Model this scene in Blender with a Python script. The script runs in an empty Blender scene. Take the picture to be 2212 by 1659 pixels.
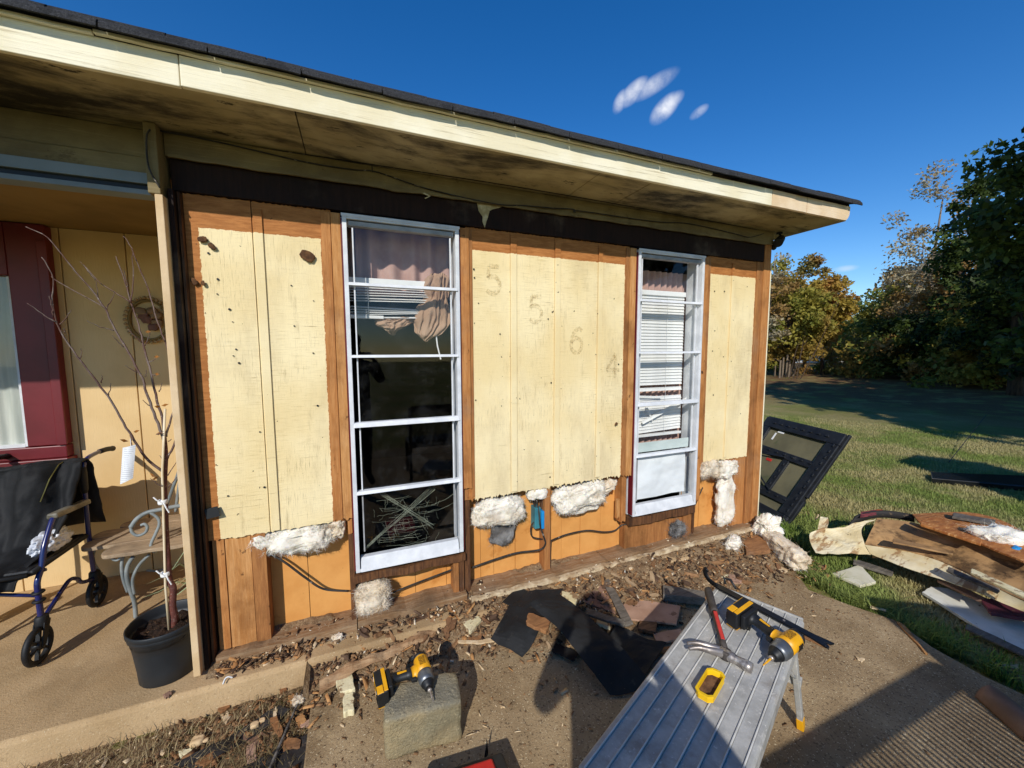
import bpy, bmesh, math, random
import numpy as np
from mathutils import Vector, Matrix, noise, Euler

SC = bpy.context.scene
COL = SC.collection
R = math.radians
random.seed(7)
RNG = np.random.default_rng(7)

# ---------------------------------------------------------------- camera, sky, sun, exposure
cam = bpy.data.cameras.new('camera')
cam.sensor_width = 36.0
cam.lens = 13.524
cam.clip_start = 0.05
cam.clip_end = 900
co = bpy.data.objects.new('camera', cam)
COL.objects.link(co)
co.location = (0, -2.3, 1.6)
co.rotation_mode = 'QUATERNION'
_th, _p, _r = R(22.0), R(5.0), R(-0.2)
_fw = Vector((math.sin(_th) * math.cos(_p), math.cos(_th) * math.cos(_p), -math.sin(_p)))
_rt = Vector((math.cos(_th), -math.sin(_th), 0))
_up = _rt.cross(_fw)
_rt, _up = _rt * math.cos(_r) + _up * math.sin(_r), _up * math.cos(_r) - _rt * math.sin(_r)
co.rotation_quaternion = Matrix((_rt, _up, -_fw)).transposed().to_quaternion()
SC.camera = co

SUN = Vector((.426, .723, -.544)).normalized()
w = bpy.data.worlds.new('World')
SC.world = w
w.use_nodes = True
wn, wl = w.node_tree.nodes, w.node_tree.links
sky = wn.new('ShaderNodeTexSky')
sky.sky_type = 'NISHITA'
sky.sun_disc = False
sky.sun_elevation = R(33)
sky.sun_rotation = R(210.5)
sky.air_density = 1.0
sky.dust_density = 0.0
sky.ozone_density = 3.5
hs = wn.new('ShaderNodeHueSaturation')
hs.inputs['Saturation'].default_value = 1.34
hs.inputs['Hue'].default_value = .508
hs.inputs['Value'].default_value = 1.0
wl.new(sky.outputs[0], hs.inputs['Color'])
# three small fair-weather clouds, fixed in the sky by direction
tc = wn.new('ShaderNodeTexCoord')
def wmath(op, a, b=None, clamp=False):
    n = wn.new('ShaderNodeMath'); n.operation = op; n.use_clamp = clamp
    for i, v in enumerate((a, b)):
        if v is None: continue
        if isinstance(v, (int, float)): n.inputs[i].default_value = v
        else: wl.new(v, n.inputs[i])
    return n.outputs[0]
wnz = wn.new('ShaderNodeTexNoise'); wnz.inputs['Scale'].default_value = 11; wnz.inputs['Detail'].default_value = 6
wnz.inputs['Roughness'].default_value = .62
wl.new(tc.outputs['Generated'], wnz.inputs['Vector'])
cl = None
def skydir(u, v):
    d = _fw * 831 + _rt * (u - 1106) + _up * (829.5 - v)
    return d.normalized()
for u, v, ru, rv, ang, amp in ((1412, 184, .052, .017, -20, .8), (1368, 200, .036, .018, -35, 1.0), (1340, 220, .024, .014, -60, .75), (1436, 235, .036, .020, -38, 1.15), (1454, 218, .024, .014, -30, .7), (1510, 242, .020, .010, -25, .6), (1827, 580, .022, .007, 0, .35)):
    d = skydir(u, v)
    e1 = Vector((d.y, -d.x, 0)).normalized(); e2 = e1.cross(d)
    ca, sa = math.cos(R(-ang)), math.sin(R(-ang))
    a1 = e1 * ca + e2 * sa; a2 = e2 * ca - e1 * sa
    q = None
    for ax, rad in ((a1, ru), (a2, rv)):
        dp = wn.new('ShaderNodeVectorMath'); dp.operation = 'DOT_PRODUCT'
        wl.new(tc.outputs['Generated'], dp.inputs[0]); dp.inputs[1].default_value = ax
        t = wmath('DIVIDE', dp.outputs['Value'], rad)
        t = wmath('POWER', wmath('ABSOLUTE', t), 2)
        q = t if q is None else wmath('ADD', q, t)
    dd = wn.new('ShaderNodeVectorMath'); dd.operation = 'DOT_PRODUCT'
    wl.new(tc.outputs['Generated'], dd.inputs[0]); dd.inputs[1].default_value = d
    m = wmath('POWER', wmath('SUBTRACT', 1.0, q, True), 1.3)
    m = wmath('MULTIPLY', m, wmath('GREATER_THAN', dd.outputs['Value'], 0))
    m = wmath('MULTIPLY', m, wmath('MULTIPLY_ADD', wnz.outputs[0], 2.6) if False else wmath('MULTIPLY', wmath('SUBTRACT', wnz.outputs[0], .30, True), 3.4 * amp), True)
    cl = m if cl is None else wmath('MAXIMUM', cl, m)
mx = wn.new('ShaderNodeMix'); mx.data_type = 'RGBA'
wl.new(cl, mx.inputs[0]); wl.new(hs.outputs[0], mx.inputs[6]); mx.inputs[7].default_value = (6.6, 6.8, 7.4, 1)
wl.new(mx.outputs[2], wn['Background'].inputs[0])
wn['Background'].inputs[1].default_value = 0.142

sl = bpy.data.lights.new('sun', 'SUN')
sl.energy = 4.2
sl.angle = R(0.53)
sl.color = (1.0, .96, .895)
so = bpy.data.objects.new('sun', sl)
COL.objects.link(so)
so.rotation_mode = 'QUATERNION'
so.rotation_quaternion = SUN.to_track_quat('-Z', 'Y')
so.location = (-6, -10, 8)

vs = SC.view_settings
vs.view_transform = 'Standard'
vs.look = 'None'
vs.exposure = 0.0
vs.gamma = 1.0
SC.cycles.max_bounces = 7
SC.cycles.transparent_max_bounces = 16

# ---------------------------------------------------------------- helpers
def lin(h):
    h = h.lstrip('#')
    v = [int(h[i:i + 2], 16) / 255 for i in (0, 2, 4)]
    return tuple(x / 12.92 if x <= .04045 else ((x + .055) / 1.055) ** 2.4 for x in v) + (1,)

class NT:
    def __init__(s, name):
        s.m = bpy.data.materials.new(name); s.m.use_nodes = True
        s.n, s.l = s.m.node_tree.nodes, s.m.node_tree.links
        s.b = s.n['Principled BSDF']; s.out = s.n['Material Output']
        s.tc = s.n.new('ShaderNodeTexCoord')
    def set(s, sock, v):
        if isinstance(v, bpy.types.NodeSocket): s.l.new(v, sock)
        else: sock.default_value = v
    def map(s, st=(1, 1, 1), coord='Object', rot=(0, 0, 0)):
        k = s.n.new('ShaderNodeMapping'); k.inputs['Scale'].default_value = st; k.inputs['Rotation'].default_value = rot
        s.l.new(s.tc.outputs[coord], k.inputs[0]); return k.outputs[0]
    def noise(s, sc, st=(1, 1, 1), det=6, ro=.55, vec=None, dist=0):
        k = s.n.new('ShaderNodeTexNoise'); k.inputs['Scale'].default_value = sc; k.inputs['Detail'].default_value = det
        k.inputs['Roughness'].default_value = ro; k.inputs['Distortion'].default_value = dist
        s.l.new(vec if vec is not None else s.map(st), k.inputs['Vector']); return k.outputs[0]
    def voro(s, sc, st=(1, 1, 1), feat='F1', out=0):
        k = s.n.new('ShaderNodeTexVoronoi'); k.feature = feat; k.inputs['Scale'].default_value = sc
        s.l.new(s.map(st), k.inputs['Vector']); return k.outputs[out]
    def math(s, op, a, b=0.0, clamp=False):
        k = s.n.new('ShaderNodeMath'); k.operation = op; k.use_clamp = clamp
        s.set(k.inputs[0], a); s.set(k.inputs[1], b); return k.outputs[0]
    def ss(s, v, lo, hi, a=0.0, b=1.0):
        k = s.n.new('ShaderNodeMapRange'); k.interpolation_type = 'SMOOTHSTEP'
        s.set(k.inputs[0], v); k.inputs[1].default_value = lo; k.inputs[2].default_value = hi
        k.inputs[3].default_value = a; k.inputs[4].default_value = b; return k.outputs[0]
    def mix(s, f, a, b, mode='MIX'):
        k = s.n.new('ShaderNodeMix'); k.data_type = 'RGBA'; k.blend_type = mode
        s.set(k.inputs[0], f); s.set(k.inputs[6], a); s.set(k.inputs[7], b); return k.outputs[2]
    def bump(s, h, st=.4, d=.01, nrm=None):
        k = s.n.new('ShaderNodeBump'); k.inputs['Strength'].default_value = st; k.inputs['Distance'].default_value = d
        s.set(k.inputs['Height'], h)
        if nrm is not None: s.l.new(nrm, k.inputs['Normal'])
        s.l.new(k.outputs[0], s.b.inputs['Normal']); return k.outputs[0]
    def fin(s, col, r=.8, metal=0, spec=.4):
        s.set(s.b.inputs['Base Color'], col); s.set(s.b.inputs['Roughness'], r)
        s.b.inputs['Metallic'].default_value = metal; s.b.inputs['Specular IOR Level'].default_value = spec
        return s.m

def mat(name, a, b=None, s=6, st=(1, 1, 1), r=.8, bump=0, bs=None, bst=None, spots=(), metal=0, spec=.35, lo=.35, hi=.65, bd=.006, coat=0, trans=0):
    t = NT(name); a = lin(a)
    colr = a
    if b: colr = t.mix(t.ss(t.noise(s, st), lo, hi), a, lin(b))
    for (c3, sc3, th, st3, amt) in spots:
        colr = t.mix(t.ss(t.noise(sc3, st3, 8, .65), th, th + .07, 0, amt), colr, lin(c3))
    if bump: t.bump(t.noise(bs or s * 4, bst or st, 8, .6), bump, bd)
    m = t.fin(colr, r, metal, spec)
    if coat: t.b.inputs['Coat Weight'].default_value = coat
    if trans:
        tr = t.n.new('ShaderNodeBsdfTranslucent'); t.set(tr.inputs[0], colr)
        ms = t.n.new('ShaderNodeMixShader'); ms.inputs[0].default_value = trans
        t.l.new(t.b.outputs[0], ms.inputs[1]); t.l.new(tr.outputs[0], ms.inputs[2]); t.l.new(ms.outputs[0], t.out.inputs[0])
    return m

class MB:
    def __init__(s): s.v = []; s.f = []
    def add(s, vs, fs):
        o = len(s.v); s.v += [tuple(p) for p in vs]; s.f += [tuple(i + o for i in f) for f in fs]; return s
    def box(s, x0, x1, y0, y1, z0, z1):
        return s.add([(x, y, z) for z in (z0, z1) for y in (y0, y1) for x in (x0, x1)],
                     [(0, 2, 3, 1), (4, 5, 7, 6), (0, 1, 5, 4), (2, 6, 7, 3), (0, 4, 6, 2), (1, 3, 7, 5)])
    def hexa(s, p8):   # bottom 4 (ccw), top 4
        return s.add(p8, [(3, 2, 1, 0), (4, 5, 6, 7), (0, 1, 5, 4), (1, 2, 6, 5), (2, 3, 7, 6), (3, 0, 4, 7)])
    def obox(s, c, ux, uy, uz):
        c, ux, uy, uz = map(Vector, (c, ux, uy, uz))
        return s.hexa([c + ux * a + uy * b + uz * d for d in (-1, 1) for a, b in ((-1, -1), (1, -1), (1, 1), (-1, 1))])
    def prism(s, poly, h):   # poly: 3-D points of one face, h: extrusion vector
        n = len(poly); h = Vector(h); p = [Vector(q) for q in poly]
        return s.add(p + [q + h for q in p], [tuple(range(n))[::-1], tuple(range(n, 2 * n))] + [(i, (i + 1) % n, n + (i + 1) % n, n + i) for i in range(n)])
    def tube(s, pts, r, n=8, cap=True, flat=None):
        pts = [Vector(p) for p in pts]; m = len(pts); rr = r if hasattr(r, '__len__') else [r] * m
        vs, fs = [], []; ref = None
        for i, p in enumerate(pts):
            t = (pts[min(i + 1, m - 1)] - pts[max(i - 1, 0)])
            t = t.normalized() if t.length > 1e-9 else Vector((0, 0, 1))
            if ref is None:
                ref = Vector((0, 0, 1)) if abs(t.z) < .9 else Vector((1, 0, 0))
            a = (ref - t * ref.dot(t))
            a = a.normalized() if a.length > 1e-6 else t.orthogonal().normalized()
            b = t.cross(a); ref = a
            k = 1 if flat is None else flat
            vs += [p + a * (rr[i] * math.cos(2 * math.pi * j / n)) + b * (rr[i] * k * math.sin(2 * math.pi * j / n)) for j in range(n)]
        for i in range(m - 1):
            fs += [(i * n + j, i * n + (j + 1) % n, (i + 1) * n + (j + 1) % n, (i + 1) * n + j) for j in range(n)]
        if cap: fs += [tuple(range(n))[::-1], tuple(range((m - 1) * n, m * n))]
        return s.add(vs, fs)
    def lathe(s, prof, c=(0, 0, 0), n=24, ax=(0, 0, 1), rib=None):
        ax = Vector(ax).normalized(); e1 = ax.orthogonal().normalized() if abs(ax.z) < .99 else Vector((1, 0, 0)); e2 = ax.cross(e1); c = Vector(c)
        vs, fs = [], []
        for (r, h) in prof:
            for j in range(n):
                q = r * (rib(j) if rib else 1)
                vs.append(c + ax * h + e1 * (q * math.cos(2 * math.pi * j / n)) + e2 * (q * math.sin(2 * math.pi * j / n)))
        for i in range(len(prof) - 1):
            fs += [(i * n + j, i * n + (j + 1) % n, (i + 1) * n + (j + 1) % n, (i + 1) * n + j) for j in range(n)]
        fs += [tuple(range(n))[::-1], tuple(range((len(prof) - 1) * n, len(prof) * n))]
        return s.add(vs, fs)
    def grid(s, fn, nu, nv):
        o = [fn(i / nu, j / nv) for j in range(nv + 1) for i in range(nu + 1)]
        return s.add(o, [(j * (nu + 1) + i, j * (nu + 1) + i + 1, (j + 1) * (nu + 1) + i + 1, (j + 1) * (nu + 1) + i) for j in range(nv) for i in range(nu)])
    def build(s, name, m, parent=None, smooth=False, bevel=0, local=False, seg=2, solid=0, auto=None, off=-1):
        me = bpy.data.meshes.new(name); me.from_pydata(s.v, [], s.f); me.update()
        return link(name, me, m, parent, smooth, bevel, local, seg, solid, off)

def link(name, me, m, parent=None, smooth=False, bevel=0, local=False, seg=2, solid=0, off=-1):
    if m is not None: me.materials.append(m)
    if smooth: me.polygons.foreach_set('use_smooth', [True] * len(me.polygons))
    o = bpy.data.objects.new(name, me); COL.objects.link(o)
    if parent is not None:
        o.parent = parent
        if not local: o.matrix_parent_inverse = WM[parent.name].inverted()
    WM[o.name] = Matrix()
    if solid:
        k = o.modifiers.new('t', 'SOLIDIFY'); k.thickness = solid; k.offset = off
    if bevel:
        k = o.modifiers.new('b', 'BEVEL'); k.width = bevel; k.segments = seg; k.limit_method = 'ANGLE'; k.angle_limit = R(40)
        if smooth is False: pass
    return o
WM = {}
def tag(o, label, cat, group=None, kind=None):
    if label: o['label'] = label
    if cat: o['category'] = cat
    if group: o['group'] = group
    if kind: o['kind'] = kind
    return o
def thing(name, label, cat, loc=(0, 0, 0), rot=(0, 0, 0), group=None):
    o = bpy.data.objects.new(name, None); COL.objects.link(o); o.empty_display_size = .1
    o.location = loc; o.rotation_euler = rot
    WM[o.name] = Matrix.Translation(loc) @ Euler(rot).to_matrix().to_4x4()
    return tag(o, label, cat, group)
def structure(o): o['kind'] = 'structure'; return o
def npmesh(name, v, f, m, parent=None, smooth=False, k=4):
    me = bpy.data.meshes.new(name); nf = len(f)
    me.vertices.add(len(v)); me.vertices.foreach_set('co', np.asarray(v, np.float32).ravel())
    me.loops.add(nf * k); me.loops.foreach_set('vertex_index', np.asarray(f, np.int32).ravel())
    me.polygons.add(nf); me.polygons.foreach_set('loop_start', np.arange(0, nf * k, k, dtype=np.int32))
    me.update(calc_edges=True); me.validate()
    return link(name, me, m, parent, smooth)
def fbm(x, y, z, sc=1.0, o=4):
    return noise.fractal(Vector((x * sc, y * sc, z * sc)), 1.0, 2.0, o)
def lump(name, c, size, m, parent=None, amp=.25, sc=6, seed=0, sub=4, rot=0, flat_back=False, tilt=(0, 0)):
    bm = bmesh.new(); bmesh.ops.create_icosphere(bm, subdivisions=sub, radius=1)
    rm = Euler((tilt[0], tilt[1], rot)).to_matrix()
    for v in bm.verts:
        p = v.co.copy()
        q = Vector([math.copysign(abs(t) ** .6, t) for t in p])
        q = Vector((q.x * size[0], q.y * size[1], q.z * size[2]))
        d = fbm(q.x + seed * 3.1, q.y, q.z + seed, sc, 5)
        e = abs(fbm(q.x - seed, q.y + 5, q.z, sc * 2.7, 4))
        q += p.normalized() * (d * amp * min(size) * 1.6 - e * amp * min(size) * 1.1)
        v.co = Vector(c) + rm @ q
    me = bpy.data.meshes.new(name); bm.to_mesh(me); bm.free()
    return link(name, me, m, parent, True)
# ---------------------------------------------------------------- materials of the house
def wood(name, a, b, dark='#4a2a14', st=(9, 9, .7), r=.75, knots=True, bump=.35):
    t = NT(name)
    g = t.noise(7, st, 8, .65, dist=.4)
    c = t.mix(t.ss(g, .32, .68), lin(a), lin(b))
    c = t.mix(t.ss(t.noise(4.5, (1, 1, .7), 7, .65), .47, .70, 0, .7), c, lin(dark))
    c = t.mix(t.ss(t.noise(2.1, (1, 1, 1), 6, .6), .54, .72, 0, .35), c, lin('#8f7f6c'))
    if knots: c = t.mix(t.ss(t.noise(26, (1, 1, .6), 3, .7), .66, .74, 0, .75), c, lin('#2c1a10'))
    fine = t.noise(60, (st[0] * .4, st[1] * .4, st[2] * .4), 6, .7)
    c = t.mix(t.ss(fine, .35, .7, .0, .3), c, lin(dark))
    t.bump(t.math('ADD', fine, g), bump, .003)
    return t.fin(c, r, 0, .25)
W_OR = wood('bare_orange_wood', '#c48a52', '#ad703a', '#815028')
W_OR2 = wood('bare_red_wood', '#b27a46', '#946036', '#64401f')
W_PALE = wood('pale_wood', '#cf9a62', '#b97f45', '#84542a')
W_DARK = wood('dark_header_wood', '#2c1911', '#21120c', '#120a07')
W_ROT = wood('rotten_wood', '#7a5232', '#4b3020', '#21140c', bump=.9)
W_GREY = wood('weathered_plate', '#a08668', '#86623f', '#5a4632', st=(.8, 9, 9), bump=.8)
M_HARD = mat('tan_hardboard', '#d99c55', '#cc8d48', 5, r=.7, bump=.12, bs=60, spots=[('#b5722f', 4, .58, (1, 1, 1), .6), ('#6b4420', 55, .68, (1, 1, 1), .55)])

def side_mat(name, x0, x1, z0, z1, plain=False):
    t = NT(name)
    k = t.n.new('ShaderNodeSeparateXYZ'); t.l.new(t.tc.outputs['Object'], k.inputs[0])
    wob = t.math('MULTIPLY', t.math('SUBTRACT', t.noise(34, (1, 1, 1), 6, .7), .5), .022)
    wob2 = t.math('MULTIPLY', t.math('SUBTRACT', t.noise(6, (1, 1, 1), 3, .5), .5), .008)
    wb = t.math('ADD', wob, wob2)
    d = t.math('MINIMUM', t.math('MINIMUM', t.math('SUBTRACT', k.outputs[0], x0), t.math('SUBTRACT', x1, k.outputs[0])),
               t.math('MINIMUM', t.math('SUBTRACT', k.outputs[2], z0), t.math('SUBTRACT', z1, k.outputs[2])))
    mask = t.ss(t.math('ADD', d, wb), -.001, .0015)
    saw = t.noise(26, (.35, 1, 9), 8, .72)
    ver = t.noise(30, (7, 1, .35), 8, .72)
    crk = t.ss(t.noise(11, (.25, 1, 11), 6, .75), .62, .68)
    crv = t.ss(t.noise(10, (11, 1, .5), 6, .75), .645, .70)
    brushed = t.ss(t.noise(2.2, (1, 1, 1), 4), .44, .62)
    patch = t.ss(t.noise(1.9, (1, 1, .7), 5, .6), .38, .62, .15, 1.0)
    paint = t.mix(t.ss(t.noise(1.7, (1, 1, 1), 4), .35, .65), lin('#f2e0b2'), lin('#e7d09b'))
    dirt = t.math('MULTIPLY', t.ss(ver, .52, .68), t.math('ADD', t.math('MULTIPLY', brushed, .65), .12))
    if plain: dirt = 0.04
    paint = t.mix(dirt, paint, lin('#8f7a54'))
    paint = t.mix(t.math('MULTIPLY', patch, t.math('MULTIPLY', t.ss(saw, .50, .70), .15 if plain else .7)), paint, lin('#b2985f'))
    paint = t.mix(t.math('MULTIPLY', patch, t.math('MULTIPLY', crk, .25 if plain else .8)), paint, lin('#8a6c42'))
    paint = t.mix(t.math('MULTIPLY', crv, t.math('MULTIPLY', brushed, .5)), paint, lin('#8a6c42'))
    grime = t.ss(t.noise(1.3, (1.6, 1, .6), 7, .7), .46, .68, 0, .1 if plain else .42)
    paint = t.mix(grime, paint, lin('#b7a27a'))
    paint = t.mix(t.math('MULTIPLY', t.ss(t.noise(5, (3, 1, .5), 8, .75), .55, .7), .1 if plain else .4), paint, lin('#9a8560'))
    # worn bottom edge: bare fibres showing through
    low = t.ss(k.outputs[2], z0 + .22, z0, 0, 1)
    wear = t.math('MULTIPLY', low, t.ss(t.noise(22, (6, 1, .6), 6, .7), .52, .6))
    paint = t.mix(wear, paint, lin('#a9743f'))
    paint = t.mix(t.ss(t.noise(40, (1, 1, 1), 2, .5), .735, .75), paint, lin('#3a2c1c'))
    g = t.noise(7, (1.2, 9, 7), 8, .65, dist=.5)
    wd = t.mix(t.ss(g, .35, .65), lin('#b87a42'), lin('#9c6230'))
    wd = t.mix(t.ss(t.noise(30, (.5, 1, 8), 6, .7), .5, .75, 0, .6), wd, lin('#74401c'))
    wd = t.mix(t.ss(t.noise(20, (1, 1, 1), 4, .7), .66, .72, 0, .8), wd, lin('#38231a'))
    h = t.math('ADD', t.math('MULTIPLY', saw, .8), t.math('ADD', t.math('MULTIPLY', ver, .5), t.math('ADD', t.math('MULTIPLY', mask, .25), t.math('MULTIPLY', crk, -.6))))
    t.bump(h, .55, .004)
    return t.fin(t.mix(mask, wd, paint), .72, 0, .25)

def trim_mat(name, base='#efe0b4', b='#e2cf9c', dirt=0.0, drt='#3c2d1a'):
    t = NT(name)
    c = t.mix(t.ss(t.noise(2.5, (1, 1, 1), 5), .4, .6), lin(base), lin(b))
    g = t.noise(14, (.22, 5, 9), 8, .72)
    c = t.mix(t.ss(g, .55, .66, 0, .55), c, lin('#9c8a66'))
    if dirt:
        dn = t.noise(1.6, (.7, 2.2, 1), 9, .68, dist=.3)
        c = t.mix(t.ss(dn, .43, .63, 0, dirt), c, lin(drt))
        c = t.mix(t.ss(t.noise(9, (.6, 1.5, 1), 8, .75), .58, .66, 0, dirt), c, lin(drt))
    t.bump(g, .5, .005)
    return t.fin(c, .7, 0, .3)
M_FASC = trim_mat('cream_fascia_paint', '#f0e7cb', '#e6dab8')
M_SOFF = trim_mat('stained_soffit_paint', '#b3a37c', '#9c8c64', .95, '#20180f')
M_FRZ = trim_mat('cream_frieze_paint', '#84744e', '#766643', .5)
M_PORCH = mat('porch_wall_paint', '#dabb88', '#d0b07c', 3, r=.7, bump=.4, bs=14, bst=(9, 9, 1.0), bd=.004)
M_PCEIL = mat('porch_ceiling_paint', '#8f7342', '#7d6438', 3, r=.8, bump=.15, bs=40)
M_BEAM = mat('grey_blue_beam_paint', '#7e8688', '#70787a', 4, r=.6)
M_BLK = mat('black_track', '#0b0d10', '#14171a', 6, r=.5)
M_RED = mat('maroon_paint', '#6b1a21', '#5e151b', 4, r=.45, spec=.5, bump=.1, bs=30)
M_WHT = mat('worn_white_frame_paint', '#dcddde', '#c8cacc', 9, r=.5, spec=.5, spots=[('#6d6a66', 26, .66, (1, 1, 1), .5)], bump=.2, bs=60)
M_ALU = mat('dull_aluminium', '#a5a6a6', '#8b8c8c', 12, r=.6, spec=.25)
M_SHIN = mat('asphalt_shingle', '#3d3d3f', '#2b2b2d', 180, r=.95, bump=.9, bs=260, spots=[('#5a5a5c', 240, .58, (1, 1, 1), .8), ('#222224', 6, .55, (1, 1, 1), .5)], spec=.2)
M_DRK = mat('dark_room', '#231f1c', '#1b1816', 2, r=.9)
M_CARPET = mat('room_floor', '#2b251f', '#201b17', 3, r=.95)

def glass_mat(name, dust=.05, tint=(1, 1, 1, 1), tcol=(.96, .97, .96, 1)):
    t = NT(name); t.n.remove(t.b)
    tr = t.n.new('ShaderNodeBsdfTransparent'); tr.inputs[0].default_value = tcol
    gl = t.n.new('ShaderNodeBsdfGlossy'); gl.inputs['Roughness'].default_value = .02
    fr = t.n.new('ShaderNodeLayerWeight'); fr.inputs[0].default_value = .5
    m1 = t.n.new('ShaderNodeMixShader'); t.l.new(t.math('ADD', t.math('MULTIPLY', t.math('POWER', fr.outputs['Facing'], 5.0), .9), .045), m1.inputs[0])
    t.l.new(tr.outputs[0], m1.inputs[1]); t.l.new(gl.outputs[0], m1.inputs[2])
    df = t.n.new('ShaderNodeBsdfDiffuse'); df.inputs[0].default_value = (.7, .7, .68, 1)
    dn = t.math('ADD', t.math('MULTIPLY', t.ss(t.noise(7, (1, 1, 1), 8, .7), .45, .75), dust), t.math('MULTIPLY', t.ss(t.noise(60, (1, 1, 1), 3, .6), .72, .76), dust * 4))
    m2 = t.n.new('ShaderNodeMixShader'); t.l.new(dn, m2.inputs[0]); t.l.new(m1.outputs[0], m2.inputs[1]); t.l.new(df.outputs[0], m2.inputs[2])
    t.l.new(m2.outputs[0], t.out.inputs[0]); return t.m
M_GLASS = glass_mat('dusty_window_glass', .02)

# ---------------------------------------------------------------- ground
def lawn_mat():
    t = NT('autumn_lawn')
    a = t.mix(t.ss(t.noise(.55, (1, 1, 1), 5, .6), .42, .6), lin('#ab9c6c'), lin('#858c4c'))
    a = t.mix(t.ss(t.noise(26, (1, 1, 1), 6, .75), .35, .7), a, lin('#85823f'))
    a = t.mix(t.ss(t.noise(60, (1, 1, 1), 4, .75), .52, .72, 0, .6), a, lin('#b3a06c'))
    k = t.n.new('ShaderNodeSeparateXYZ'); t.l.new(t.tc.outputs['Object'], k.inputs[0])
    # fallen leaves under the wood edge, tinted darker to deepen the lawn shade
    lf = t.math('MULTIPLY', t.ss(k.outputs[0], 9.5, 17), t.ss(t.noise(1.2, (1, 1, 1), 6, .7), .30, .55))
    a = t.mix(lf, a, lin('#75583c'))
    t.bump(t.noise(45, (1, 1, 1), 6, .8), .9, .04)
    return t.fin(a, .95, 0, .1)
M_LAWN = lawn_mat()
def ground_fn(u, v):
    x = -60 + 190 * u ** 1.0; y = -60 + 190 * v
    return (x, y, -.13 + (.35 * max(0, min(1, (x - 16) / 14)) if x > 16 else 0) - .0)
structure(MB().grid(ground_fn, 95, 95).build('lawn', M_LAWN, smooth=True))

def conc_mat(name, a, b, specks, grit=.7, stain='#6d5638'):
    t = NT(name)
    c = t.mix(t.ss(t.noise(2.2, (1, 1, 1), 6, .6), .35, .65), lin(a), lin(b))
    c = t.mix(t.ss(t.noise(.9, (1, 1, 1), 6, .65), .48, .66, 0, .55), c, lin(stain))
    c = t.mix(t.ss(t.noise(95, (1, 1, 1), 3, .6), .56, .66, 0, grit), c, lin(specks))
    c = t.mix(t.ss(t.noise(130, (1, 1, 1), 2, .6), .64, .7, 0, grit), c, lin('#e2d2ae'))
    c = t.mix(t.ss(t.noise(5, (1, 1, 1), 9, .75), .56, .72, 0, .45), c, lin('#cdb48a'))
    t.bump(t.noise(110, (1, 1, 1), 5, .7), .7, .006)
    return t.fin(c, .9, 0, .2)
M_PAD = conc_mat('gritty_pad_concrete', '#a8916f', '#8d7759', '#564534', .8)
M_SLAB = conc_mat('smooth_porch_concrete', '#bda078', '#a88b64', '#8c7352', .4, '#877052')
pad = MB()
edge = [(-.262, -.19), (-.225, -4.5), (3.02, -4.5)] + [(2.98 + .07 * math.sin(i * 1.7) + .04 * math.sin(i * 4.1), -4.3 + i * .2) for i in range(22)]
pad.prism([(x, y, -.2) for x, y in edge], (0, 0, .12))
structure(pad.build('concrete_pad', M_PAD, bevel=.008))
slab = MB().prism([(-7, -.16, 0), (-7, -.178, -.016), (-7, -.195, -.2), (-7, 7.5, -.2), (-7, 7.5, 0)], (10.28, 0, 0))
structure(slab.build('porch_slab', M_SLAB, bevel=.004))

def dirt_mat():
    t = NT('rotted_debris_dirt')
    c = t.mix(t.ss(t.noise(9, (1, 1, 1), 8, .7), .35, .65), lin('#a88c6a'), lin('#80674c'))
    c = t.mix(t.ss(t.noise(38, (1, 1, 1), 6, .7), .5, .64, 0, .7), c, lin('#c4a884'))
    c = t.mix(t.ss(t.noise(75, (1, 1, 1), 4, .7), .57, .66, 0, .6), c, lin('#3f2b1c'))
    c = t.mix(t.ss(t.noise(62, (1.4, 1, 1), 3, .7), .63, .69, 0, .8), c, lin('#cdb08a'))
    t.bump(t.noise(48, (1, 1, 1), 8, .75), 1.0, .03)
    return t.fin(c, .95, 0, .1)
M_DIRT = dirt_mat()
def dirt_h(x, y):
    yr = -.30 - .10 * math.sin(x * 1.3 + .5) - .22 * max(0, min(1, (x - .5) / .8)) - .12 * max(0, min(1, (x - 1.6)))
    if x < -.3: yr = -.13 + .0 * x
    t = max(0, min(1, (y - yr) / (.06 - yr)))
    base = -.1 + .145 * t ** .8
    if x < -.28: base = -.004 + .05 * max(0, (y + .13) / .2)
    n = fbm(x, y, 0, 5, 5) * .03 + fbm(x, y, 3, 19, 4) * .014
    if y < yr: return -.14
    if x < -.28: n = n * .45
    if x > 3.2: base -= (x - 3.2) * .35
    return base + n * (.35 + .65 * t)
structure(MB().grid(lambda u, v: (lambda x, y: (x, y, dirt_h(x, y)))(-.74 + 4.3 * u, -.78 + .88 * v), 260, 66).build('dirt_strip', M_DIRT, smooth=True))

structure(MB().grid(lambda u, v: (lambda x, y: (x, y, -.124 + .012 * fbm(x, y, 2, 7, 4)))(-2.0 + 1.735 * u, -1.6 + 1.412 * v), 90, 80).build('bare_soil', M_DIRT, smooth=True))
# ---------------------------------------------------------------- the house
H = thing('house', 'cream single storey house with its lower siding torn away', 'house', (1.3, 0, 0))
def hb(name, m, *b, bevel=.002, parent=None):
    return MB().box(*b).build(name, m, parent or H, bevel=bevel)

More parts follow.
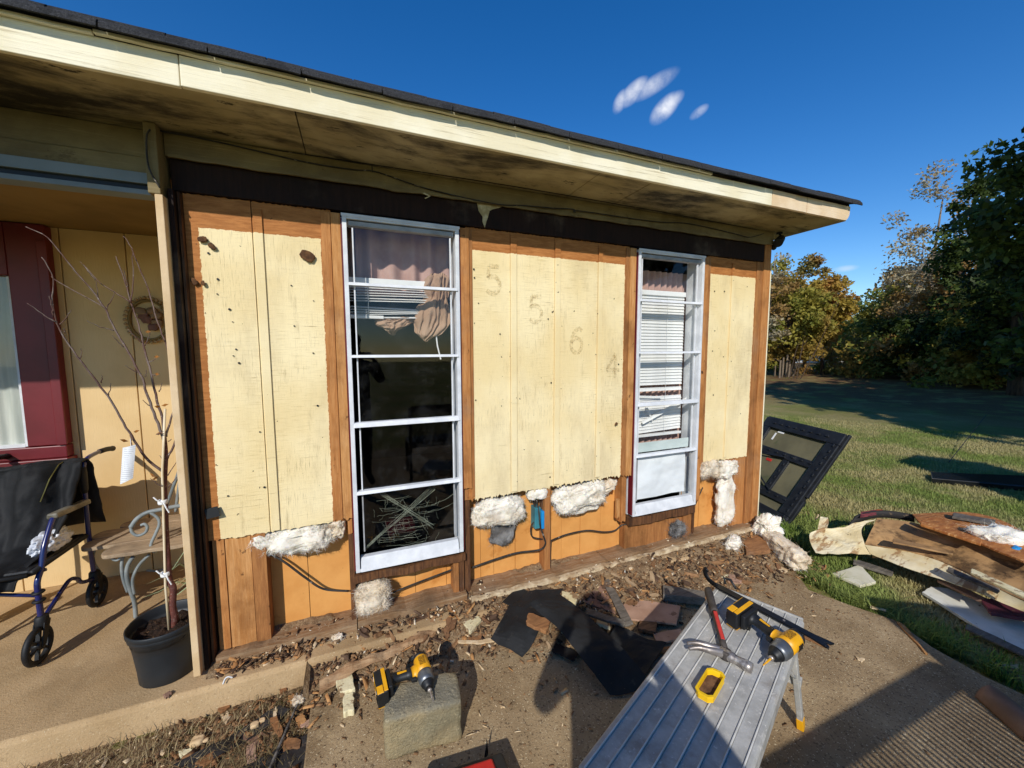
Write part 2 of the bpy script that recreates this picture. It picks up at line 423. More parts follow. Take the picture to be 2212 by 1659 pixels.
# siding boards with the painted field and the bare margins where trim was pulled off
def rough_panel(name, x0, x1, z0, z1, m, jag=.012, n=60, yf=0.0, th=.012, seed=0, jt=.003):
    rnd = random.Random(seed)
    bot = [(x0 + (x1 - x0) * i / n, yf, z0 + rnd.uniform(-1, .4) * jag * (1 if rnd.random() < .5 else .2)) for i in range(n + 1)]
    top = [(x1 - (x1 - x0) * i / n, yf, z1 + rnd.uniform(-1, 1) * jt) for i in range(n + 1)]
    return MB().prism((bot + top)[::-1], (0, th, 0)).build(name, m, H)
S1 = side_mat('siding_paint_narrow', -.672, -.150, .3, 2.185)
S2 = side_mat('siding_paint_wide', .668, 1.803, .3, 2.205)
S3 = side_mat('siding_paint_end', 2.632, 3.152, .3, 2.200)
B1 = side_mat('batten_paint_narrow', -.672, -.150, .3, 2.185, True); B2 = side_mat('batten_paint_wide', .668, 1.803, .3, 2.205, True); B3 = side_mat('batten_paint_end', 2.632, 3.152, .3, 2.200, True)
rough_panel('siding_board', -.722, -.456, .648, 2.335, S1, .008, 30, 0, .012, 1)
rough_panel('siding_board', -.452, -.098, .648, 2.335, S1, .008, 40, 0, .012, 2)
for i, (a, b) in enumerate(((.632, .918), (.921, 1.234), (1.237, 1.573), (1.576, 1.842))):
    rough_panel('siding_board', a, b, .655 + .004 * i, 2.335, S2, .02, 40, .0006 * i, .012, 5 + i)
rough_panel('siding_board', 2.602, 2.856, .672, 2.335, S3, .014, 30, 0, .012, 11)
rough_panel('siding_board', 2.859, 3.20, .668, 2.335, S3, .010, 30, .0006, .012, 12)
for x0, x1, z0, m in ((-.447, -.408, .652, B1), (.921, .962, .668, B2), (1.237, 1.277, .672, B2), (1.577, 1.611, .682, B2), (2.866, 2.894, .684, B3)):
    hb('batten', m, x0, x1, -.009, -.0006, z0, 2.30)

# bare strips beside the windows and at the corners
def strip(x0, x1, z0, z1, m=W_OR, y0=-.006, y1=.03, jag=.01, seed=0, name='trim_strip'):
    rnd = random.Random(seed); n = 6
    bot = [(x0 + (x1 - x0) * i / n, y0, z0 + rnd.uniform(-1, 1) * jag) for i in range(n + 1)]
    return MB().prism((bot + [(x1, y0, z1), (x0, y0, z1)])[::-1], (0, y1 - y0, 0)).build(name, m, H, bevel=.002)
strip(-.146, -.101, .655, 2.325, W_OR, -.0075, .03, .008, 1)
strip(-.098, -.052, .655, 2.325, W_PALE, -.012, .03, .008, 2)
strip(.596, .650, .735, 2.325, W_OR, -.012, .03, .006, 3)
strip(.598, .648, .655, .730, W_OR2, .004, .03, .004, 4)
strip(.653, .672, .665, 2.325, W_OR2, -.004, .03, .01, 5)
strip(1.808, 1.838, .66, 2.325, W_OR2, -.005, .03, .01, 6)
strip(1.841, 1.893, .66, 2.325, W_PALE, -.012, .03, .012, 7)
strip(2.556, 2.600, .36, 2.325, W_OR, -.010, .03, .015, 8)
strip(2.603, 2.630, .66, 2.325, W_OR2, -.004, -.0008, .008, 9)
strip(3.155, 3.222, .05, 2.335, W_OR2, -.008, .05, .012, 10)
strip(3.225, 3.306, .03, 2.50, W_OR, -.018, .06, .012, 11, 'corner_board')
hb('corner_edge_trim', M_FASC, 3.308, 3.322, -.016, .16, .04, 2.33)
strip(2.90, 3.02, .05, .664, W_OR2, .012, .09, .012, 12, 'stud')
strip(3.024, 3.150, .05, .664, W_OR, .008, .09, .012, 13, 'stud')
# left end of the wall
hb('corner_post', mat('beige_post_paint', '#d8bd96', '#c9ab80', 6, r=.7, bump=.3, bs=30, spots=[('#8a6a48', 12, .62, (1, 1, .5), .6)]), -.789, -.760, -.105, .02, .02, 2.285, bevel=.003)
MB().box(-.812, -.768, -.10, .02, 2.288, 2.583).build('post_cap', M_FRZ, H, bevel=.003)
hb('dark_post', W_DARK, -.758, -.738, -.060, .05, .01, 2.33)
hb('dark_post', W_ROT, -.735, -.724, -.030, .06, .01, 2.33)
# heads, frieze, soffit, fascia
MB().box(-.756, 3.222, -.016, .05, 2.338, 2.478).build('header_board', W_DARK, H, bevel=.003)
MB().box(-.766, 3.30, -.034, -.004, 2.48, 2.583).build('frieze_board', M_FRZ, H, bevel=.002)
def wavy_strip(x0, x1, y, z, h, d, amp, n, m, name):
    b = [(x0 + (x1 - x0) * i / n, y, z + amp * fbm(x0 + (x1 - x0) * i / n, 3, 1, 6, 3)) for i in range(n + 1)]
    t = [(p[0], y, p[2] + h + .003 * fbm(p[0], 1, 1, 30, 2)) for p in b[::-1]]
    return MB().prism(b + t, (0, d, 0)).build(name, m, H)
wavy_strip(-.75, 3.2, -.046, 2.470, .014, .011, .008, 160, M_FRZ, 'frieze_trim')
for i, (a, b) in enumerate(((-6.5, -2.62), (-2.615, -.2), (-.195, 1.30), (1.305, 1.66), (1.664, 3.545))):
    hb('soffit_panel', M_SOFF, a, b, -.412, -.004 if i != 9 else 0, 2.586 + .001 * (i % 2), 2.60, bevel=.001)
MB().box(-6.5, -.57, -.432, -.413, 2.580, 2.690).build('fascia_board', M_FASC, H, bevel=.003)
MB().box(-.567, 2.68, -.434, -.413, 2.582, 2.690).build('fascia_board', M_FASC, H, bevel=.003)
MB().box(2.684, 3.05, -.435, -.413, 2.582, 2.690).build('fascia_board', mat('pink_primer_paint', '#e6cfae', '#d9bd96', 5, r=.7, bump=.4, bs=20, bst=(.3, 4, 8)), H, bevel=.003)
MB().prism([(3.054, -.435, 2.582), (3.50, -.435, 2.584), (3.53, -.435, 2.59), (3.545, -.435, 2.605), (3.56, -.435, 2.628), (3.566, -.435, 2.690), (3.054, -.435, 2.690)], (0, .022, 0)).build('fascia_board', bpy.data.materials['pink_primer_paint'], H)
MB().box(3.546, 3.566, -.412, 4, 2.59, 2.68).build('rake_board', M_FASC, H, bevel=.003)
MB().box(3.322, 3.545, -.003, 4, 2.587, 2.60).build('soffit_panel', M_SOFF, H)
wavy_strip(-6.4, -.80, -.450, 2.686, .011, .015, .004, 60, M_FASC, 'drip_strip')
wavy_strip(-.795, 2.1, -.452, 2.690, .010, .017, .004, 90, M_FASC, 'drip_strip')
MB().box(-6.5, 3.56, -.43, -.40, 2.692, 2.710).build('roof_edge_board', W_DARK, H)
# roof with the shingle tabs of the eave course
roof = MB().hexa([(-6.5, -.45, 2.711), (3.60, -.45, 2.711), (3.60, 3.4, 3.65), (-6.5, 3.4, 3.65), (-6.5, -.45, 2.719), (3.60, -.45, 2.719), (3.60, 3.4, 3.66), (-6.5, 3.4, 3.66)])
roof.hexa([(-6.5, 3.4, 3.65), (3.6, 3.4, 3.65), (3.6, 7.4, 2.7), (-6.5, 7.4, 2.7), (-6.5, 3.4, 3.66), (3.6, 3.4, 3.66), (3.6, 7.4, 2.71), (-6.5, 7.4, 2.71)])
roof = roof.build('roof', M_SHIN, H)
rnd = random.Random(3)
sl_ = (3.65 - 2.706) / 3.85
def tab(x0, x1, y0, ln, z0, lip):
    n = 6; sag = [fbm(x0 + (x1 - x0) * i / n, z0 * 9, 1, 1.3, 2) * .010 + rnd.uniform(-.0015, .0015) for i in range(n + 1)]
    prof = [(0, -lip), (.003, -lip * .45), (.010, -.006), (.024, 0), (.09, .09 * sl_ - .002), (ln, ln * sl_)]
    def fn(u, v):
        q = prof[int(round(v * 5))]; s = sag[int(round(u * n))] * (1 - v * .9)
        return (x0 + (x1 - x0) * u, y0 + q[0] + s * .4, z0 + q[1] + s)
    return MB().grid(fn, n, 5).build('shingle', M_SHIN, roof, smooth=False, solid=.007, off=1)
x = -2.6
while x < 3.58:
    x1 = min(x + .305, 3.632); tab(x + .002, x1 - .003, -.476 + rnd.uniform(-.003, .003), .16, 2.724 + rnd.uniform(-.002, .002), .032); x += .305
x = -2.45
while x < 3.58:
    x1 = min(x + .31, 3.630); tab(x + .002, x1 - .003, -.463 + rnd.uniform(-.004, .003), .16, 2.7385 + rnd.uniform(-.002, .002), .026); x += .31

# studs, plates and the backs of the inside panels
xs = [-.50, -.30, -.075, .02, .30, .50, .62, .735, .83, .99, 1.2, 1.36, 1.52, 1.70, 1.86, 2.05, 2.3, 2.52, 2.72, 2.92, 3.3]
for i in range(len(xs) - 1):
    MB().prism([(xs[i] + .0015, .100 + .002 * (i % 3), .02), (xs[i] + .0015, .100 + .002 * (i % 3), .70 if (xs[i + 1] <= -.05 or (xs[i] > .55 and xs[i + 1] < 1.9) or xs[i] > 2.5) else .335), (xs[i + 1] - .0015, .100 + .002 * (i % 3), .70 if (xs[i + 1] <= -.05 or (xs[i] > .55 and xs[i + 1] < 1.9) or xs[i] > 2.5) else .335), (xs[i + 1] - .0015, .100 + .002 * (i % 3), .02)][::-1], (0, .008, 0)).build('inner_panel', M_HARD, H)
for k, (a, b, m, y0) in enumerate(((-.712, -.662, W_OR, .010), (-.659, -.548, W_PALE, .013), (-.545, -.480, W_OR2, .006))):
    strip(a, b, .035, .646, m, y0, .098, .006, 20 + k, 'stud')
strip(-.078, -.050, .02, .56, W_ROT, .0, .098, .02, 25, 'stud')
strip(-.078, -.054, .562, .650, W_OR, .0, .098, .004, 26, 'stud')
hb('flashing', M_ALU, -.050, -.046, -.01, .06, .40, .66)
strip(.525, .560, .04, .262, W_OR2, .004, .09, .012, 27, 'stud')
strip(.563, .592, .02, .268, W_ROT, -.006, .09, .02, 28, 'stud')
strip(.598, .640, .03, .652, W_ROT, .012, .098, .02, 29, 'stud')
strip(1.175, 1.222, .02, .668, W_OR2, .012, .098, .015, 30, 'stud')
strip(1.826, 1.868, .30, .66, W_OR, .012, .098, .012, 31, 'stud')
strip(1.78, 1.806, .33, .48, W_PALE, .0, .03, .02, 34, 'splinter')
strip(2.455, 2.528, .05, .30, W_OR2, .012, .098, .012, 32, 'stud')
strip(2.56, 2.585, .05, .36, W_ROT, .02, .098, .02, 33, 'stud')
# window sills of rough timber
wavy = lambda x0, x1, y, z, h, d, m, nm: wavy_strip(x0, x1, y, z, h, d, .012, 30, m, nm)
wavy(-.055, .60, -.016, .268, .045, .09, W_ROT, 'rough_sill')
wavy(1.885, 2.25, -.014, .255, .062, .09, W_ROT, 'rough_sill')
wavy(2.254, 2.55, -.016, .258, .060, .09, W_ROT, 'rough_sill')
wavy_strip(1.875, 2.57, .03, .05, .20, .06, .01, 40, W_OR2, 'cripple_board')
# bottom plate
for a, b, z in ((-.715, -.05, .004), (-.045, .60, .018), (.64, 1.66, .014), (1.665, 2.9, .016), (2.9, 3.3, .012)):
    wavy_strip(a, b, -.045, z, .042, .17, .012, 50, W_GREY, 'bottom_plate')

wavy_strip(.62, 1.75, -.085, .016, .026, .03, .012, 70, mat('pale_sill_edge', '#d6c4a2', '#a98f6c', 14, r=.9, bump=.8, bs=40, spots=[('#6a4e36', 18, .58, (1, 1, 1), .8)]), 'sill_edge')
wavy_strip(1.76, 3.28, -.085, .016, .026, .03, .012, 80, bpy.data.materials['pale_sill_edge'], 'sill_edge')
# house number left as dirty outlines after the numerals were taken off
t = NT('number_ghost')
gm = t.mix(t.ss(t.noise(60, (1, 1, 1), 5, .7), .35, .65), lin('#cdb682'), lin('#9c8454'))
t.fin(gm, .8)
tr = t.n.new('ShaderNodeBsdfTransparent'); ms = t.n.new('ShaderNodeMixShader')
t.l.new(t.ss(t.noise(45, (1, 1, 1), 6, .75), .40, .66, .03, .45), ms.inputs[0]); t.l.new(tr.outputs[0], ms.inputs[1]); t.l.new(t.b.outputs[0], ms.inputs[2]); t.l.new(ms.outputs[0], t.out.inputs[0])
M_GHOST = t.m
def arc(cx, cy, rx, ry, a0, a1, n=26):
    return [(cx + rx * math.cos(R(a0 + (a1 - a0) * i / n)), cy + ry * math.sin(R(a0 + (a1 - a0) * i / n))) for i in range(n + 1)]
GL = {'5': [[(.78, .97), (.30, .97)], [(.30, .97), (.24, .56)], arc(.46, .33, .34, .30, 132, -142)],
      '6': [arc(.5, .30, .30, .29, 0, 360, 40), [(.21, .36), (.22, .56), (.32, .76), (.48, .90), (.66, .95), (.80, .86)]],
      '4': [[(.66, .0), (.66, 1.0)], [(.66, 1.0), (.12, .32)], [(.12, .32), (.92, .32)]]}
def numeral(ch, cx, cz, h, y):
    for k, (hw, lo, m) in enumerate(((.085, 0, M_GHOST), )):
        b = MB()
        for st in GL[ch]:
            n = len(st); P = [Vector(q) for q in st]; nn = []
            for i in range(n):
                d = P[min(i + 1, n - 1)] - P[max(i - 1, 0)]; nn.append(Vector((-d.y, d.x)).normalized())
            rows = (-1, -.62, .62, 1)
            for r0, r1 in ((0, 1), (2, 3)):
                vs_ = [P[i] + nn[i] * hw * rows[r] for i in range(n) for r in (r0, r1)]
                b.add([(cx + (a.x - .5) * h * .8, y, cz + (a.y - .5) * h) for a in vs_], [(2 * i, 2 * i + 1, 2 * i + 3, 2 * i + 2) for i in range(n - 1)])
            vs_ = [P[i] + nn[i] * hw * rows[r] for i in range(n) for r in (1, 2)]
            b.add([(cx + (a.x - .5) * h * .8, y + .0001, cz + (a.y - .5) * h) for a in vs_], [(2 * i, 2 * i + 1, 2 * i + 3, 2 * i + 2) for i in range(0, n - 1)])
        b.build('number_mark', m, H)
for ch, cx, cz, y in (('5', .806, 2.035, -.0016), ('5', 1.098, 1.866, -.0016), ('6', 1.408, 1.668, -.0010), ('4', 1.712, 1.487, -.0006)):
    numeral(ch, cx, cz, .175, y)

# windows: frame > muntins, panes
def window(x0, x1, z0, z1, mz, label):
    f = MB()
    f.box(x0, x0 + .022, -.026, .03, z0, z1).box(x1 - .022, x1, -.026, .03, z0, z1)
    f.box(x0 + .022, x1 - .022, -.026, .03, z1 - .020, z1).box(x0 + .022, x1 - .022, -.026, .03, z0, z0 + .018)
    f.box(x0 - .004, x1 + .004, -.030, -.0265, z1 - .010, z1 + .006)
    f = f.build('window', M_WHT, H, bevel=.003); f['label'] = label
    MB().box(x0 + .03, x1 - .03, -.012, .03, z1 - .05, z1 - .026).build('head_rail', M_ALU, f, bevel=.002)
    s = MB().prism([(x0 + .028, -.036, z0 + .004), (x0 + .028, -.008, z0 + .078), (x0 + .028, .03, z0 + .078), (x0 + .028, .03, z0 + .004)], (x1 - x0 - .056, 0, 0))
    s.build('sill_rail', M_WHT, f, bevel=.003)
    MB().box(x0 - .007, x0 - .0005, -.018, .03, z0 + .01, z1 - .02).build('red_edge', M_RED, f)
    MB().box(x1 + .0005, x1 + .007, -.018, .03, z0 + .01, z1 - .02).build('red_edge', M_RED, f)
    zs = [z1 - .05] + list(mz) + [z0 + .10]
    for i, z in enumerate(mz):
        h = (.009, .0075, .0135, .009)[i]
        MB().hexa([(x0 + .02, -.034, z - h), (x1 - .012, -.034, z - h), (x1 - .012, .012, z - h), (x0 + .02, .012, z - h), (x0 + .02, -.024, z + h), (x1 - .012, -.024, z + h), (x1 - .012, .012, z + h), (x0 + .02, .012, z + h)]).build('muntin', M_WHT, f, bevel=.003)
    for i in range(5):
        a, b = zs[i + 1] + .008, zs[i] - .008
        for q in (x0 + .042, x1 - .056): MB().box(q + .004, q + .012, -.004, .012, a, b).build('sash_rail', M_WHT if i != 4 else M_ALU, f, bevel=.002)
        MB().add([(x0 + .05, .004, a), (x1 - .05, .004, a), (x1 - .05, .004, b), (x0 + .05, .004, b)], [(0, 1, 2, 3)]).build('window_pane', M_GLASS, f)
    # reveal inside the wall
    MB().box(x0 - .01, x0 + .02, .031, .13, z0, z1).box(x1 - .02, x1 + .01, .031, .13, z0, z1).box(x0 + .02, x1 - .02, .031, .13, z1 - .02, z1 + .01).box(x0 + .02, x1 - .02, .031, .13, z0 - .01, z0 + .02).build('inner_jamb', M_WHT, f)
    return f
window(-.044, .586, .335, 2.318, (1.960, 1.570, 1.188, .800), 'dark window with a bundled curtain and a web over its lowest pane')
window(1.905, 2.542, .335, 2.318, (1.960, 1.580, 1.192, .800), 'window with white slatted blind and paper in its lowest pane')

# shell of the room behind and of the house
sh = MB()
sh.box(-.72, -.06, .112, .13, .0, 2.5).box(.60, 1.89, .112, .13, .0, 2.5).box(2.556, 3.3, .112, .13, 0, 2.5)
for a, b in ((-.06, .60), (1.89, 2.556)): sh.box(a, b, .112, .13, 0, .32).box(a, b, .112, .13, 2.335, 2.5)
sh.box(-.74, -.72, .112, 3.6, 0, 2.5).box(3.28, 3.30, .112, 3.6, 0, 2.5).box(-.72, 3.28, 3.58, 3.6, 0, 2.5)
sh.build('room_wall', M_DRK, H)
hb('room_floor', M_CARPET, -.72, 3.28, .112, 3.58, .001, .02); hb('room_ceiling', M_DRK, -.72, 3.28, .13, 3.58, 2.5, 2.52)
hb('side_wall', M_FRZ, 3.307, 3.32, .165, 7.3, 0, 2.586); hb('back_wall', M_FRZ, -6.5, 3.30, 7.28, 7.3, 0, 2.9)
# porch recess on the left
hb('porch_beam', M_FRZ, -6.5, -.812, -.012, .05, 2.466, 2.584)
hb('porch_beam', M_FRZ, -6.5, -.812, -.020, .05, 2.396, 2.463)
hb('porch_rail', M_BEAM, -6.5, -.812, -.030, .05, 2.347, 2.394); hb('porch_track', M_BLK, -6.5, -.812, -.012, .05, 2.322, 2.346); hb('porch_rail', M_BEAM, -6.5, -.812, -.030, .05, 2.299, 2.321)
hb('porch_ceiling', M_PCEIL, -6.5, -.742, .051, 1.22, 2.405, 2.42)
hb('porch_end_or_added_wall', M_PORCH, -.742, -.724, .061, 1.20, 0, 2.404); hb('porch_end_or_added_wall', M_PORCH, -3.5, -3.45, -.05, 1.20, 0, 2.298)  # far left wall is unseen, added to keep sky light out of the porch
gx = [-6.5, -2.82, -2.42, -2.12, -1.77, -1.44, -1.10, -.742]
for i in range(len(gx) - 1):
    if i == 1: continue
    a, b = gx[i], gx[i + 1]
    if i in (0,):
        hb('porch_siding', M_PORCH, a, -2.86, 1.20, 1.23, 0, 2.404); continue
    hb('porch_siding', M_PORCH, a + .003, b - .003, 1.20, 1.23, 0, 2.404, bevel=.003)
hb('porch_siding', M_PORCH, -2.86, -2.423, 1.201, 1.23, 0, 2.404)
hb('porch_backing', W_DARK, -6.5, -.742, 1.231, 1.25, 0, 2.404)
# maroon window of the porch
M_SHEER = mat('sheer_curtain', '#e8ebe4', '#c9cfc8', 3, (6, 1, .4), r=.9, trans=.3)
rw = MB().box(-1.985, -1.80, 1.13, 1.198, .99, 2.40).box(-3.2, -1.986, 1.13, 1.198, 2.075, 2.40).box(-3.2, -1.80, 1.13, 1.198, .905, .985)
rw = rw.build('porch_window', M_RED, H, bevel=.006); rw['label'] = 'maroon framed porch window with a sheer curtain'
MB().box(-3.2, -1.785, 1.10, 1.198, .845, .903).build('window_sill', M_RED, rw, bevel=.005)
MB().box(-3.2, -1.80, 1.14, 1.198, .78, .843).build('window_apron', M_RED, rw, bevel=.005)
MB().box(-1.84, -1.79, 1.115, 1.129, .99, 2.3).build('window_casing', M_RED, rw, bevel=.004)
MB().box(-2.005, -1.987, 1.15, 1.196, .99, 2.07).box(-3.2, -2.006, 1.15, 1.196, .986, 1.005).build('window_bead', M_WHT, rw)
MB().add([(-3.2, 1.17, 1.006), (-2.006, 1.17, 1.006), (-2.006, 1.17, 2.07), (-3.2, 1.17, 2.07)], [(0, 1, 2, 3)]).build('window_pane', M_GLASS, rw)
MB().grid(lambda u, v: (-3.2 + 1.19 * u, 1.186 + .007 * math.sin(u * 90), 1.0 + 1.07 * v), 160, 2).build('sheer_curtain', M_SHEER, rw, smooth=True)

# ---------------------------------------------------------------- trees and woods
def leafmat(name, a, b, c=None, trans=.35):
    t = NT(name)
    k = t.n.new('ShaderNodeAttribute'); k.attribute_name = 'tint'
    cc = t.mix(k.outputs['Fac'], lin(a), lin(b))
    if c: cc = t.mix(t.ss(t.noise(.35, (1, 1, 1), 3), .5, .62), cc, lin(c))
    t.fin(cc, .6, 0, .3)
    tr = t.n.new('ShaderNodeBsdfTranslucent'); t.set(tr.inputs[0], cc)
    ms = t.n.new('ShaderNodeMixShader'); ms.inputs[0].default_value = trans
    t.l.new(t.b.outputs[0], ms.inputs[1]); t.l.new(tr.outputs[0], ms.inputs[2]); t.l.new(ms.outputs[0], t.out.inputs[0])
    return t.m
L_GRN = leafmat('green_leaves', '#56662a', '#8c9044')
L_OLV = leafmat('olive_gold_leaves', '#70742e', '#b5a64a', '#9a7e3a')
L_GLD = leafmat('gold_leaves', '#98863a', '#c9aa4e', '#ac763a')
L_RUS = leafmat('rusty_leaves', '#866838', '#ac8648', '#7a763e')
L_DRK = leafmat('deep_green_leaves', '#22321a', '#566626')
L_PALE = leafmat('pale_thin_leaves', '#9a9078', '#b8ac88', '#9c7c46')
M_BARK = mat('bark', '#5a4a3a', '#3c3026', 5, (4, 4, .6), r=.95, bump=.9, bs=20, bst=(3, 3, .5), bd=.03)
M_BARKP = mat('pale_bark', '#8a7a66', '#6a5c4c', 5, (4, 4, .6), r=.95, bump=.6, bs=20, bd=.03)
def leaves(cen, rad, n, size, rng, sq=1.0):
    """leaf quads scattered in clumps: cen (k,3) clump centres, rad (k,) radii"""
    k = len(cen); idx = rng.integers(0, k, n)
    d = rng.normal(0, 1, (n, 3)); d /= np.linalg.norm(d, axis=1)[:, None]
    r = rng.random(n) ** .45
    p = cen[idx] + d * (r * rad[idx])[:, None] * np.array([1, 1, .8])
    a = rng.normal(0, 1, (n, 3)); a /= np.linalg.norm(a, axis=1)[:, None]
    b = np.cross(a, rng.normal(0, 1, (n, 3))); b /= np.linalg.norm(b, axis=1)[:, None]
    s = size * (.55 + .9 * rng.random(n))[:, None]
    v = np.stack([p - a * s, p + b * s * .55, p + a * s, p - b * s * .55], 1).reshape(-1, 3)
    f = np.arange(n * 4).reshape(-1, 4)
    tint = np.clip(rng.normal(.45, .22, k)[idx] + rng.normal(0, .2, n), 0, 1)
    return v, f, np.repeat(tint, 4)
def tree(name, label, loc, h, cr, z0, nl, lm, tr=.2, size=.14, seed=0, lean=(0, 0), ncl=40, group=None, bark=None, gap=1.0, cat='tree', lean_top=None):
    rng = np.random.default_rng(seed); rd = random.Random(seed)
    T = thing(name, label, cat, loc, group=group)
    b = MB(); L = Vector(loc)
    top = h * .86
    pts = [Vector((lean[0] * t * t * h + .12 * math.sin(3 * t + seed), lean[1] * t * t * h + .1 * math.cos(4 * t + seed), t * top - .15)) for t in [i / 7 for i in range(8)]]
    b.tube([L + p for p in pts], [tr * (1.25 if i == 0 else 1) * (1 - .85 * i / 7) for i in range(8)], 9)
    cen = []; rad = []
    nb = 12
    for i in range(nb):
        t0 = max(z0 / h * .9, .12) + (1 - z0 / h) * .75 * (i / nb); t0 = min(t0, .95)
        k = int(t0 * 7); p0 = pts[min(k, 6)].lerp(pts[min(k + 1, 7)], t0 * 7 - k)
        a = i * 2.4 + seed + rd.uniform(-.4, .4)
        zz = (p0.z - z0) / max(.1, h - z0)
        rr = cr * math.sqrt(max(.12, 1 - (2 * max(0, zz) - .75) ** 2 * .8)) * rd.uniform(.6, .95)
        e = p0 + Vector((math.cos(a) * rr, math.sin(a) * rr, rr * rd.uniform(.25, .7)))
        m_ = p0.lerp(e, .5) + Vector((0, 0, rr * .08))
        r0 = tr * (1 - .8 * t0) * .55
        b.tube([L + p0, L + m_, L + e], [r0, r0 * .6, r0 * .15], 6)
        for q in (.55, .8, 1.0):
            w_ = p0.lerp(e, q) + Vector((rd.gauss(0, .2), rd.gauss(0, .2), rd.gauss(0, .2))) * cr * .3
            b.tube([L + p0.lerp(e, q * .8), L + w_], [r0 * .3, r0 * .1], 4, False)
            cen.append(w_); rad.append(cr * rd.uniform(.2, .4))
    while len(cen) < ncl:
        a = rd.uniform(0, 6.283); u = rd.random() ** .6; z = rd.random()
        s = math.sqrt(max(.05, 1 - (2 * z - .85) ** 2 * .85))
        cen.append(Vector((math.cos(a) * u * s * cr + lean[0] * h * .6, math.sin(a) * u * s * cr + lean[1] * h * .6, z0 + z * (h - z0)))); rad.append(cr * rd.uniform(.20, .42) * gap)
    b.build('trunk', bark or M_BARK, T, smooth=True)
    v, f, ti = leaves(np.array([list(L + c) for c in cen]), np.array(rad), nl, size, rng)
    o = npmesh('crown', v, f, lm, T)
    at = o.data.attributes.new('tint', 'FLOAT', 'POINT'); at.data.foreach_set('value', ti.astype(np.float32))
    return T
def at(u, d):   # ground point on the bearing of picture column u, d metres from the camera
    q = _fw * 831 + _rt * (u - 1106); q.z = 0; q.normalize()
    return (co.location.x + q.x * d, co.location.y + q.y * d)
def tp(u, d, z=0.0): x_, y_ = at(u, d); return (x_, y_, z)
WOOD = 'trees along the wood edge'
specs = [  # u, dist, h, crown r, z0, leaves, mat, label, trunk r, size
    ('maple_tree', 1697, 27, 6.4, 2.1, .9, 17000, L_OLV, 'broad olive and gold tree beside the house corner', .12, .095),
    ('maple_tree', 1772, 29, 5.5, 1.4, 2.7, 8000, L_GLD, 'golden tree to the right of the olive one', .10, .095),
    ('maple_tree', 1738, 31, 6.9, 1.6, 3.0, 8000, L_RUS, 'rust tinged tree top behind the olive and gold one', .10, .10),
    ('ash_tree', 1652, 24, 7.6, 1.2, 3.0, 2600, L_PALE, 'thin grey leaved tree rising just behind the house corner', .10, .08),
    ('wood_edge_tree', 1862, 44, 5.6, 2.0, .8, 5500, L_GRN, 'low green tree in the gap below the open sky', .16, .13),
    ('wood_edge_tree', 1828, 47, 5.0, 1.8, 1.0, 4500, L_RUS, 'rusty tree far back beside the white house', .16, .13),
    ('wood_edge_tree', 1880, 38, 5.4, 1.9, .5, 7500, L_GRN, 'dense green tree left of the tall pale tree', .16, .11),
    ('wood_edge_tree', 1930, 34, 5.3, 1.9, .4, 8000, L_OLV, 'olive tree under the tall pale tree', .16, .105),
    ('tall_tree', 1998, 31, 11.0, 2.3, 3.2, 5200, L_PALE, 'tall thinly leaved pale tree with sky showing through', .17, .085),
    ('tall_tree', 1962, 33, 8.6, 1.7, 2.6, 4500, L_PALE, 'shorter pale thin tree left of the tall one', .13, .085),
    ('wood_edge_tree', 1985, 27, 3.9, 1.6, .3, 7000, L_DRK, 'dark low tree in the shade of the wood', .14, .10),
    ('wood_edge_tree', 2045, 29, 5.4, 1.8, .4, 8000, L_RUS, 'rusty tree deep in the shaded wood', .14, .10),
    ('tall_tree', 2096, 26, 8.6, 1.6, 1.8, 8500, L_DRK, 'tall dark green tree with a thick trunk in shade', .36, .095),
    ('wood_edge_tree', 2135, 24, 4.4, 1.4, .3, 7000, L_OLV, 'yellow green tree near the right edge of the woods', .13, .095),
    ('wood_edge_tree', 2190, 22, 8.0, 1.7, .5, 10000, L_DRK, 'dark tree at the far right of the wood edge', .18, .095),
]
for i, (nm, u, d, h, cr, z0, nl, lm, lab, tr_, sz) in enumerate(specs):
    tree(nm, lab, tp(u, d, .2 if d > 25 else .0), h, cr, z0, nl, lm, tr_, sz, 40 + i, (0, 0), 60 if lm is not L_PALE else 50, WOOD, M_BARKP if lm is L_PALE else None)
# big dark tree hanging into the right side of the picture
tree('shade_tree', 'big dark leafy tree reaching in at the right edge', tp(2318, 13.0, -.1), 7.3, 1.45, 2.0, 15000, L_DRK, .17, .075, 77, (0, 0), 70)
# trees that stand in front of the lawn out of the picture and shade it
for i, (x_, y_, h) in enumerate(((9.8, -6.8, 12.5), (11, -10.5, 13.5), (13.6, -5.4, 10.8), (15, -9, 13.5), (18.8, -6.5, 12.5), (22.5, -9.5, 13.5))):
    tree('yard_tree', ('yard tree beyond the right edge whose shade crosses the lawn'), (x_, y_, -.13), h, 3.6, 6.0, 4200, L_DRK, .22, .32, 90 + i, (0, 0), 46, 'yard trees shading the lawn')
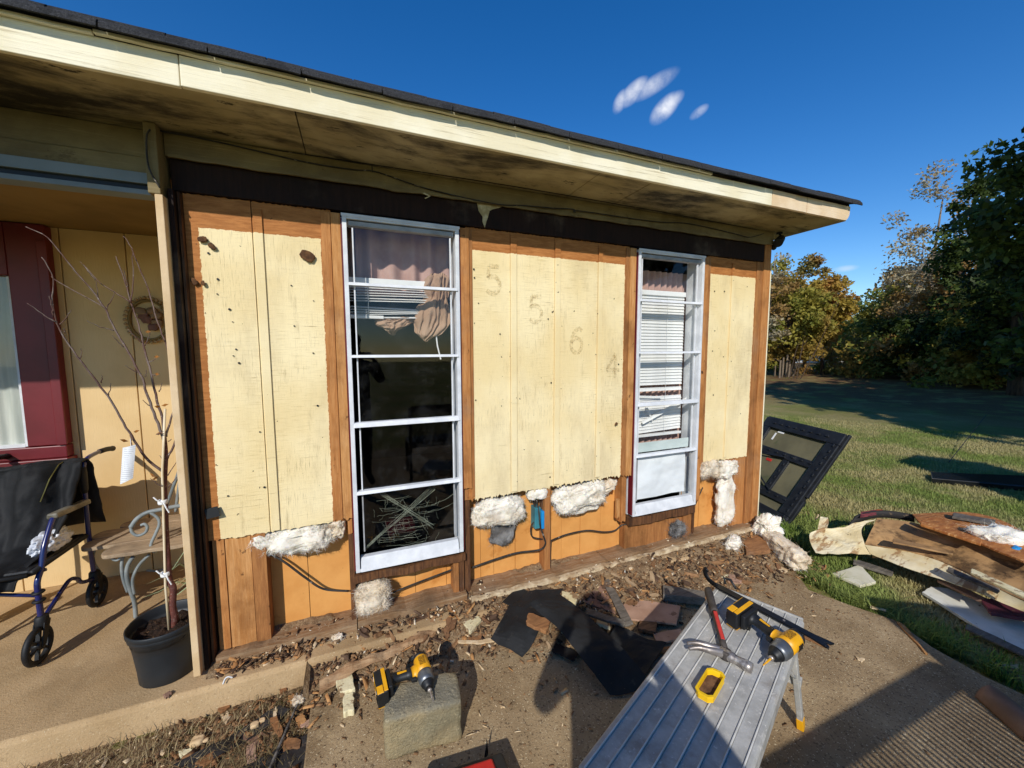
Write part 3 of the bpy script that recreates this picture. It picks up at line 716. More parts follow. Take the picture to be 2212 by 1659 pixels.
# undergrowth along the wood: one tangled mass
cen = []
for i in range(34):
    u = 1630 + i * 20 + RNG.uniform(-8, 8); d = 25 + 6 * (1 - i / 34) + RNG.uniform(-2, 3)
    if 1715 < u < 1815: d += 3
    T = tp(u, d, .15)
    cen += [[T[0] + RNG.normal(0, .8), T[1] + RNG.normal(0, .8), T[2] + RNG.uniform(.1, 1.9 if not 1715 < u < 1822 else .12) - (.35 if 1715 < u < 1822 else 0)] for _ in range(9)]
for lm, k in ((L_OLV, 0), (L_GRN, 1), (L_RUS, 2)):
    cc = np.array(cen[k::3]); v, f, ti = leaves(cc, RNG.uniform(.35, .75, len(cc)), 9000, .11, RNG)
    o = npmesh('undergrowth', v, f, lm); o.data.attributes.new('tint', 'FLOAT', 'POINT').data.foreach_set('value', ti.astype(np.float32))
    tag(o, ['olive', 'green', 'rusty'][k] + ' leaves of the tangled undergrowth below the wood edge', 'undergrowth', kind='stuff')
# a far screen of woodland behind the countable trees
cen = []
for i in range(260):
    u = RNG.uniform(1600, 2330) if i < 150 else (RNG.uniform(900, 1620) if i < 200 else RNG.uniform(2330, 3600)); d = RNG.uniform(50, 64)
    q = tp(u, d); hh = 4.5 + 1.2 * math.sin(u * .03) + (3.5 if u > 1900 else 0) + (2.0 if u < 1700 else 0)
    cen.append([q[0], q[1], RNG.uniform(.3, hh)])
v, f, ti = leaves(np.array(cen), RNG.uniform(1.0, 2.2, 260) + np.where(np.arange(260) > 150, .8, 0), 44000, .28, RNG)
o = npmesh('distant_woods', v, f, L_RUS); o.data.attributes.new('tint', 'FLOAT', 'POINT').data.foreach_set('value', ti.astype(np.float32))
tag(o, 'distant mass of autumn woodland closing the view', 'woods', kind='stuff')
# ---------------------------------------------------------------- inside the windows
def G(u, v, z=0.0):      # survey point: where the sight line of picture point u,v meets level z
    d = _fw * 831 + _rt * (u - 1106) + _up * (829.5 - v); t_ = (z - co.location.z) / d.z
    return co.location + d * t_
def Wy(u, v, y=0.0):     # the same on an upright plane parallel to the wall
    d = _fw * 831 + _rt * (u - 1106) + _up * (829.5 - v); t_ = (y - co.location.y) / d.y
    return co.location + d * t_
M_CURT = mat('dusty_pink_curtain', '#c9a698', '#bb9586', 8, r=.95, bump=.2, bs=180, trans=.15)
M_CLOTH = mat('tan_cloth', '#b3937a', '#a08066', 6, r=.95, bump=.25, bs=160)
M_SLAT = mat('white_blind_slat', '#eceae6', '#dcdad6', 5, r=.55, spec=.4)
def curtain(name, label, x0, x1, z0, z1, y, folds, amp, m=M_CURT):
    def fn(u, v):
        x = x0 + (x1 - x0) * u
        return (x, y + amp * math.sin(u * folds * 6.283 + .6 * math.sin(u * 9)) * (.6 + .4 * v if False else 1) + .012 * fbm(x, v, 1, 5, 2), z0 + (z1 - z0) * v + (.006 * math.sin(u * folds * 6.283) if v == 0 else 0))
    o = MB().grid(fn, int(folds * 16), 14).build(name, m, None, smooth=True)
    return tag(o, label, 'curtain')
curtain('curtain', 'dusty pink curtain across the top of the dark window', .02, .60, 1.93, 2.36, .20, 5, .020)
curtain('curtain', 'narrow dark edge of curtain at the left of the dark window', -.05, .03, 1.95, 2.36, .235, 1.4, .016)
curtain('curtain', 'gathered pink curtain above and behind the slatted blind', 1.94, 2.60, .80, 2.225, .185, 11, .013)
b1 = thing('raised_blind', 'white blind pulled up and tangled in the dark window', 'blind', (-.03, .13, 2.0))
MB().box(-.04, .50, .125, .155, 1.985, 2.022).build('head_rail', M_SLAT, b1, bevel=.002)
rnd = random.Random(5)
for i in range(11):
    z = 1.968 - i * .0155 - (.018 if i > 5 else 0); dz = rnd.uniform(-.012, .012) + (.02 if i == 9 else 0)
    MB().hexa([(-.035, .118, z - .006), (.46, .118, z + dz - .006), (.46, .15, z + dz + .004), (-.035, .15, z + .004), (-.035, .118, z - .004), (.46, .118, z + dz - .004), (.46, .15, z + dz + .006), (-.035, .15, z + .006)]).build('slat', M_SLAT, b1)
MB().box(-.035, .16, .116, .15, 1.788, 1.806).build('bottom_rail', M_SLAT, b1, bevel=.002)
MB().tube([(.075, .112, 1.99), (.077, .112, 1.88), (.074, .112, 1.80)], .0018, 5).build('cord', M_SLAT, b1)
MB().tube([(.466, .11, 1.70), (.472, .105, 1.63), (.49, .10, 1.545)], .0045, 6).build('wand', M_SLAT, b1)
# bundled cloth caught in the window
def cloth_lump(name, label, c, size, seed, m, rot=0):
    bm = bmesh.new(); bmesh.ops.create_icosphere(bm, subdivisions=5, radius=1)
    for v in bm.verts:
        p = v.co.normalized(); q = Vector((p.x * size[0], p.y * size[1], p.z * size[2]))
        ca, sa = math.cos(rot), math.sin(rot)
        s1 = math.sin((p.x * ca + p.z * sa) * 3.6 + 3.2 * fbm(p.x, p.y, p.z, 1.1, 2) + seed) ** 2
        s2 = abs(fbm(p.x + seed, p.y, p.z, 2.4, 4)) ** .8
        q *= 1 + .22 * s1 - .45 * s2 + .12 * fbm(p.x, p.y + seed, p.z, 1.0, 2)
        v.co = Vector(c) + Vector((q.x * ca - q.z * sa, q.y, q.x * sa + q.z * ca))
    me = bpy.data.meshes.new(name); bm.to_mesh(me); bm.free()
    return tag(link(name, me, m, None, True), label, 'cloth')
def swag(name, label, cx, zs, ws, xo, y, folds, amp, seed):
    """cloth hanging in gathered folds: half widths ws and offsets xo at heights zs"""
    def li(a, t_): k = t_ * (len(a) - 1); i = min(int(k), len(a) - 2); return a[i] + (a[i + 1] - a[i]) * (k - i)
    def fn(u, v):
        w_ = li(ws, v); s = 2 * u - 1
        ph = folds * 3.1416 * u + 4.5 * fbm(u * 1.6, v * 1.6, seed, 1.2, 3) + v * 1.2
        f_ = 1 - abs(math.sin(ph)) ** .7
        d = amp * f_ + .02 * fbm(u * 3, v * 3, seed + 4, 1, 3)
        return (cx + li(xo, v) + s * w_ + .010 * fbm(u * 2, v * 4, seed + 9, 1.4, 3), y - .055 * math.sqrt(max(0, 1 - s * s)) * min(1, w_ / .08) + d * .9, li(zs, v) + .012 * fbm(u * 2.5, v * 2, seed + 2, 1.5, 3) - .02 * (1 - s * s) * v)
    return tag(MB().grid(fn, 56, 60).build(name, M_CLOTH, None, True), label, 'cloth')
swag('bundled_curtain', 'tan curtain bundled into a hanging wad in the dark window', .46, [2.075, 2.045, 1.99, 1.93, 1.86, 1.78, 1.71, 1.675], [.05, .085, .085, .07, .105, .115, .085, .03], [.035, .03, .02, .02, .0, -.01, -.04, -.05], .135, 3, .030, 2)
swag('cloth_end', 'loose end of tan cloth drooping left of the bundle', .24, [1.80, 1.78, 1.755, 1.735, 1.715], [.13, .12, .10, .06, .015], [.0, -.01, -.02, -.03, -.03], .165, 2, .022, 7)
# slatted blind in the right window
b2 = thing('slatted_blind', 'white slatted blind with broken slats in the right window', 'blind', (2.2, .12, 2.05))
MB().box(1.95, 2.50, .11, .145, 2.025, 2.062).build('head_rail', M_SLAT, b2, bevel=.002)
me_slat = None
for i in range(46):
    z = 2.015 - i * .0243
    if i == 29 or 31 <= i <= 32: continue
    tilt = rnd.uniform(-.004, .004) + (-.012 * (i - 32) / 4 if i > 32 else 0)
    x0_ = 1.95
    if me_slat is None:
        o = MB().grid(lambda u, v: (.548 * u, -.006 + .012 * v * .55 + .004 * math.sin(v * 3.14), -.0138 + .0276 * v), 2, 4).build('slat', M_SLAT, b2, smooth=True); me_slat = o.data
    else:
        o = bpy.data.objects.new('slat', me_slat); COL.objects.link(o); o.parent = b2; o.matrix_parent_inverse = WM[b2.name].inverted()
    o.location = (x0_, .125, z); o.rotation_euler = (0, tilt, 0)
MB().box(1.95, 2.498, .11, .14, .905, .925).build('bottom_rail', M_SLAT, b2, bevel=.002)
for x_ in (2.02, 2.31): MB().tube([(x_, .106, 2.02), (x_ + .002, .106, 1.4), (x_, .106, .92)], .0012, 4).build('ladder_cord', M_SLAT, b2)
MB().box(-.008, .008, -.001, .001, -.12, .12).build('broken_slat', M_SLAT, b2).location = (0, 0, 0)
o = b2.children[-1]; o.matrix_parent_inverse = WM[b2.name].inverted(); o.location = (2.07, .09, 1.03); o.rotation_euler = (0, -.35, 0)
o = MB().box(-.007, .007, -.001, .001, -.07, .07).build('broken_slat', M_SLAT, b2); o.location = (2.14, .092, 1.10); o.rotation_euler = (0, -.5, 0)
o = MB().box(-.14, .14, -.001, .001, -.007, .007).build('broken_slat', M_SLAT, b2); o.location = (2.12, .094, 1.232); o.rotation_euler = (0, .07, 0)
o = MB().box(-.006, .006, -.001, .001, -.05, .05).build('broken_slat', M_SLAT, b2); o.location = (2.0, .095, 1.27); o.rotation_euler = (0, -.4, 0)
M_PAPER = mat('white_paper', '#eef0f2', '#e2e5e8', 4, r=.6, bump=.1, bs=5, bd=.01)
o = MB().grid(lambda u, v: (1.955 + .50 * u, .016 + .010 * fbm(u, v, 4, 2.2, 3) + .003 * math.sin(9 * u + 5 * v), .445 + .345 * v), 40, 40).build('paper_sheet', M_PAPER, None, smooth=True)
tag(o, 'crumpled white sheet covering the lowest pane of the right window', 'paper')
o = MB().grid(lambda u, v: (1.955 + .53 * u, .020 + .002 * fbm(u, v, 4, 5, 3), .815 + .075 * v), 6, 3).build('frosted_strip', mat('frosted_film', '#cdd6d2', '#bcc8c4', 4, r=.4), None)
tag(o, 'frosted strip across the right window above the paper', 'film')
# torn web and residue on the lowest dark pane
M_WEB = mat('dusty_web', '#a9ad98', '#7d8270', 20, r=.9, trans=.3)
b = MB(); rnd = random.Random(11)
def strand(p, q, r, sag=.01, n=5):
    pts = [(p[0] + (q[0] - p[0]) * i / n + rnd.uniform(-.003, .003), .016 + rnd.uniform(-.004, .006), p[1] + (q[1] - p[1]) * i / n - sag * math.sin(3.14 * i / n) + rnd.uniform(-.003, .003)) for i in range(n + 1)]
    b.tube(pts, r, 3, False)
def Wp(x, y): p = Wy(713.2 + x * .24803, 932.6 + y * .24803, .016); return (p.x, p.z)    # from the close-up of the pane
for k in range(9):
    strand([a + rnd.uniform(-.012, .012) for a in Wp(290, 1020)], [a + rnd.uniform(-.022, .022) for a in Wp(900, 480)], rnd.uniform(.0004, .0010), .0, 9)
    strand([a + rnd.uniform(-.012, .012) for a in Wp(450, 540)], [a + rnd.uniform(-.015, .015) for a in Wp(890, 830)], rnd.uniform(.0004, .0010), .0, 9)
for k in range(30):
    yy = 590 + k * 14.5 + rnd.uniform(-9, 9); xa = 380 + rnd.uniform(-10, 300); xb = 950 - rnd.uniform(0, 330)
    strand(Wp(xa, yy + 20), Wp(xb, yy - 30 + rnd.uniform(-18, 18)), rnd.uniform(.0003, .0008), .006, 9)
for k in range(46):
    xa = rnd.uniform(370, 960); ya = rnd.uniform(560, 900)
    strand(Wp(xa, ya), Wp(xa + rnd.uniform(-40, 40), ya + rnd.uniform(30, 90)), .0007, .0, 4)
strand(Wp(880, 640), Wp(1070, 545), .0009); strand(Wp(850, 700), Wp(1070, 620), .0007)
o = b.build('torn_web', M_WEB, None); tag(o, 'torn dusty web crossing the lowest pane of the dark window', 'cobweb')

# ---------------------------------------------------------------- insulation, wires and small things on the wall
def insul_mat(name, a, b_, d, amt=.6):
    t = NT(name)
    c = t.mix(t.ss(t.noise(11, (1, 1, 1), 6, .6), .35, .65), lin(a), lin(b_))
    c = t.mix(t.ss(t.noise(7, (1, 1, 1), 7, .7), .5, .68, 0, amt), c, lin(d))
    t.bump(t.math('ADD', t.noise(40, (1, 1, 1), 8, .7, dist=1.5), t.noise(140, (1, 3, 1), 4, .7)), .3, .010)
    m = t.fin(c, .95, 0, .1)
    t.b.inputs['Subsurface Weight'].default_value = .4; t.b.inputs['Subsurface Radius'].default_value = (.02, .015, .01); t.b.inputs['Subsurface Scale'].default_value = .5
    return m
M_INS = insul_mat('white_glass_wool', '#efe9dc', '#e0d7c4', '#a88c68', .5)
M_INSD = insul_mat('dirty_glass_wool', '#e3d7c2', '#cdb99c', '#7d6248', .8)
M_INSG = insul_mat('grey_fluff', '#8f8d8a', '#5c5956', '#2f2b28', .8)
def fuzz(parent, o, n, ln, m, seed=0):
    rng = np.random.default_rng(seed); me = o.data
    co_ = np.empty(len(me.vertices) * 3, np.float32); me.vertices.foreach_get('co', co_); co_ = co_.reshape(-1, 3)
    no = np.empty(len(me.vertices) * 3, np.float32); me.vertices.foreach_get('normal', no); no = no.reshape(-1, 3)
    i = rng.integers(0, len(co_), n); p = co_[i]; d = no[i] * .5 + rng.normal(0, .8, (n, 3)); d /= np.linalg.norm(d, axis=1)[:, None]
    s = np.cross(d, rng.normal(0, 1, (n, 3))); s /= np.linalg.norm(s, axis=1)[:, None]; L = ln * (.35 + 1.6 * rng.random(n) ** 3)[:, None]
    v = np.stack([p - s * .0010, p + s * .0010, p + d * L + [0, 0, -.3] * L * L * 8], 1).reshape(-1, 3)
    f = np.arange(n * 3).reshape(-1, 3)
    q = npmesh('loose_fibres', v, f, m, None, False, 3); q.parent = o; q['kind'] = 'stuff'; return q
def batt(label, c, size, m=M_INS, seed=0, amp=.3, sc=9, rot=0, tilt=(0, 0), nf=5500, ln=.022, sub=5):
    o = lump('insulation_batt', c, size, m, None, amp, sc, seed, sub, rot, tilt=tilt)
    tag(o, label, 'insulation', 'tufts of glass wool along the wall')
    if nf: fuzz(o, o, nf, ln, m, seed)
    return o
batt('long white wool batt below the left cream siding', (-.335, .035, .575), (.205, .05, .072), M_INS, 1, .38, 10, tilt=(0, -.03))
batt('grey end of the wool batt beside the dark window', (-.135, .04, .60), (.045, .045, .065), M_INSD, 2, .35, 14, nf=200)
batt('square dirty wool pad under the left end of the dark window', (.042, .012, .150), (.10, .05, .10), M_INSD, 3, .22, 11)
batt('thick cream wool lump left of the blue box', (.835, .025, .545), (.185, .055, .085), M_INS, 4, .36, 9, tilt=(0, -.05))
batt('small white wool corner just above the blue box', (1.125, .035, .618), (.075, .035, .045), M_INS, 5, .25, 12, nf=150)
batt('big folded wool lump right of the stud with the blue box', (1.46, .02, .545), (.21, .062, .085), M_INS, 6, .36, 8, tilt=(0, -.12))
batt('grey ragged tail of the folded wool lump', (1.70, .03, .585), (.085, .035, .035), M_INSD, 7, .45, 16, tilt=(0, -.3), nf=200)
batt('lower lip of wool hanging under the folded lump', (1.47, .045, .445), (.16, .025, .028), M_INS, 8, .4, 14, nf=200)
batt('tan rolled wool at the top of the right gap', (2.70, .02, .60), (.11, .06, .075), M_INSD, 9, .25, 9)
batt('white wool hanging down the right gap', (2.90, .012, .58), (.14, .05, .075), M_INS, 10, .4, 10, nf=900, ln=.03)
batt('long white wool tail hanging to the dirt at the right', (2.93, .018, .29), (.10, .035, .225), M_INS, 11, .38, 10, nf=900, ln=.03)
batt('dark grey wool flap hanging below the cream lump', (.88, .06, .375), (.085, .015, .095), M_INSG, 12, .5, 16, tilt=(0, .35), nf=500, ln=.03)
batt('grey cobwebby wool tuft below the right window', (2.39, .01, .14), (.075, .02, .06), M_INSG, 13, .6, 18, nf=900, ln=.06)
M_CAB = mat('dusty_black_cable', '#3a3632', '#24211e', 14, r=.75, spots=[('#9a8f80', 40, .6, (1, 1, 1), .7)])
def smooth(pts, n=6):
    pts = [Vector(p) for p in pts]; out = []
    for i in range(len(pts) - 1):
        p0, p1, p2, p3 = pts[max(i - 1, 0)], pts[i], pts[i + 1], pts[min(i + 2, len(pts) - 1)]
        for k in range(n):
            t_ = k / n
            out.append(.5 * ((2 * p1) + (p2 - p0) * t_ + (2 * p0 - 5 * p1 + 4 * p2 - p3) * t_ ** 2 + (3 * p1 - p0 - 3 * p2 + p3) * t_ ** 3))
    return out + [pts[-1]]
def cable(pts, r=.0055, name='cable', m=None, parent=None): return MB().tube(smooth(pts), r, 6).build(name, m or M_CAB, parent or H, smooth=True)
cable([(-.55, .05, .535), (-.46, .05, .49), (-.40, .05, .435), (-.31, .05, .33), (-.22, .05, .24), (-.09, .05, .195)], .0065)
cable([(.14, .05, .12), (.25, .05, .142), (.386, .05, .165), (.54, .05, .19)], .0055)
cable([(1.101, .05, .58), (1.115, .045, .50), (1.125, .04, .43), (1.085, .04, .385), (1.09, .04, .31), (1.15, .04, .28), (1.178, .04, .27)], .005)
cable([(1.125, .04, .57), (1.135, .02, .48), (1.145, .015, .38), (1.17, .01, .30), (1.178, .006, .25), (1.14, .02, .21), (.989, .05, .205), (.853, .055, .193), (.66, .06, .165)], .0065)
cable([(1.215, .05, .235), (1.30, .05, .253), (1.391, .05, .265), (1.549, .05, .262), (1.70, .05, .222), (1.80, .05, .216), (1.86, .05, .245), (1.90, .03, .255), (2.112, .025, .242), (2.50, .03, .238)], .0055)
cable([(2.60, .05, .25), (2.66, .05, .36), (2.70, .05, .43)], .005)
cable([(1.245, .045, .24), (1.238, .04, .15), (1.232, .03, .05)], .003)
for i in range(4): cable([(1.12 + i * .018, .05, .60), (1.118 + i * .018, .045, .53), (1.12 + i * .016, .045, .49)], .004)
M_BLUE = mat('blue_plastic', '#1f8fd0', '#1b80bd', 6, r=.4, spec=.5)
M_TEAL = mat('teal_plastic', '#3f8791', '#356f7a', 6, r=.5, spec=.4, spots=[('#8f8672', 20, .6, (1, 1, 1), .6)])
MB().box(1.105, 1.150, .020, .09, .365, .515).build('outlet_box_side', M_TEAL, H, bevel=.004)
MB().box(1.1505, 1.173, .008, .09, .362, .488).build('outlet_box', M_BLUE, H, bevel=.004)
# wire stapled along the soffit and the frieze
sw = [(-.785, -.115, 2.50), (-.80, -.12, 2.555), (-.78, -.06, 2.572)]
cable([(-.765, -.112, 2.31), (-.795, -.112, 2.38), (-.80, -.112, 2.46), (-.79, -.108, 2.54), (-.76, -.05, 2.575), (-.55, -.04, 2.572), (-.2, -.04, 2.545), (.02, -.04, 2.545), (.14, -.04, 2.552), (.4, -.042, 2.505), (.8, -.05, 2.474), (1.0, -.05, 2.490), (1.2, -.05, 2.500), (1.34, -.05, 2.512), (1.36, -.05, 2.495), (1.40, -.05, 2.508), (2.0, -.046, 2.515), (2.35, -.042, 2.54), (2.8, -.042, 2.52), (3.0, -.042, 2.51), (3.2, -.03, 2.568)], .0035, 'soffit_wire')
cable([(-.74, -.02, 2.581), (.2, -.05, 2.583), (1.0, -.07, 2.583), (2.0, -.06, 2.583), (3.2, -.03, 2.58)], .0025, 'soffit_wire')
cable([(.115, -.038, 2.582), (.117, -.038, 2.548)], .0025, 'soffit_wire')
# scrap of old paint and paper left on the header
M_FLAP = mat('peeling_paint_scrap', '#c9bb95', '#a8966c', 30, r=.8)
MB().prism([(.70, -.020, 2.476), (.71, -.022, 2.43), (.735, -.020, 2.40), (.733, -.022, 2.37), (.745, -.030, 2.335), (.757, -.022, 2.372), (.768, -.020, 2.40), (.78, -.020, 2.44), (.80, -.020, 2.452), (.84, -.020, 2.466), (.86, -.020, 2.476)], (0, .002, 0)).build('paint_scrap', M_FLAP, H)
MB().prism([(.385, -.05, 2.478), (.42, -.058, 2.462), (.39, -.06, 2.442), (.385, -.058, 2.446), (.41, -.056, 2.461), (.375, -.05, 2.472)], (0, .002, 0)).build('paint_scrap', M_FLAP, H)
for (x_, z_, s_, sd) in ((-.215, 2.09, .035, 1), (-.70, 1.93, .018, 2), (-.665, 1.925, .012, 3), (1.745, 1.06, .014, 5), (-.655, 2.13, .02, 6), (-.62, 2.10, .018, 8), (2.57, 1.42, .012, 9)):
    lump('bark_scab', (x_, -.012, z_), (s_, .005, s_ * .7), mat('scab_brown_%d' % sd, '#6b4a2c', '#4a301c', 40, r=.9), H, .5, 60, sd, 3, tilt=(0, .5 * sd))
MB().obox((-.692, -.022, .80), (.028, 0, .004), (0, .002, 0), (-.006, .004, .024)).build('black_scrap', M_BLK, H)
for k in range(46):
    rr = random.Random(k * 7 + 1); xx = rr.choice([-.62, -.56, -.46, -.28, -.2, -.16, .70, .86, .93, 1.2, 1.225, 1.5, 1.57, 1.76, 1.79, 2.7, 2.8, 2.9, 3.05, 3.1]) + rr.uniform(-.02, .02)
    zz = rr.uniform(.7, 2.15); s_ = rr.uniform(.0025, .006)
    MB().lathe([(s_, 0), (s_, .002)], (xx, -.0035, zz), 7, (0, -1, 0)).build('nail_hole', M_BLK, H)
# security camera under the eave
sc_ = thing('security_camera', 'black security camera under the right end of the eave', 'camera', (3.38, .02, 2.5))
M_BPL = mat('black_plastic', '#16171a', '#101113', 8, r=.42, spec=.5)
MB().lathe([(.022, 0), (.024, .012), (.018, .014)], (3.36, -.04, 2.585), 14, (0, 0, -1)).build('mount', M_BPL, sc_, True)
MB().tube([(3.36, -.04, 2.575), (3.365, -.05, 2.555), (3.36, -.06, 2.54)], .007, 8).build('ball_joint', M_BPL, sc_, True)
MB().lathe([(.022, -.055), (.031, -.05), (.033, 0), (.033, .045), (.028, .055)], (3.345, -.055, 2.515), 18, (-.8, -.35, -.45)).build('body', M_BPL, sc_, True)
MB().lathe([(.034, .03), (.036, .07), (.030, .072)], (3.345, -.055, 2.515), 18, (-.8, -.35, -.45)).build('hood', M_BLK, sc_, True)
MB().lathe([(.018, 0), (.025, .02), (.018, .03)], (3.325, -.01, 2.47), 14, (1, 0, 0)).build('junction_knob', M_BPL, sc_, True)

# ---------------------------------------------------------------- debris over the dirt
def chips(name, label, n, pos, smin, smax, m, seed, thin=.25, tilt=.5, elong=2.2):
    rng = np.random.default_rng(seed)
    base = np.array([(x, y, z) for z in (-1, 1) for x, y in ((-1, -1), (1, -1), (1, 1), (-1, 1))], float)
    P = np.array([pos(rng) for _ in range(n)]); s = smin + (smax - smin) * rng.random(n) ** 2.4
    sc3 = np.stack([s * (1 + (elong - 1) * rng.random(n)), s * (.35 + .5 * rng.random(n)), s * thin * (.4 + rng.random(n))], 1)
    v = base[None] * sc3[:, None, :] * (1 + rng.normal(0, .22, (n, 8, 1)))
    a = rng.random(n) * 6.283; tx = rng.normal(0, tilt, n); ty = rng.normal(0, tilt, n)
    ca, sa = np.cos(a), np.sin(a)
    z = v[..., 2] + v[..., 0] * np.sin(tx)[:, None] + v[..., 1] * np.sin(ty)[:, None]
    x = v[..., 0] * ca[:, None] - v[..., 1] * sa[:, None]; y = v[..., 0] * sa[:, None] + v[..., 1] * ca[:, None]
    v = np.stack([x, y, z], 2) + P[:, None, :]
    q = np.array([(3, 2, 1, 0), (4, 5, 6, 7), (0, 1, 5, 4), (1, 2, 6, 5), (2, 3, 7, 6), (3, 0, 4, 7)])
    f = (np.arange(n)[:, None, None] * 8 + q[None]).reshape(-1, 4)
    o = npmesh(name, v.reshape(-1, 3), f, m)
    return tag(o, label, 'debris', kind='stuff')
def on_dirt(rng):
    x = rng.uniform(-.7, 3.35); y = rng.normal(-.17, .14) - (.14 if x > .8 else 0)
    y = min(y, .03); 
    if x < -.27: y = max(-.15, min(.03, y * .5)) 
    z = dirt_h(x, y)
    return (x, y, max(z, -.078) + .004)
C_BRN = mat('rotten_chip', '#94714e', '#6d5036', 30, r=.95)
C_TAN = mat('tan_chip', '#b98b58', '#99693c', 30, r=.9)
C_PALE = mat('pale_chip', '#d9c3a0', '#c2a67e', 30, r=.9)
C_DK = mat('dark_crumb', '#4a3526', '#2f2118', 30, r=.95)
C_ORG = mat('orange_chip', '#946a44', '#754f30', 30, r=.9)
chips('rotten_crumbs', 'brown rotten wood crumbs over the dirt strip', 3200, on_dirt, .002, .010, C_BRN, 1, .5)
chips('tan_splinters', 'tan splinters over the dirt strip', 800, on_dirt, .002, .013, C_TAN, 2, .25, .6, 3)
chips('pale_flakes', 'pale paint and wood flakes over the dirt strip', 700, on_dirt, .002, .010, C_PALE, 3, .25)
chips('dark_crumbs', 'dark crumbs over the dirt strip', 2200, on_dirt, .002, .010, C_DK, 4, .6)
def on_pad(rng):
    x = rng.uniform(-.2, 2.95); y = -.35 - abs(rng.normal(0, .55)); y = max(y, -2.2)
    return (x, y, -.077)
chips('pad_crumbs', 'brown crumbs scattered over the concrete pad', 700, on_pad, .0015, .007, C_BRN, 6, .35, .1)
chips('pad_splinters', 'pale splinters scattered over the concrete pad', 130, on_pad, .0015, .009, C_PALE, 7, .25, .1, 3.5)
def on_patch(rng):
    y = rng.uniform(-1.15, -.21); x = rng.uniform(-1.7, -.27); 
    return (x, y, -.125 + .01 * rng.random())
chips('yard_crumbs', 'brown crumbs in the dead grass beside the pad', 1800, lambda r: (r.uniform(-.9, -.27), r.uniform(-1.0, -.2), -.12), .002, .009, C_BRN, 8, .5)
chips('yard_flakes', 'pale flakes in the dead grass beside the pad', 500, on_patch, .003, .012, C_PALE, 9, .3)
chips('yard_splinters', 'orange splinters in the dead grass beside the pad', 200, lambda r: (r.uniform(-.8, -.27), r.uniform(-1.0, -.2), -.115), .004, .016, C_ORG, 10, .25, .3, 2.5)
def on_base(rng):
    x = rng.uniform(-.6, 3.3); y = rng.normal(-.03, .03); return (x, y, dirt_h(x, y) + .012)
chips('wool_crumbs', 'little tufts of glass wool along the wall base', 150, on_base, .003, .010, M_INSD, 11, .8, .8, 1.4)
def on_fringe(rng):
    x = rng.uniform(-.2, 2.2); y = rng.uniform(-.45, -.08); return (x, y, max(dirt_h(x, y), -.078) + .008)
chips('wool_crumbs', 'little tufts of glass wool scattered on the dirt', 50, on_fringe, .003, .010, M_INSD, 12, .8, .8, 1.4)

# countable broken bits in the rubble band
W_BITS = [wood('rubble_wood_%d' % i, a, b, c, st=(1, 6, 6), bump=1.2) for i, (a, b, c) in enumerate((('#8a6444', '#5c412c', '#2a1c12'), ('#a8805a', '#7d5a3a', '#3c2818'), ('#6d5440', '#46352a', '#1e1510'), ('#b59a78', '#8d7354', '#4a3828')))]
rk = random.Random(21); bits = []
for i in range(12):
    n_ = rk.randint(6, 9); L_, w_ = rk.uniform(.02, .05), rk.uniform(.008, .02)
    pol = [(math.cos(6.283 * j / n_) * L_ * rk.uniform(.6, 1.15), math.sin(6.283 * j / n_) * w_ * rk.uniform(.5, 1.3), 0) for j in range(n_)]
    b = MB().prism(pol, (rk.uniform(-.004, .004), 0, rk.uniform(.006, .016))); me = bpy.data.meshes.new('wood_fragment'); me.from_pydata(b.v, [], b.f); me.materials.append(W_BITS[i % 4]); bits.append(me)
for i in range(120):
    x_ = rk.uniform(-.2, 3.25); y_ = -.05 - abs(rk.gauss(.12, .13)) - (.10 if x_ > .7 else 0)
    o = bpy.data.objects.new('wood_fragment', bits[i % 12]); COL.objects.link(o); WM[o.name] = Matrix()
    o.location = (x_, y_, max(dirt_h(x_, y_), -.08) + .004); o.rotation_euler = (rk.gauss(0, .3), rk.gauss(0, .3), rk.uniform(0, 6.28)); s_ = rk.uniform(.6, 1.5); o.scale = (s_, s_, s_)
    tag(o, 'small rotten wood fragment in the rubble along the wall base', 'wood scrap', 'rotten fragments in the rubble')

# ---------------------------------------------------------------- grass
def blades(name, label, n, pos, h0, h1, m, seed, w_=.0022, lean=.5):
    rng = np.random.default_rng(seed); P = np.array(pos(rng, n)); n = len(P)
    a = rng.random(n) * 6.283; h = h0 + (h1 - h0) * rng.random(n) ** 1.5
    d = np.stack([np.cos(a), np.sin(a), np.zeros(n)], 1); s = np.stack([-np.sin(a), np.cos(a), np.zeros(n)], 1) * (w_ * (.6 + .8 * rng.random(n)))[:, None]
    ln = (lean * rng.random(n) * h)[:, None]; up = np.array([0, 0, 1.0])
    m1 = P + d * ln * .35 + up * (h * .6)[:, None]; t2 = P + d * ln * 1.3 + up * (h * .95)[:, None]
    v = np.stack([P - s, P + s, m1 + s * .8, m1 - s * .8, t2], 1).reshape(-1, 3)
    o_ = np.arange(n)[:, None] * 5
    f = np.concatenate([np.concatenate([o_, o_ + 1, o_ + 2], 1), np.concatenate([o_, o_ + 2, o_ + 3], 1), np.concatenate([o_ + 3, o_ + 2, o_ + 4], 1)], 0)
    o = npmesh(name, v, f, m, None, False, 3)
    ti = np.repeat(np.clip(rng.normal(.5, .3, n), 0, 1), 5); o.data.attributes.new('tint', 'FLOAT', 'POINT').data.foreach_set('value', ti.astype(np.float32))
    return tag(o, label, 'grass', kind='stuff')
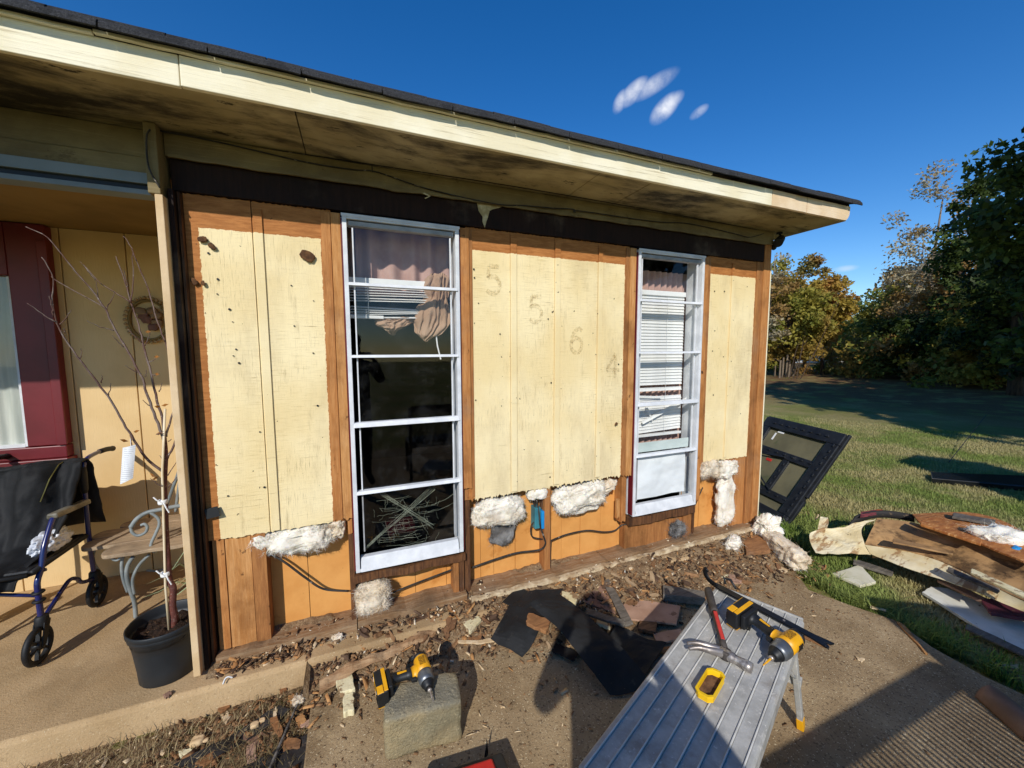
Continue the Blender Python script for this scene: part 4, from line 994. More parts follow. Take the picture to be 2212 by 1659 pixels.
def grassmat(name, a, b, c):
    t = NT(name); k = t.n.new('ShaderNodeAttribute'); k.attribute_name = 'tint'
    g = t.mix(k.outputs['Fac'], lin(a), lin(b))
    g = t.mix(t.ss(t.noise(.9, (1, 1, 1), 4, .6), .44, .62), g, lin(c))
    t.fin(g, .7, 0, .2)
    tr = t.n.new('ShaderNodeBsdfTranslucent'); t.set(tr.inputs[0], g); ms = t.n.new('ShaderNodeMixShader'); ms.inputs[0].default_value = .3
    t.l.new(t.b.outputs[0], ms.inputs[1]); t.l.new(tr.outputs[0], ms.inputs[2]); t.l.new(ms.outputs[0], t.out.inputs[0]); return t.m
GR_A = grassmat('lawn_blades', '#aca06c', '#c6b884', '#86964c')
GR_B = grassmat('lush_blades', '#4f6a26', '#86a342', '#8f9a52')
GR_D = grassmat('dead_blades', '#94805a', '#b8a47c', '#7d6e4c')
def lawn_pos(rng, n):
    d = 3.2 + 9 * rng.random(n) ** 1.6; a = R(22) + np.arctan(((1600 + 720 * rng.random(n)) - 1106) / 831)
    x = d * np.sin(a) ; y = -2.3 + d * np.cos(a)
    k = (x > 3.06 + .05 * np.sin(y * 9)) & ~((x < 3.35) & (y > -.05)) & (y > -2.0)
    return np.stack([x, y, np.full(n, -.132)], 1)[k]
blades('lawn_grass', 'short tan and green lawn grass', 150000, lawn_pos, .018, .052, GR_A, 21, .0028, .9)
def edge_pos(rng, n):
    y = rng.uniform(-1.6, -.25, n); cl = np.sin(y * 17) + np.sin(y * 41 + 1)
    x = 3.04 + np.abs(rng.normal(0, .10, n))
    y = y + .06 * cl
    return np.stack([x, y, np.full(n, -.13)], 1)
blades('edge_grass', 'longer green grass along the edge of the pad', 3400, edge_pos, .03, .11, GR_B, 22, .003, 1.3)
blades('corner_grass', 'green weeds at the foot of the house corner', 2600, lambda r, n: np.stack([3.5 + np.abs(r.normal(0, .35, n)), r.normal(-.08, .16, n), np.full(n, -.13)], 1), .03, .12, GR_B, 24, .004, 1.2)
blades('dead_grass', 'dead brown grass between the slab and the pad', 11000, lambda r, n: np.stack([r.uniform(-1.9, -.28, n), r.uniform(-1.2, -.205, n), np.full(n, -.126)], 1), .015, .05, GR_D, 23, .0016, 1.6)
blades('weed_tuft', 'small green weed tuft in the dirt right of the wall', 160, lambda r, n: np.stack([r.normal(G(1515, 1195, -.03).x, .035, n), r.normal(G(1515, 1195, -.03).y, .02, n), np.full(n, -.05)], 1), .03, .07, GR_B, 25, .002, 1.2)
# ---------------------------------------------------------------- things on the porch
def P4(x, y, d): return Wy(x / 3, 553 + y / 3, d)             # survey helper for the sapling, on the upright plane y = d
M_POT = mat('black_nursery_plastic', '#2a2d30', '#222528', 6, r=.5, spec=.4, bump=.05, bs=30, spots=[('#57544e', 9, .6, (1, 1, .4), .4)])
M_SOIL = mat('potting_soil', '#3e2a1c', '#22160e', 40, r=.95, bump=1, bs=60, bd=.03, spots=[('#8a6a48', 60, .6, (1, 1, 1), .8)])
M_TWIG = mat('purple_brown_bark', '#5d4038', '#7a6a62', 14, (3, 3, .5), r=.7, bump=.5, bs=60, spots=[('#b8aea4', 30, .6, (1, 1, 2), .55)])
M_TRK = mat('red_brown_bark', '#6a3b30', '#54302a', 20, (2, 2, 1), r=.7, bump=.6, bs=60, spots=[('#a08878', 60, .58, (1, 1, 2), .7)])
M_STK = mat('bamboo_stake', '#e3d3b4', '#cdb995', 20, (1, 1, .2), r=.6)
M_TIE = mat('white_tie', '#f2f2f0', '#dcdcda', 20, r=.5)
M_DLEAF = mat('dry_leaf', '#a86f2c', '#7d4f20', 20, r=.7, trans=.3)
ps = thing('potted_sapling', 'bare young tree tied to a stake in a black pot', 'potted tree', (-.925, .03, 0))
px_, py_ = -.925, .03
n = 48
rib = lambda j: 1 - (.012 if j % 6 == 0 else 0)
MB().lathe([(.104, .004), (.112, .0), (.118, .004), (.122, .07), (.131, .16), (.139, .225), (.146, .228), (.148, .245), (.1465, .248), (.152, .252), (.153, .272), (.150, .276), (.146, .270), (.141, .235), (.138, .20)], (px_, py_, 0), n, rib=rib).build('pot', M_POT, ps, True)
b = MB(); b.grid(lambda u, v: (px_ + .139 * math.cos(u * 6.2832) * v, py_ + .139 * math.sin(u * 6.2832) * v, .215 + .02 * fbm(math.cos(u * 6.2832) * v, math.sin(u * 6.2832) * v, 1, 4, 4) + .018 * (1 - v)), 60, 16).build('soil', M_SOIL, ps, True)
def limb(pts, r0, r1, y0, y1, name='branch', m=None):
    k = len(pts); Q = [P4(x, y, y0 + (y1 - y0) * i / max(1, k - 1)) for i, (x, y) in enumerate(pts)]
    Q = smooth(Q, 4); n_ = len(Q)
    Q = [q + Vector((random.uniform(-1, 1), random.uniform(-1, 1), random.uniform(-1, 1))) * .0018 for q in Q]
    MB().tube(Q, [r0 + (r1 - r0) * (i / (n_ - 1)) ** .8 for i in range(n_)], 7).build(name, m or M_TWIG, ps, True); return Q
trk = [Vector((-.905, .03, .21)), Vector((-.893, .03, .27)), Vector((-.897, .028, .33)), Vector((-.888, .028, .42))] + [P4(x, y, .03) for x, y in ((1098, 2100), (1085, 1940), (1075, 1780), (1072, 1640), (1066, 1500), (1070, 1390), (1075, 1290), (1066, 1180))]
MB().tube(smooth(trk, 5), [.017 - .0085 * i / (len(smooth(trk, 5)) - 1) for i in range(len(smooth(trk, 5)))], 9).build('trunk', M_TRK, ps, True)
limb([(1052, 1392), (940, 1300), (870, 1190), (800, 1080), (700, 910), (600, 780), (470, 610), (372, 435), (340, 300), (347, 150), (270, 5)], .0062, .0016, .03, -.12)
limb([(362, 425), (270, 370), (178, 304)], .003, .001, -.09, -.12)
limb([(1060, 1190), (1010, 1050), (960, 920), (920, 790), (830, 620), (740, 470), (680, 340), (560, 180), (430, 30), (310, -120), (165, -190)], .0066, .0016, .03, -.05)
limb([(1066, 1180), (1050, 1050), (1010, 900), (970, 720), (930, 580), (900, 450), (850, 300), (800, 130), (752, 0)], .0066, .0018, .03, .08)
limb([(850, 300), (862, 160), (860, 40), (858, -20)], .003, .001, .06, .07)
limb([(845, 300), (740, 230), (640, 165), (560, 80), (515, 35)], .003, .001, .05, .1)
limb([(1075, 1170), (1110, 1050), (1140, 920), (1138, 860)], .0055, .002, .03, .0)
limb([(1085, 1310), (1140, 1190), (1150, 1050), (1118, 750), (1080, 590), (1020, 420), (960, 220), (870, 0), (850, -60), (800, -130)], .0055, .0014, .03, .10)
limb([(700, 345), (400, 180), (330, 130)], .0025, .001, -.02, .02); limb([(745, 485), (650, 460), (562, 420)], .0025, .001, -.0, -.04)
for a, c, d in (((690, 340), (745, 230), .02), ((700, 905), (720, 825), .02), ((655, 820), (662, 770), 0), ((520, 660), (528, 600), 0), ((390, 445), (460, 350), 0), ((420, 500), (415, 470), 0), ((800, 590), (725, 515), .02), ((885, 755), (812, 708), .0), ((970, 970), (925, 935), .02), ((940, 785), (950, 735), .02), ((915, 560), (830, 475), .05), ((940, 580), (975, 490), .05), ((960, 690), (1030, 650), .05), ((985, 770), (1030, 765), .05), ((1015, 1155), (1060, 1135), .0), ((1085, 1420), (1170, 1290), .0), ((1090, 1500), (1175, 1385), .0), ((1050, 1495), (970, 1440), .0), ((1060, 1360), (1035, 1290), .03), ((1090, 1200), (1110, 1185), .03), ((860, 1240), (840, 1160), -.0), ((345, 390), (320, 260), -.08), ((830, 200), (800, 90), .07), ((1030, 880), (1050, 825), .04), ((640, 290), (620, 160), .0), ((620, 160), (540, 60), .0)):
    limb([a, ((a[0] + c[0]) / 2 + 3, (a[1] + c[1]) / 2 + 3), c], .0026, .001, d, d - .02, 'twig')
for x, y, dx, dy in ((960, 490, 40, 0), (1015, 652, 36, 0), (1018, 765, 30, 4), (1020, 975, -40, 0), (1070, 965, 50, -10), (885, 1135, 40, -10), (805, 1195, -60, -12), (990, 1420, 40, 25), (1005, 1440, -40, 20), (1030, 1150, 45, -12)):
    p, q = P4(x - dx * .5, y - dy * .5, .02), P4(x + dx * .5, y + dy * .5, .0); m_ = (p + q) / 2
    MB().add([p, m_ + Vector((0, 0, .006)), q, m_ + Vector((0, -.006, -.007))], [(0, 3, 1), (1, 3, 2)]).build('dry_leaf', M_DLEAF, ps)
MB().tube([(-.912, .012, .20), (-.912, .014, .45), P4(1052, 1400, .012), P4(1070, 990, .018)], .0052, 7).build('stake', M_STK, ps, True)
for z_ in (P4(1066, 1590, .03), P4(1082, 2055, .03)):
    MB().lathe([(.018, -.010), (.0195, -.004), (.0195, .006), (.018, .012)], (z_.x - .004, z_.y - .006, z_.z), 12).build('tie', M_TIE, ps, True)
    MB().tube([z_ + Vector((.0, -.024, .0)), z_ + Vector((-.018, -.03, .02)), z_ + Vector((-.03, -.028, .035))], .003, 5).build('tie_end', M_TIE, ps)
    MB().tube([z_ + Vector((.006, -.024, .0)), z_ + Vector((.014, -.028, -.022)), z_ + Vector((.024, -.026, -.05))], .003, 5).build('tie_end', M_TIE, ps)
tgm = NT('printed_tag')
kx = tgm.n.new('ShaderNodeSeparateXYZ'); tgm.l.new(tgm.tc.outputs['Object'], kx.inputs[0])
ln_ = tgm.ss(tgm.math('SINE', tgm.math('MULTIPLY', kx.outputs[2], 620.0)), .35, .6)
ln_ = tgm.math('MULTIPLY', ln_, tgm.ss(tgm.noise(70, (1, 1, .2), 3, .6), .42, .5))
tgm.fin(tgm.mix(tgm.math('MULTIPLY', ln_, .45), lin('#e6e7ea'), lin('#8f9298')), .6)
A_, B_, C_, D_ = P4(795, 1242, -.03), P4(880, 1222, -.06), P4(862, 1440, -.02), P4(778, 1480, -.0)
MB().grid(lambda u, v: ((A_.lerp(B_, u)).lerp(D_.lerp(C_, u), v)) + Vector((0, -.012 * math.sin(3.14 * u), 0)), 8, 10).build('tag', tgm.m, ps, True)
MB().tube([P4(850, 1240, -.045), P4(845, 1185, .0), P4(860, 1195, .02)], .0012, 4).build('tag_string', M_TIE, ps)

# rollator
M_NAVY = mat('navy_tube_paint', '#1d2460', '#191f52', 8, r=.25, spec=.6, coat=.4)
M_RUB = mat('black_rubber', '#1b1b1c', '#121213', 10, r=.6, spec=.4)
M_SEAT = mat('black_vinyl', '#18181a', '#101012', 20, r=.45, spec=.5, bump=.2, bs=60)
M_PADB = mat('worn_arm_pad', '#8c8676', '#4a463c', 6, (1, 1, 1), r=.45, spec=.5)
ro = thing('rollator', 'navy blue rollator walker with black seat', 'walker', (-1.8, .55, 0))
for sx, X in ((1, -1.57), (-1, -2.08)):
    MB().tube(smooth([(X, .815, .16), (X, .80, .45), (X, .805, .75), (X, .815, .90), (X, .85, .938), (X, .92, .950), (X, 1.0, .953)], 5), .0125, 10).build('rear_upright', M_NAVY, ro, True)
    MB().tube(smooth([(X, .985, .953), (X, 1.06, .950), (X, 1.125, .940)], 3), [.0165] * 6 + [.019], 10).build('hand_grip', M_RUB, ro, True)
    MB().lathe([(.0135, .0), (.018, .02), (.020, .12), (.017, .16)], (X, .803, .74), 12).build('brake_sleeve', M_RUB, ro, True)
    MB().tube(smooth([(X, .535, .70), (X, .51, .67), (X, .455, .585), (X, .435, .54), (X, .412, .47), (X, .378, .42), (X, .372, .36), (X, .375, .19)], 5), .0125, 10).build('front_leg', M_NAVY, ro, True)
    MB().hexa([(X - .026, .52, .69), (X + .026, .52, .69), (X + .026, .81, .668), (X - .026, .81, .668), (X - .022, .52, .722), (X + .022, .52, .722), (X + .022, .81, .700), (X - .022, .81, .700)]).build('arm_pad', M_PADB, ro, bevel=.010, seg=3)
    MB().tube(smooth([(X, .385, .205), (X, .47, .245), (X, .56, .285), (X, .61, .295), (X, .66, .27), (X, .70, .225), (X, .80, .19)], 5), .011, 9).build('side_brace', M_NAVY, ro, True)
    MB().tube([(X, .385, .335), (X - sx * .25, .42, .385), (X - sx * .50, .46, .44)], .009, 8).build('cross_brace', M_NAVY, ro, True)
    MB().lathe([(.022, 0), (.026, .006), (.022, .012)], (X, .373, .31), 14).build('clamp_ring', M_RUB, ro, True)
    MB().lathe([(.022, 0), (.026, .006), (.022, .012)], (X, .374, .355), 14).build('clamp_ring', M_RUB, ro, True)
    for (wy, fork) in ((.335, True), (.825, False)):
        a_ = (1, .0, 0)
        MB().tube([(X, wy + .082 * math.cos(k / 28 * 6.2832), .096 + .082 * math.sin(k / 28 * 6.2832)) for k in range(29)], .0145, 10, False).build('tyre', M_RUB, ro, True)
        MB().lathe([(.010, -.019), (.022, -.018), (.024, 0), (.022, .018), (.010, .019)], (X, wy, .096), 16, a_).build('wheel_hub', M_SEAT, ro, True)
        for k in range(6):
            an = k / 6 * 6.2832 + .3; cy_, cz_ = math.cos(an), math.sin(an)
            MB().obox((X, wy + cy_ * .05, .096 + cz_ * .05), (.008, 0, 0), (0, cy_ * .029, cz_ * .029), (0, -cz_ * .006, cy_ * .006)).build('spoke', M_SEAT, ro)
        for s_ in (-1, 1):
            MB().hexa([(X + s_ * .021 - .003, wy - .012, .09), (X + s_ * .021 + .003, wy - .012, .09), (X + s_ * .021 + .003, wy + .016, .09), (X + s_ * .021 - .003, wy + .016, .09), (X + s_ * .02 - .003, .355 if fork else wy - .03, .20), (X + s_ * .02 + .003, .355 if fork else wy - .03, .20), (X + s_ * .02 + .003, .40 if fork else wy + .025, .20), (X + s_ * .02 - .003, .40 if fork else wy + .025, .20)]).build('fork', M_RUB, ro, bevel=.002)
        MB().lathe([(.026, 0), (.028, .01), (.026, .05), (.018, .06)], (X, .376 if fork else wy - .008, .175), 14).build('fork_crown', M_RUB, ro, True)
MB().box(-2.06, -1.585, .36, .80, .468, .490).build('seat', M_SEAT, ro, bevel=.01, seg=3)
MB().tube([(-1.585, .345, .47), (-2.06, .345, .47)], .012, 8).build('seat_rail', M_RUB, ro, True)
MB().tube([(-1.578, .36, .474), (-1.578, .80, .474)], .014, 8).build('seat_rail', M_RUB, ro, True)
MB().tube([(-1.57, .805, .865), (-1.82, .86, .90), (-2.08, .805, .865)], .014, 8).build('back_bar', M_RUB, ro, True)
# jacket draped over the back of the rollator
M_JACK = mat('black_nylon', '#1b1c1e', '#121315', 6, r=.72, spec=.3, bump=.35, bs=45)
def jk(u, v):
    x = -1.545 - .56 * u
    path = [(.93, .50), (.90, .72), (.86, .90), (.82, .945), (.775, .93), (.72, .82), (.66, .66), (.58, .53), (.46, .495), (.36, .49), (.335, .40)]
    k = v * (len(path) - 1); i = min(int(k), len(path) - 2); t_ = k - i
    y = path[i][0] + (path[i + 1][0] - path[i][0]) * t_; z = path[i][1] + (path[i + 1][1] - path[i][1]) * t_
    wr = .026 * math.sin(u * 17 + 3 * fbm(u, v, 2, 2.2, 3) + v * 2) * min(1, v * 2) + .03 * fbm(x * 1.2, z, v, 5, 4)
    ed = .10 * max(0, v - .45) * max(0, .42 - u) * 4
    return (x - ed, y - wr, z + .4 * wr + .01 * math.sin(u * 8))
o = MB().grid(jk, 70, 70).build('draped_jacket', M_JACK, None, True, solid=.006, off=0); tag(o, 'black jacket draped over the rollator back and seat', 'jacket')
M_ZIP = mat('brass_zip', '#8a8048', '#6d6434', 20, r=.4, metal=.5)
MB().tube([Vector(jk(.20, .34)) + Vector((0, -.012, .0)), Vector(jk(.21, .40)) + Vector((0, -.012, .0)), Vector(jk(.22, .47)) + Vector((0, -.014, 0)), Vector(jk(.25, .55)) + Vector((0, -.016, 0))], .003, 5).build('zip', M_ZIP, o)
M_BAG = mat('white_plastic_bag', '#eef0f4', '#d8dce4', 8, r=.3, spec=.5, trans=.2)
cloth_lump('plastic_bag', 'crumpled white plastic bag on the rollator seat', (-1.625, .60, .545), (.055, .12, .055), 9, M_BAG, .25)
o = bpy.data.objects['plastic_bag']; o['category'] = 'bag'

# garden chair with plank seat and scrolled iron
def P8(x, y, d): return Wy(x * .19841, 932.6 + y * .19841, d)
def Pc(x, y, d): return Wy(x * .21825, 1152.1 + y * .21825, d)
M_IRON = mat('grey_painted_iron', '#8b9190', '#6f7676', 12, r=.5, spec=.4, bump=.2, bs=60, spots=[('#5a4636', 20, .64, (1, 1, 1), .6)])
M_PLK = wood('weathered_seat_plank', '#b39c7e', '#968068', '#5e5040', st=(.6, 8, 8), knots=False, bump=.8)
gc = thing('garden_chair', 'garden chair with weathered plank seat and scrolled grey iron', 'chair', (-1.2, .75, 0))
for (y0, y1, xl, xr) in ((.925, 1.05, -1.50, -.78), (.79, .92, -1.575, -.78), (.655, .785, -1.56, -.78), (.50, .65, -1.40, -.78)):
    nrm = 10; pts = []
    for i in range(nrm + 1):
        a = math.pi / 2 + math.pi * i / nrm
        pts.append((xl + .05 + .05 * math.cos(a), (y0 + y1) / 2 + (y1 - y0) / 2 * math.sin(a), .425))
    for i in range(9): pts.append((xl + .1 + (xr - xl - .1) * i / 8, y0 - .006 * math.sin(i * 2.1), .425))
    pts += [(xr, y1, .425)]
    MB().prism(pts, (0, 0, .022)).build('seat_plank', M_PLK, gc, bevel=.004)
def iron(pts, r=.009, name='iron_scroll'): MB().tube(smooth(pts, 6), r, 9).build(name, M_IRON, gc, True)
iron([P8(2060, 790, .60), P8(1900, 815, .58), P8(1760, 845, .56), P8(1600, 880, .55), P8(1490, 950, .55), P8(1425, 1040, .55)], .012, 'arm_rest')
iron([P8(1425, 1040, .55), P8(1440, 1095, .545), P8(1500, 1130, .545), P8(1580, 1100, .545), P8(1605, 1040, .545), P8(1575, 1005, .545), P8(1535, 1018, .545)], .008)
iron([P8(1640, 880, .55), P8(1720, 940, .55), P8(1735, 1010, .55), P8(1700, 1100, .55), P8(1650, 1210, .55), P8(1645, 1280, .55), P8(1690, 1300, .56), P8(1740, 1270, .57)], .0085, 'arm_support')
iron([P8(1970, 240, .86), P8(1950, 420, .86), P8(1880, 620, .88), P8(1800, 840, .90)], .010, 'back_spindle')
iron([P8(1975, 430, .96), P8(1940, 660, .96), P8(1915, 870, .98)], .010, 'back_spindle')
iron([P8(2010, 800, .98), P8(2000, 880, .98)], .010, 'back_spindle')
iron([Pc(1215, 230, .56), Pc(1205, 330, .56), Pc(1220, 450, .57), Pc(1265, 580, .58)], .0085, 'leg_strap')
iron([Pc(1320, 230, .56), Pc(1265, 320, .56), Pc(1255, 430, .565), Pc(1290, 560, .575), Pc(1330, 680, .585), Pc(1345, 835, .59)], .011, 'leg')
iron([Pc(1480, 210, .56), Pc(1380, 310, .565), Pc(1320, 430, .57), Pc(1315, 520, .575), Pc(1330, 600, .58)], .0085, 'leg_strap')
iron([Pc(985, 100, .93), Pc(925, 190, .93), Pc(925, 290, .94), Pc(985, 390, .95), Pc(1035, 500, .95), Pc(1020, 640, .955), Pc(975, 715, .955)], .010, 'leg')
iron([Pc(1090, 190, .54), Pc(1110, 250, .54), Pc(1160, 265, .54), Pc(1195, 235, .54), Pc(1175, 200, .54), Pc(1140, 205, .54)], .007)
iron([Pc(1455, 365, 1.0), Pc(1560, 370, .98), Pc(1660, 340, .9)], .008, 'stretcher')
# spiky plant behind the pot
M_SPK = mat('striped_leaf', '#b9c49a', '#8fa37a', 10, (8, 8, 1), r=.5, trans=.3)
M_DRYL = mat('dry_grass_leaf', '#c9b183', '#a98f60', 10, r=.8, trans=.3)
sp = thing('spiky_plant', 'spiky striped plant in the corner behind the black pot', 'plant', (-.92, .62, 0))
rp = random.Random(8)
for i in range(16):
    a = rp.uniform(2.2, 5.4); L_ = rp.uniform(.2, .38); h_ = rp.uniform(.12, .42); base = Vector((-.90, .60, .02))
    d_ = Vector((math.cos(a), math.sin(a) * .6, 0)); s_ = Vector((-d_.y, d_.x, 0)) * rp.uniform(.004, .011)
    P = [base + d_ * (L_ * t_) + Vector((0, 0, h_ * (math.sin(min(1, t_ * 1.25) * 2.4)))) for t_ in (0, .25, .5, .75, 1)]
    wv = (.5, 1, .9, .6, .05); vs_ = []
    for p, k in zip(P, wv): vs_ += [p - s_ * k, p + s_ * k]
    MB().add(vs_, [(2 * j, 2 * j + 1, 2 * j + 3, 2 * j + 2) for j in range(4)]).build('leaf', M_SPK if i % 3 else M_DRYL, sp)
lump('root_ball', (-.90, .62, .02), (.05, .05, .03), M_SOIL, sp, .3, 20, 4, 3)
# wreath on the porch wall
wr = thing('door_wreath', 'dark beaded wreath with orange bow on the shaded porch wall', 'wreath', (-1.34, 1.18, 1.82))
M_BEAD = mat('wooden_bead', '#b59a70', '#9c8058', 20, r=.5); M_OBOW = mat('orange_ribbon', '#8a6a48', '#745638', 10, r=.6); M_RFL = mat('red_flower', '#7d5442', '#664234', 20, r=.6)
bm_ = None
for i in range(34):
    a = i / 34 * 6.2832
    if bm_ is None:
        o = MB().lathe([(.003, -.011), (.009, -.007), (.0115, 0), (.009, .007), (.003, .011)], (0, 0, 0), 9).build('bead', M_BEAD, wr, True, local=True); bm_ = o.data
    else:
        o = bpy.data.objects.new('bead', bm_); COL.objects.link(o); o.parent = wr
    o.location = (.125 * math.cos(a), -.004, .155 * math.sin(a))
MB().tube([(-1.34 + .108 * math.cos(a / 30 * 6.2832), 1.188, 1.82 + .135 * math.sin(a / 30 * 6.2832)) for a in range(31)], .009, 7, False).build('hoop', M_PCEIL, wr, True)
for k, (dx, dz, m_) in enumerate(((-.03, .06, M_OBOW), (.03, .065, M_OBOW), (.0, .0, M_RFL), (.05, .03, M_OBOW), (.03, -.05, M_RFL), (.055, -.02, M_OBOW), (-.02, .03, M_RFL))):
    lump('wreath_bloom', (-1.34 + dx, 1.165, 1.82 + dz), (.032, .014, .026), m_, wr, .4, 40, k, 3)
# ---------------------------------------------------------------- tools in the foreground
def frame3(o_, xa, za):      # rotation whose local x runs along xa and local z along za
    X = Vector(xa).normalized(); Z = Vector(za); Z = (Z - X * Z.dot(X)).normalized(); Y = Z.cross(X)
    m = Matrix((X, Y, Z)).transposed().to_4x4(); m.translation = Vector(o_); return m
def thing_m(name, label, cat, m, group=None):
    o = thing(name, label, cat, m.to_translation(), m.to_euler(), group); return o
M_YEL = mat('yellow_tool_plastic', '#e8a818', '#d99a12', 10, r=.42, spec=.5, spots=[('#8a6a1c', 30, .64, (1, 1, 1), .45)])
M_TBLK = mat('black_tool_plastic', '#1d1e20', '#141516', 14, r=.5, spec=.45, spots=[('#5e564a', 30, .63, (1, 1, 1), .4)])
M_GREYM = mat('cast_grey_metal', '#8a8d90', '#6d7074', 14, r=.4, metal=.7)
M_STEEL = mat('dusty_steel', '#a8a09a', '#7d746e', 18, r=.45, metal=.7, spots=[('#cfc6ba', 14, .55, (1, 1, 1), .7), ('#5a4438', 12, .62, (1, 1, 1), .6)])
M_YTXT = mat('yellow_print', '#f2c21e', r=.5); M_WTXT = mat('white_print', '#f0f0ee', r=.5)
def text_mesh(s, size, m, mw, parent, name='printed_text'):
    cu = bpy.data.curves.new('t', 'FONT'); cu.body = s; cu.size = size; cu.align_x = 'CENTER'; cu.align_y = 'CENTER'; cu.extrude = .0004
    to = bpy.data.objects.new('t', cu); COL.objects.link(to)
    bpy.context.view_layer.update()
    me = bpy.data.meshes.new_from_object(to.evaluated_get(bpy.context.evaluated_depsgraph_get()))
    bpy.data.objects.remove(to); bpy.data.curves.remove(cu)
    me.materials.clear(); o = link(name, me, m, parent, local=True); o.matrix_local = mw; return o
def driver(label, mw, s=1.0, bit=M_STEEL):
    """impact driver: barrel along +x, handle down -z, battery at its foot"""
    T = thing_m('impact_driver', label, 'power drill', mw, 'cordless impact drivers')
    K = dict(local=True)
    MB().lathe([(.010, -.074), (.026, -.072), (.032, -.060), (.034, -.02), (.034, .012)], (0, 0, 0), 24, (1, 0, 0)).build('motor_housing', M_YEL, T, True, **K)
    MB().lathe([(.020, -.080), (.029, -.078), (.0315, -.064)], (0, 0, 0), 24, (1, 0, 0)).build('end_cap', M_TBLK, T, True, **K)
    MB().lathe([(.0345, .0125), (.035, .020), (.033, .045), (.028, .060)], (0, 0, 0), 24, (1, 0, 0)).build('gear_case', M_GREYM, T, True, **K)
    MB().lathe([(.0285, .0605), (.027, .066), (.021, .074), (.019, .084), (.014, .086)], (0, 0, 0), 20, (1, 0, 0)).build('nose', M_TBLK, T, True, **K)
    MB().lathe([(.0095, .0865), (.0095, .098), (.006, .100)], (0, 0, 0), 14, (1, 0, 0)).build('collet', M_STEEL, T, True, **K)
    MB().lathe([(.0036, .1005), (.0036, .128), (.0024, .131), (.0022, .145), (.0006, .149)], (0, 0, 0), 6, (1, 0, 0)).build('driver_bit', bit, T, False, **K)
    # yellow neck running into the handle, black rubber grip, stripe
    b = MB()
    def ell(cx, cz, rx, ry, k=16): return [(cx + rx * math.cos(6.2832 * j / k), ry * math.sin(6.2832 * j / k), cz) for j in range(k)]
    def loft(rings):
        b_ = MB(); k = len(rings[0]); vs_ = [p for r_ in rings for p in r_]
        fs = [(i * k + j, i * k + (j + 1) % k, (i + 1) * k + (j + 1) % k, (i + 1) * k + j) for i in range(len(rings) - 1) for j in range(k)]
        return b_.add(vs_, fs + [tuple(range(k)), tuple(range((len(rings) - 1) * k, len(rings) * k))[::-1]])
    loft([ell(-.012, -.022, .036, .026), ell(-.014, -.040, .030, .021), ell(-.016, -.052, .025, .019)]).build('neck', M_YEL, T, True, **K)
    loft([ell(-.016, -.0525, .024, .0185), ell(-.020, -.075, .0225, .0185), ell(-.024, -.10, .022, .018), ell(-.028, -.125, .024, .019), ell(-.026, -.138, .030, .022)]).build('grip', M_TBLK, T, True, **K)
    for sy in (-1, 1): MB().hexa([(-.032, sy * .0165, -.112), (-.022, sy * .0165, -.112), (-.018, sy * .0165, -.07), (-.026, sy * .0165, -.07), (-.031, sy * .0205, -.110), (-.023, sy * .0205, -.110), (-.019, sy * .0205, -.072), (-.025, sy * .0205, -.072)][:: 1]).build('grip_stripe', M_YEL, T, **K)
    MB().hexa([(.010, -.008, -.062), (.024, -.008, -.060), (.024, .008, -.060), (.010, .008, -.062), (.012, -.009, -.038), (.030, -.009, -.036), (.030, .009, -.036), (.012, .009, -.038)]).build('trigger', M_TBLK, T, bevel=.003, **K)
    MB().box(-.062, .030, -.032, .032, -.158, -.138).build('foot', M_TBLK, T, bevel=.006, seg=3, **K)
    bt = MB().box(-.070, .048, -.038, .038, -.206, -.159).build('battery', M_TBLK, T, bevel=.007, seg=3, **K)
    for sy in (-1, 1):
        MB().hexa([(-.066, sy * .0385, -.176), (.044, sy * .0385, -.176), (.044, sy * .0385, -.160), (-.066, sy * .0385, -.160), (-.064, sy * .041, -.175), (.042, sy * .041, -.175), (.042, sy * .041, -.161), (-.064, sy * .041, -.161)]).build('battery_stripe', M_YEL, T, **K)
        MB().hexa([(.010, sy * .0385, -.204), (.047, sy * .0385, -.204), (.047, sy * .0385, -.178), (.010, sy * .0385, -.178), (.012, sy * .0405, -.202), (.045, sy * .0405, -.202), (.045, sy * .0405, -.180), (.012, sy * .0405, -.180)]).build('release_button', M_YEL, T, **K)
    # underside of the battery
    fl = Matrix.Translation((-.035, 0, -.2075)) @ Euler((math.pi, 0, math.pi / 2)).to_matrix().to_4x4()
    MB().box(-.066, -.004, -.034, .034, -.2072, -.2062).build('battery_label', M_YEL, T, **K)
    text_mesh('XR', .026, M_TBLK, Matrix.Translation((-.034, 0, -.2078)) @ Euler((math.pi, 0, math.pi / 2)).to_matrix().to_4x4(), T)
    text_mesh('5Ah', .014, M_WTXT, Matrix.Translation((.008, 0, -.2068)) @ Euler((math.pi, 0, math.pi / 2)).to_matrix().to_4x4(), T)
    text_mesh('20V', .012, M_WTXT, Matrix.Translation((-.064, .0, -.2078)) @ Euler((math.pi, 0, math.pi / 2)).to_matrix().to_4x4() @ Matrix.Translation((0, 0, 0)), T)
    for i in range(4): MB().box(.022 + i * .006, .025 + i * .006, -.014, .014, -.2085, -.2062).build('vent_rib', M_TBLK, T, bevel=.0008, **K)
    for i in range(3): MB().box(-.05 + i * .010, -.045 + i * .010, -.012, .012, .0325, .0352).build('vent_slot', M_TBLK, T, **K)
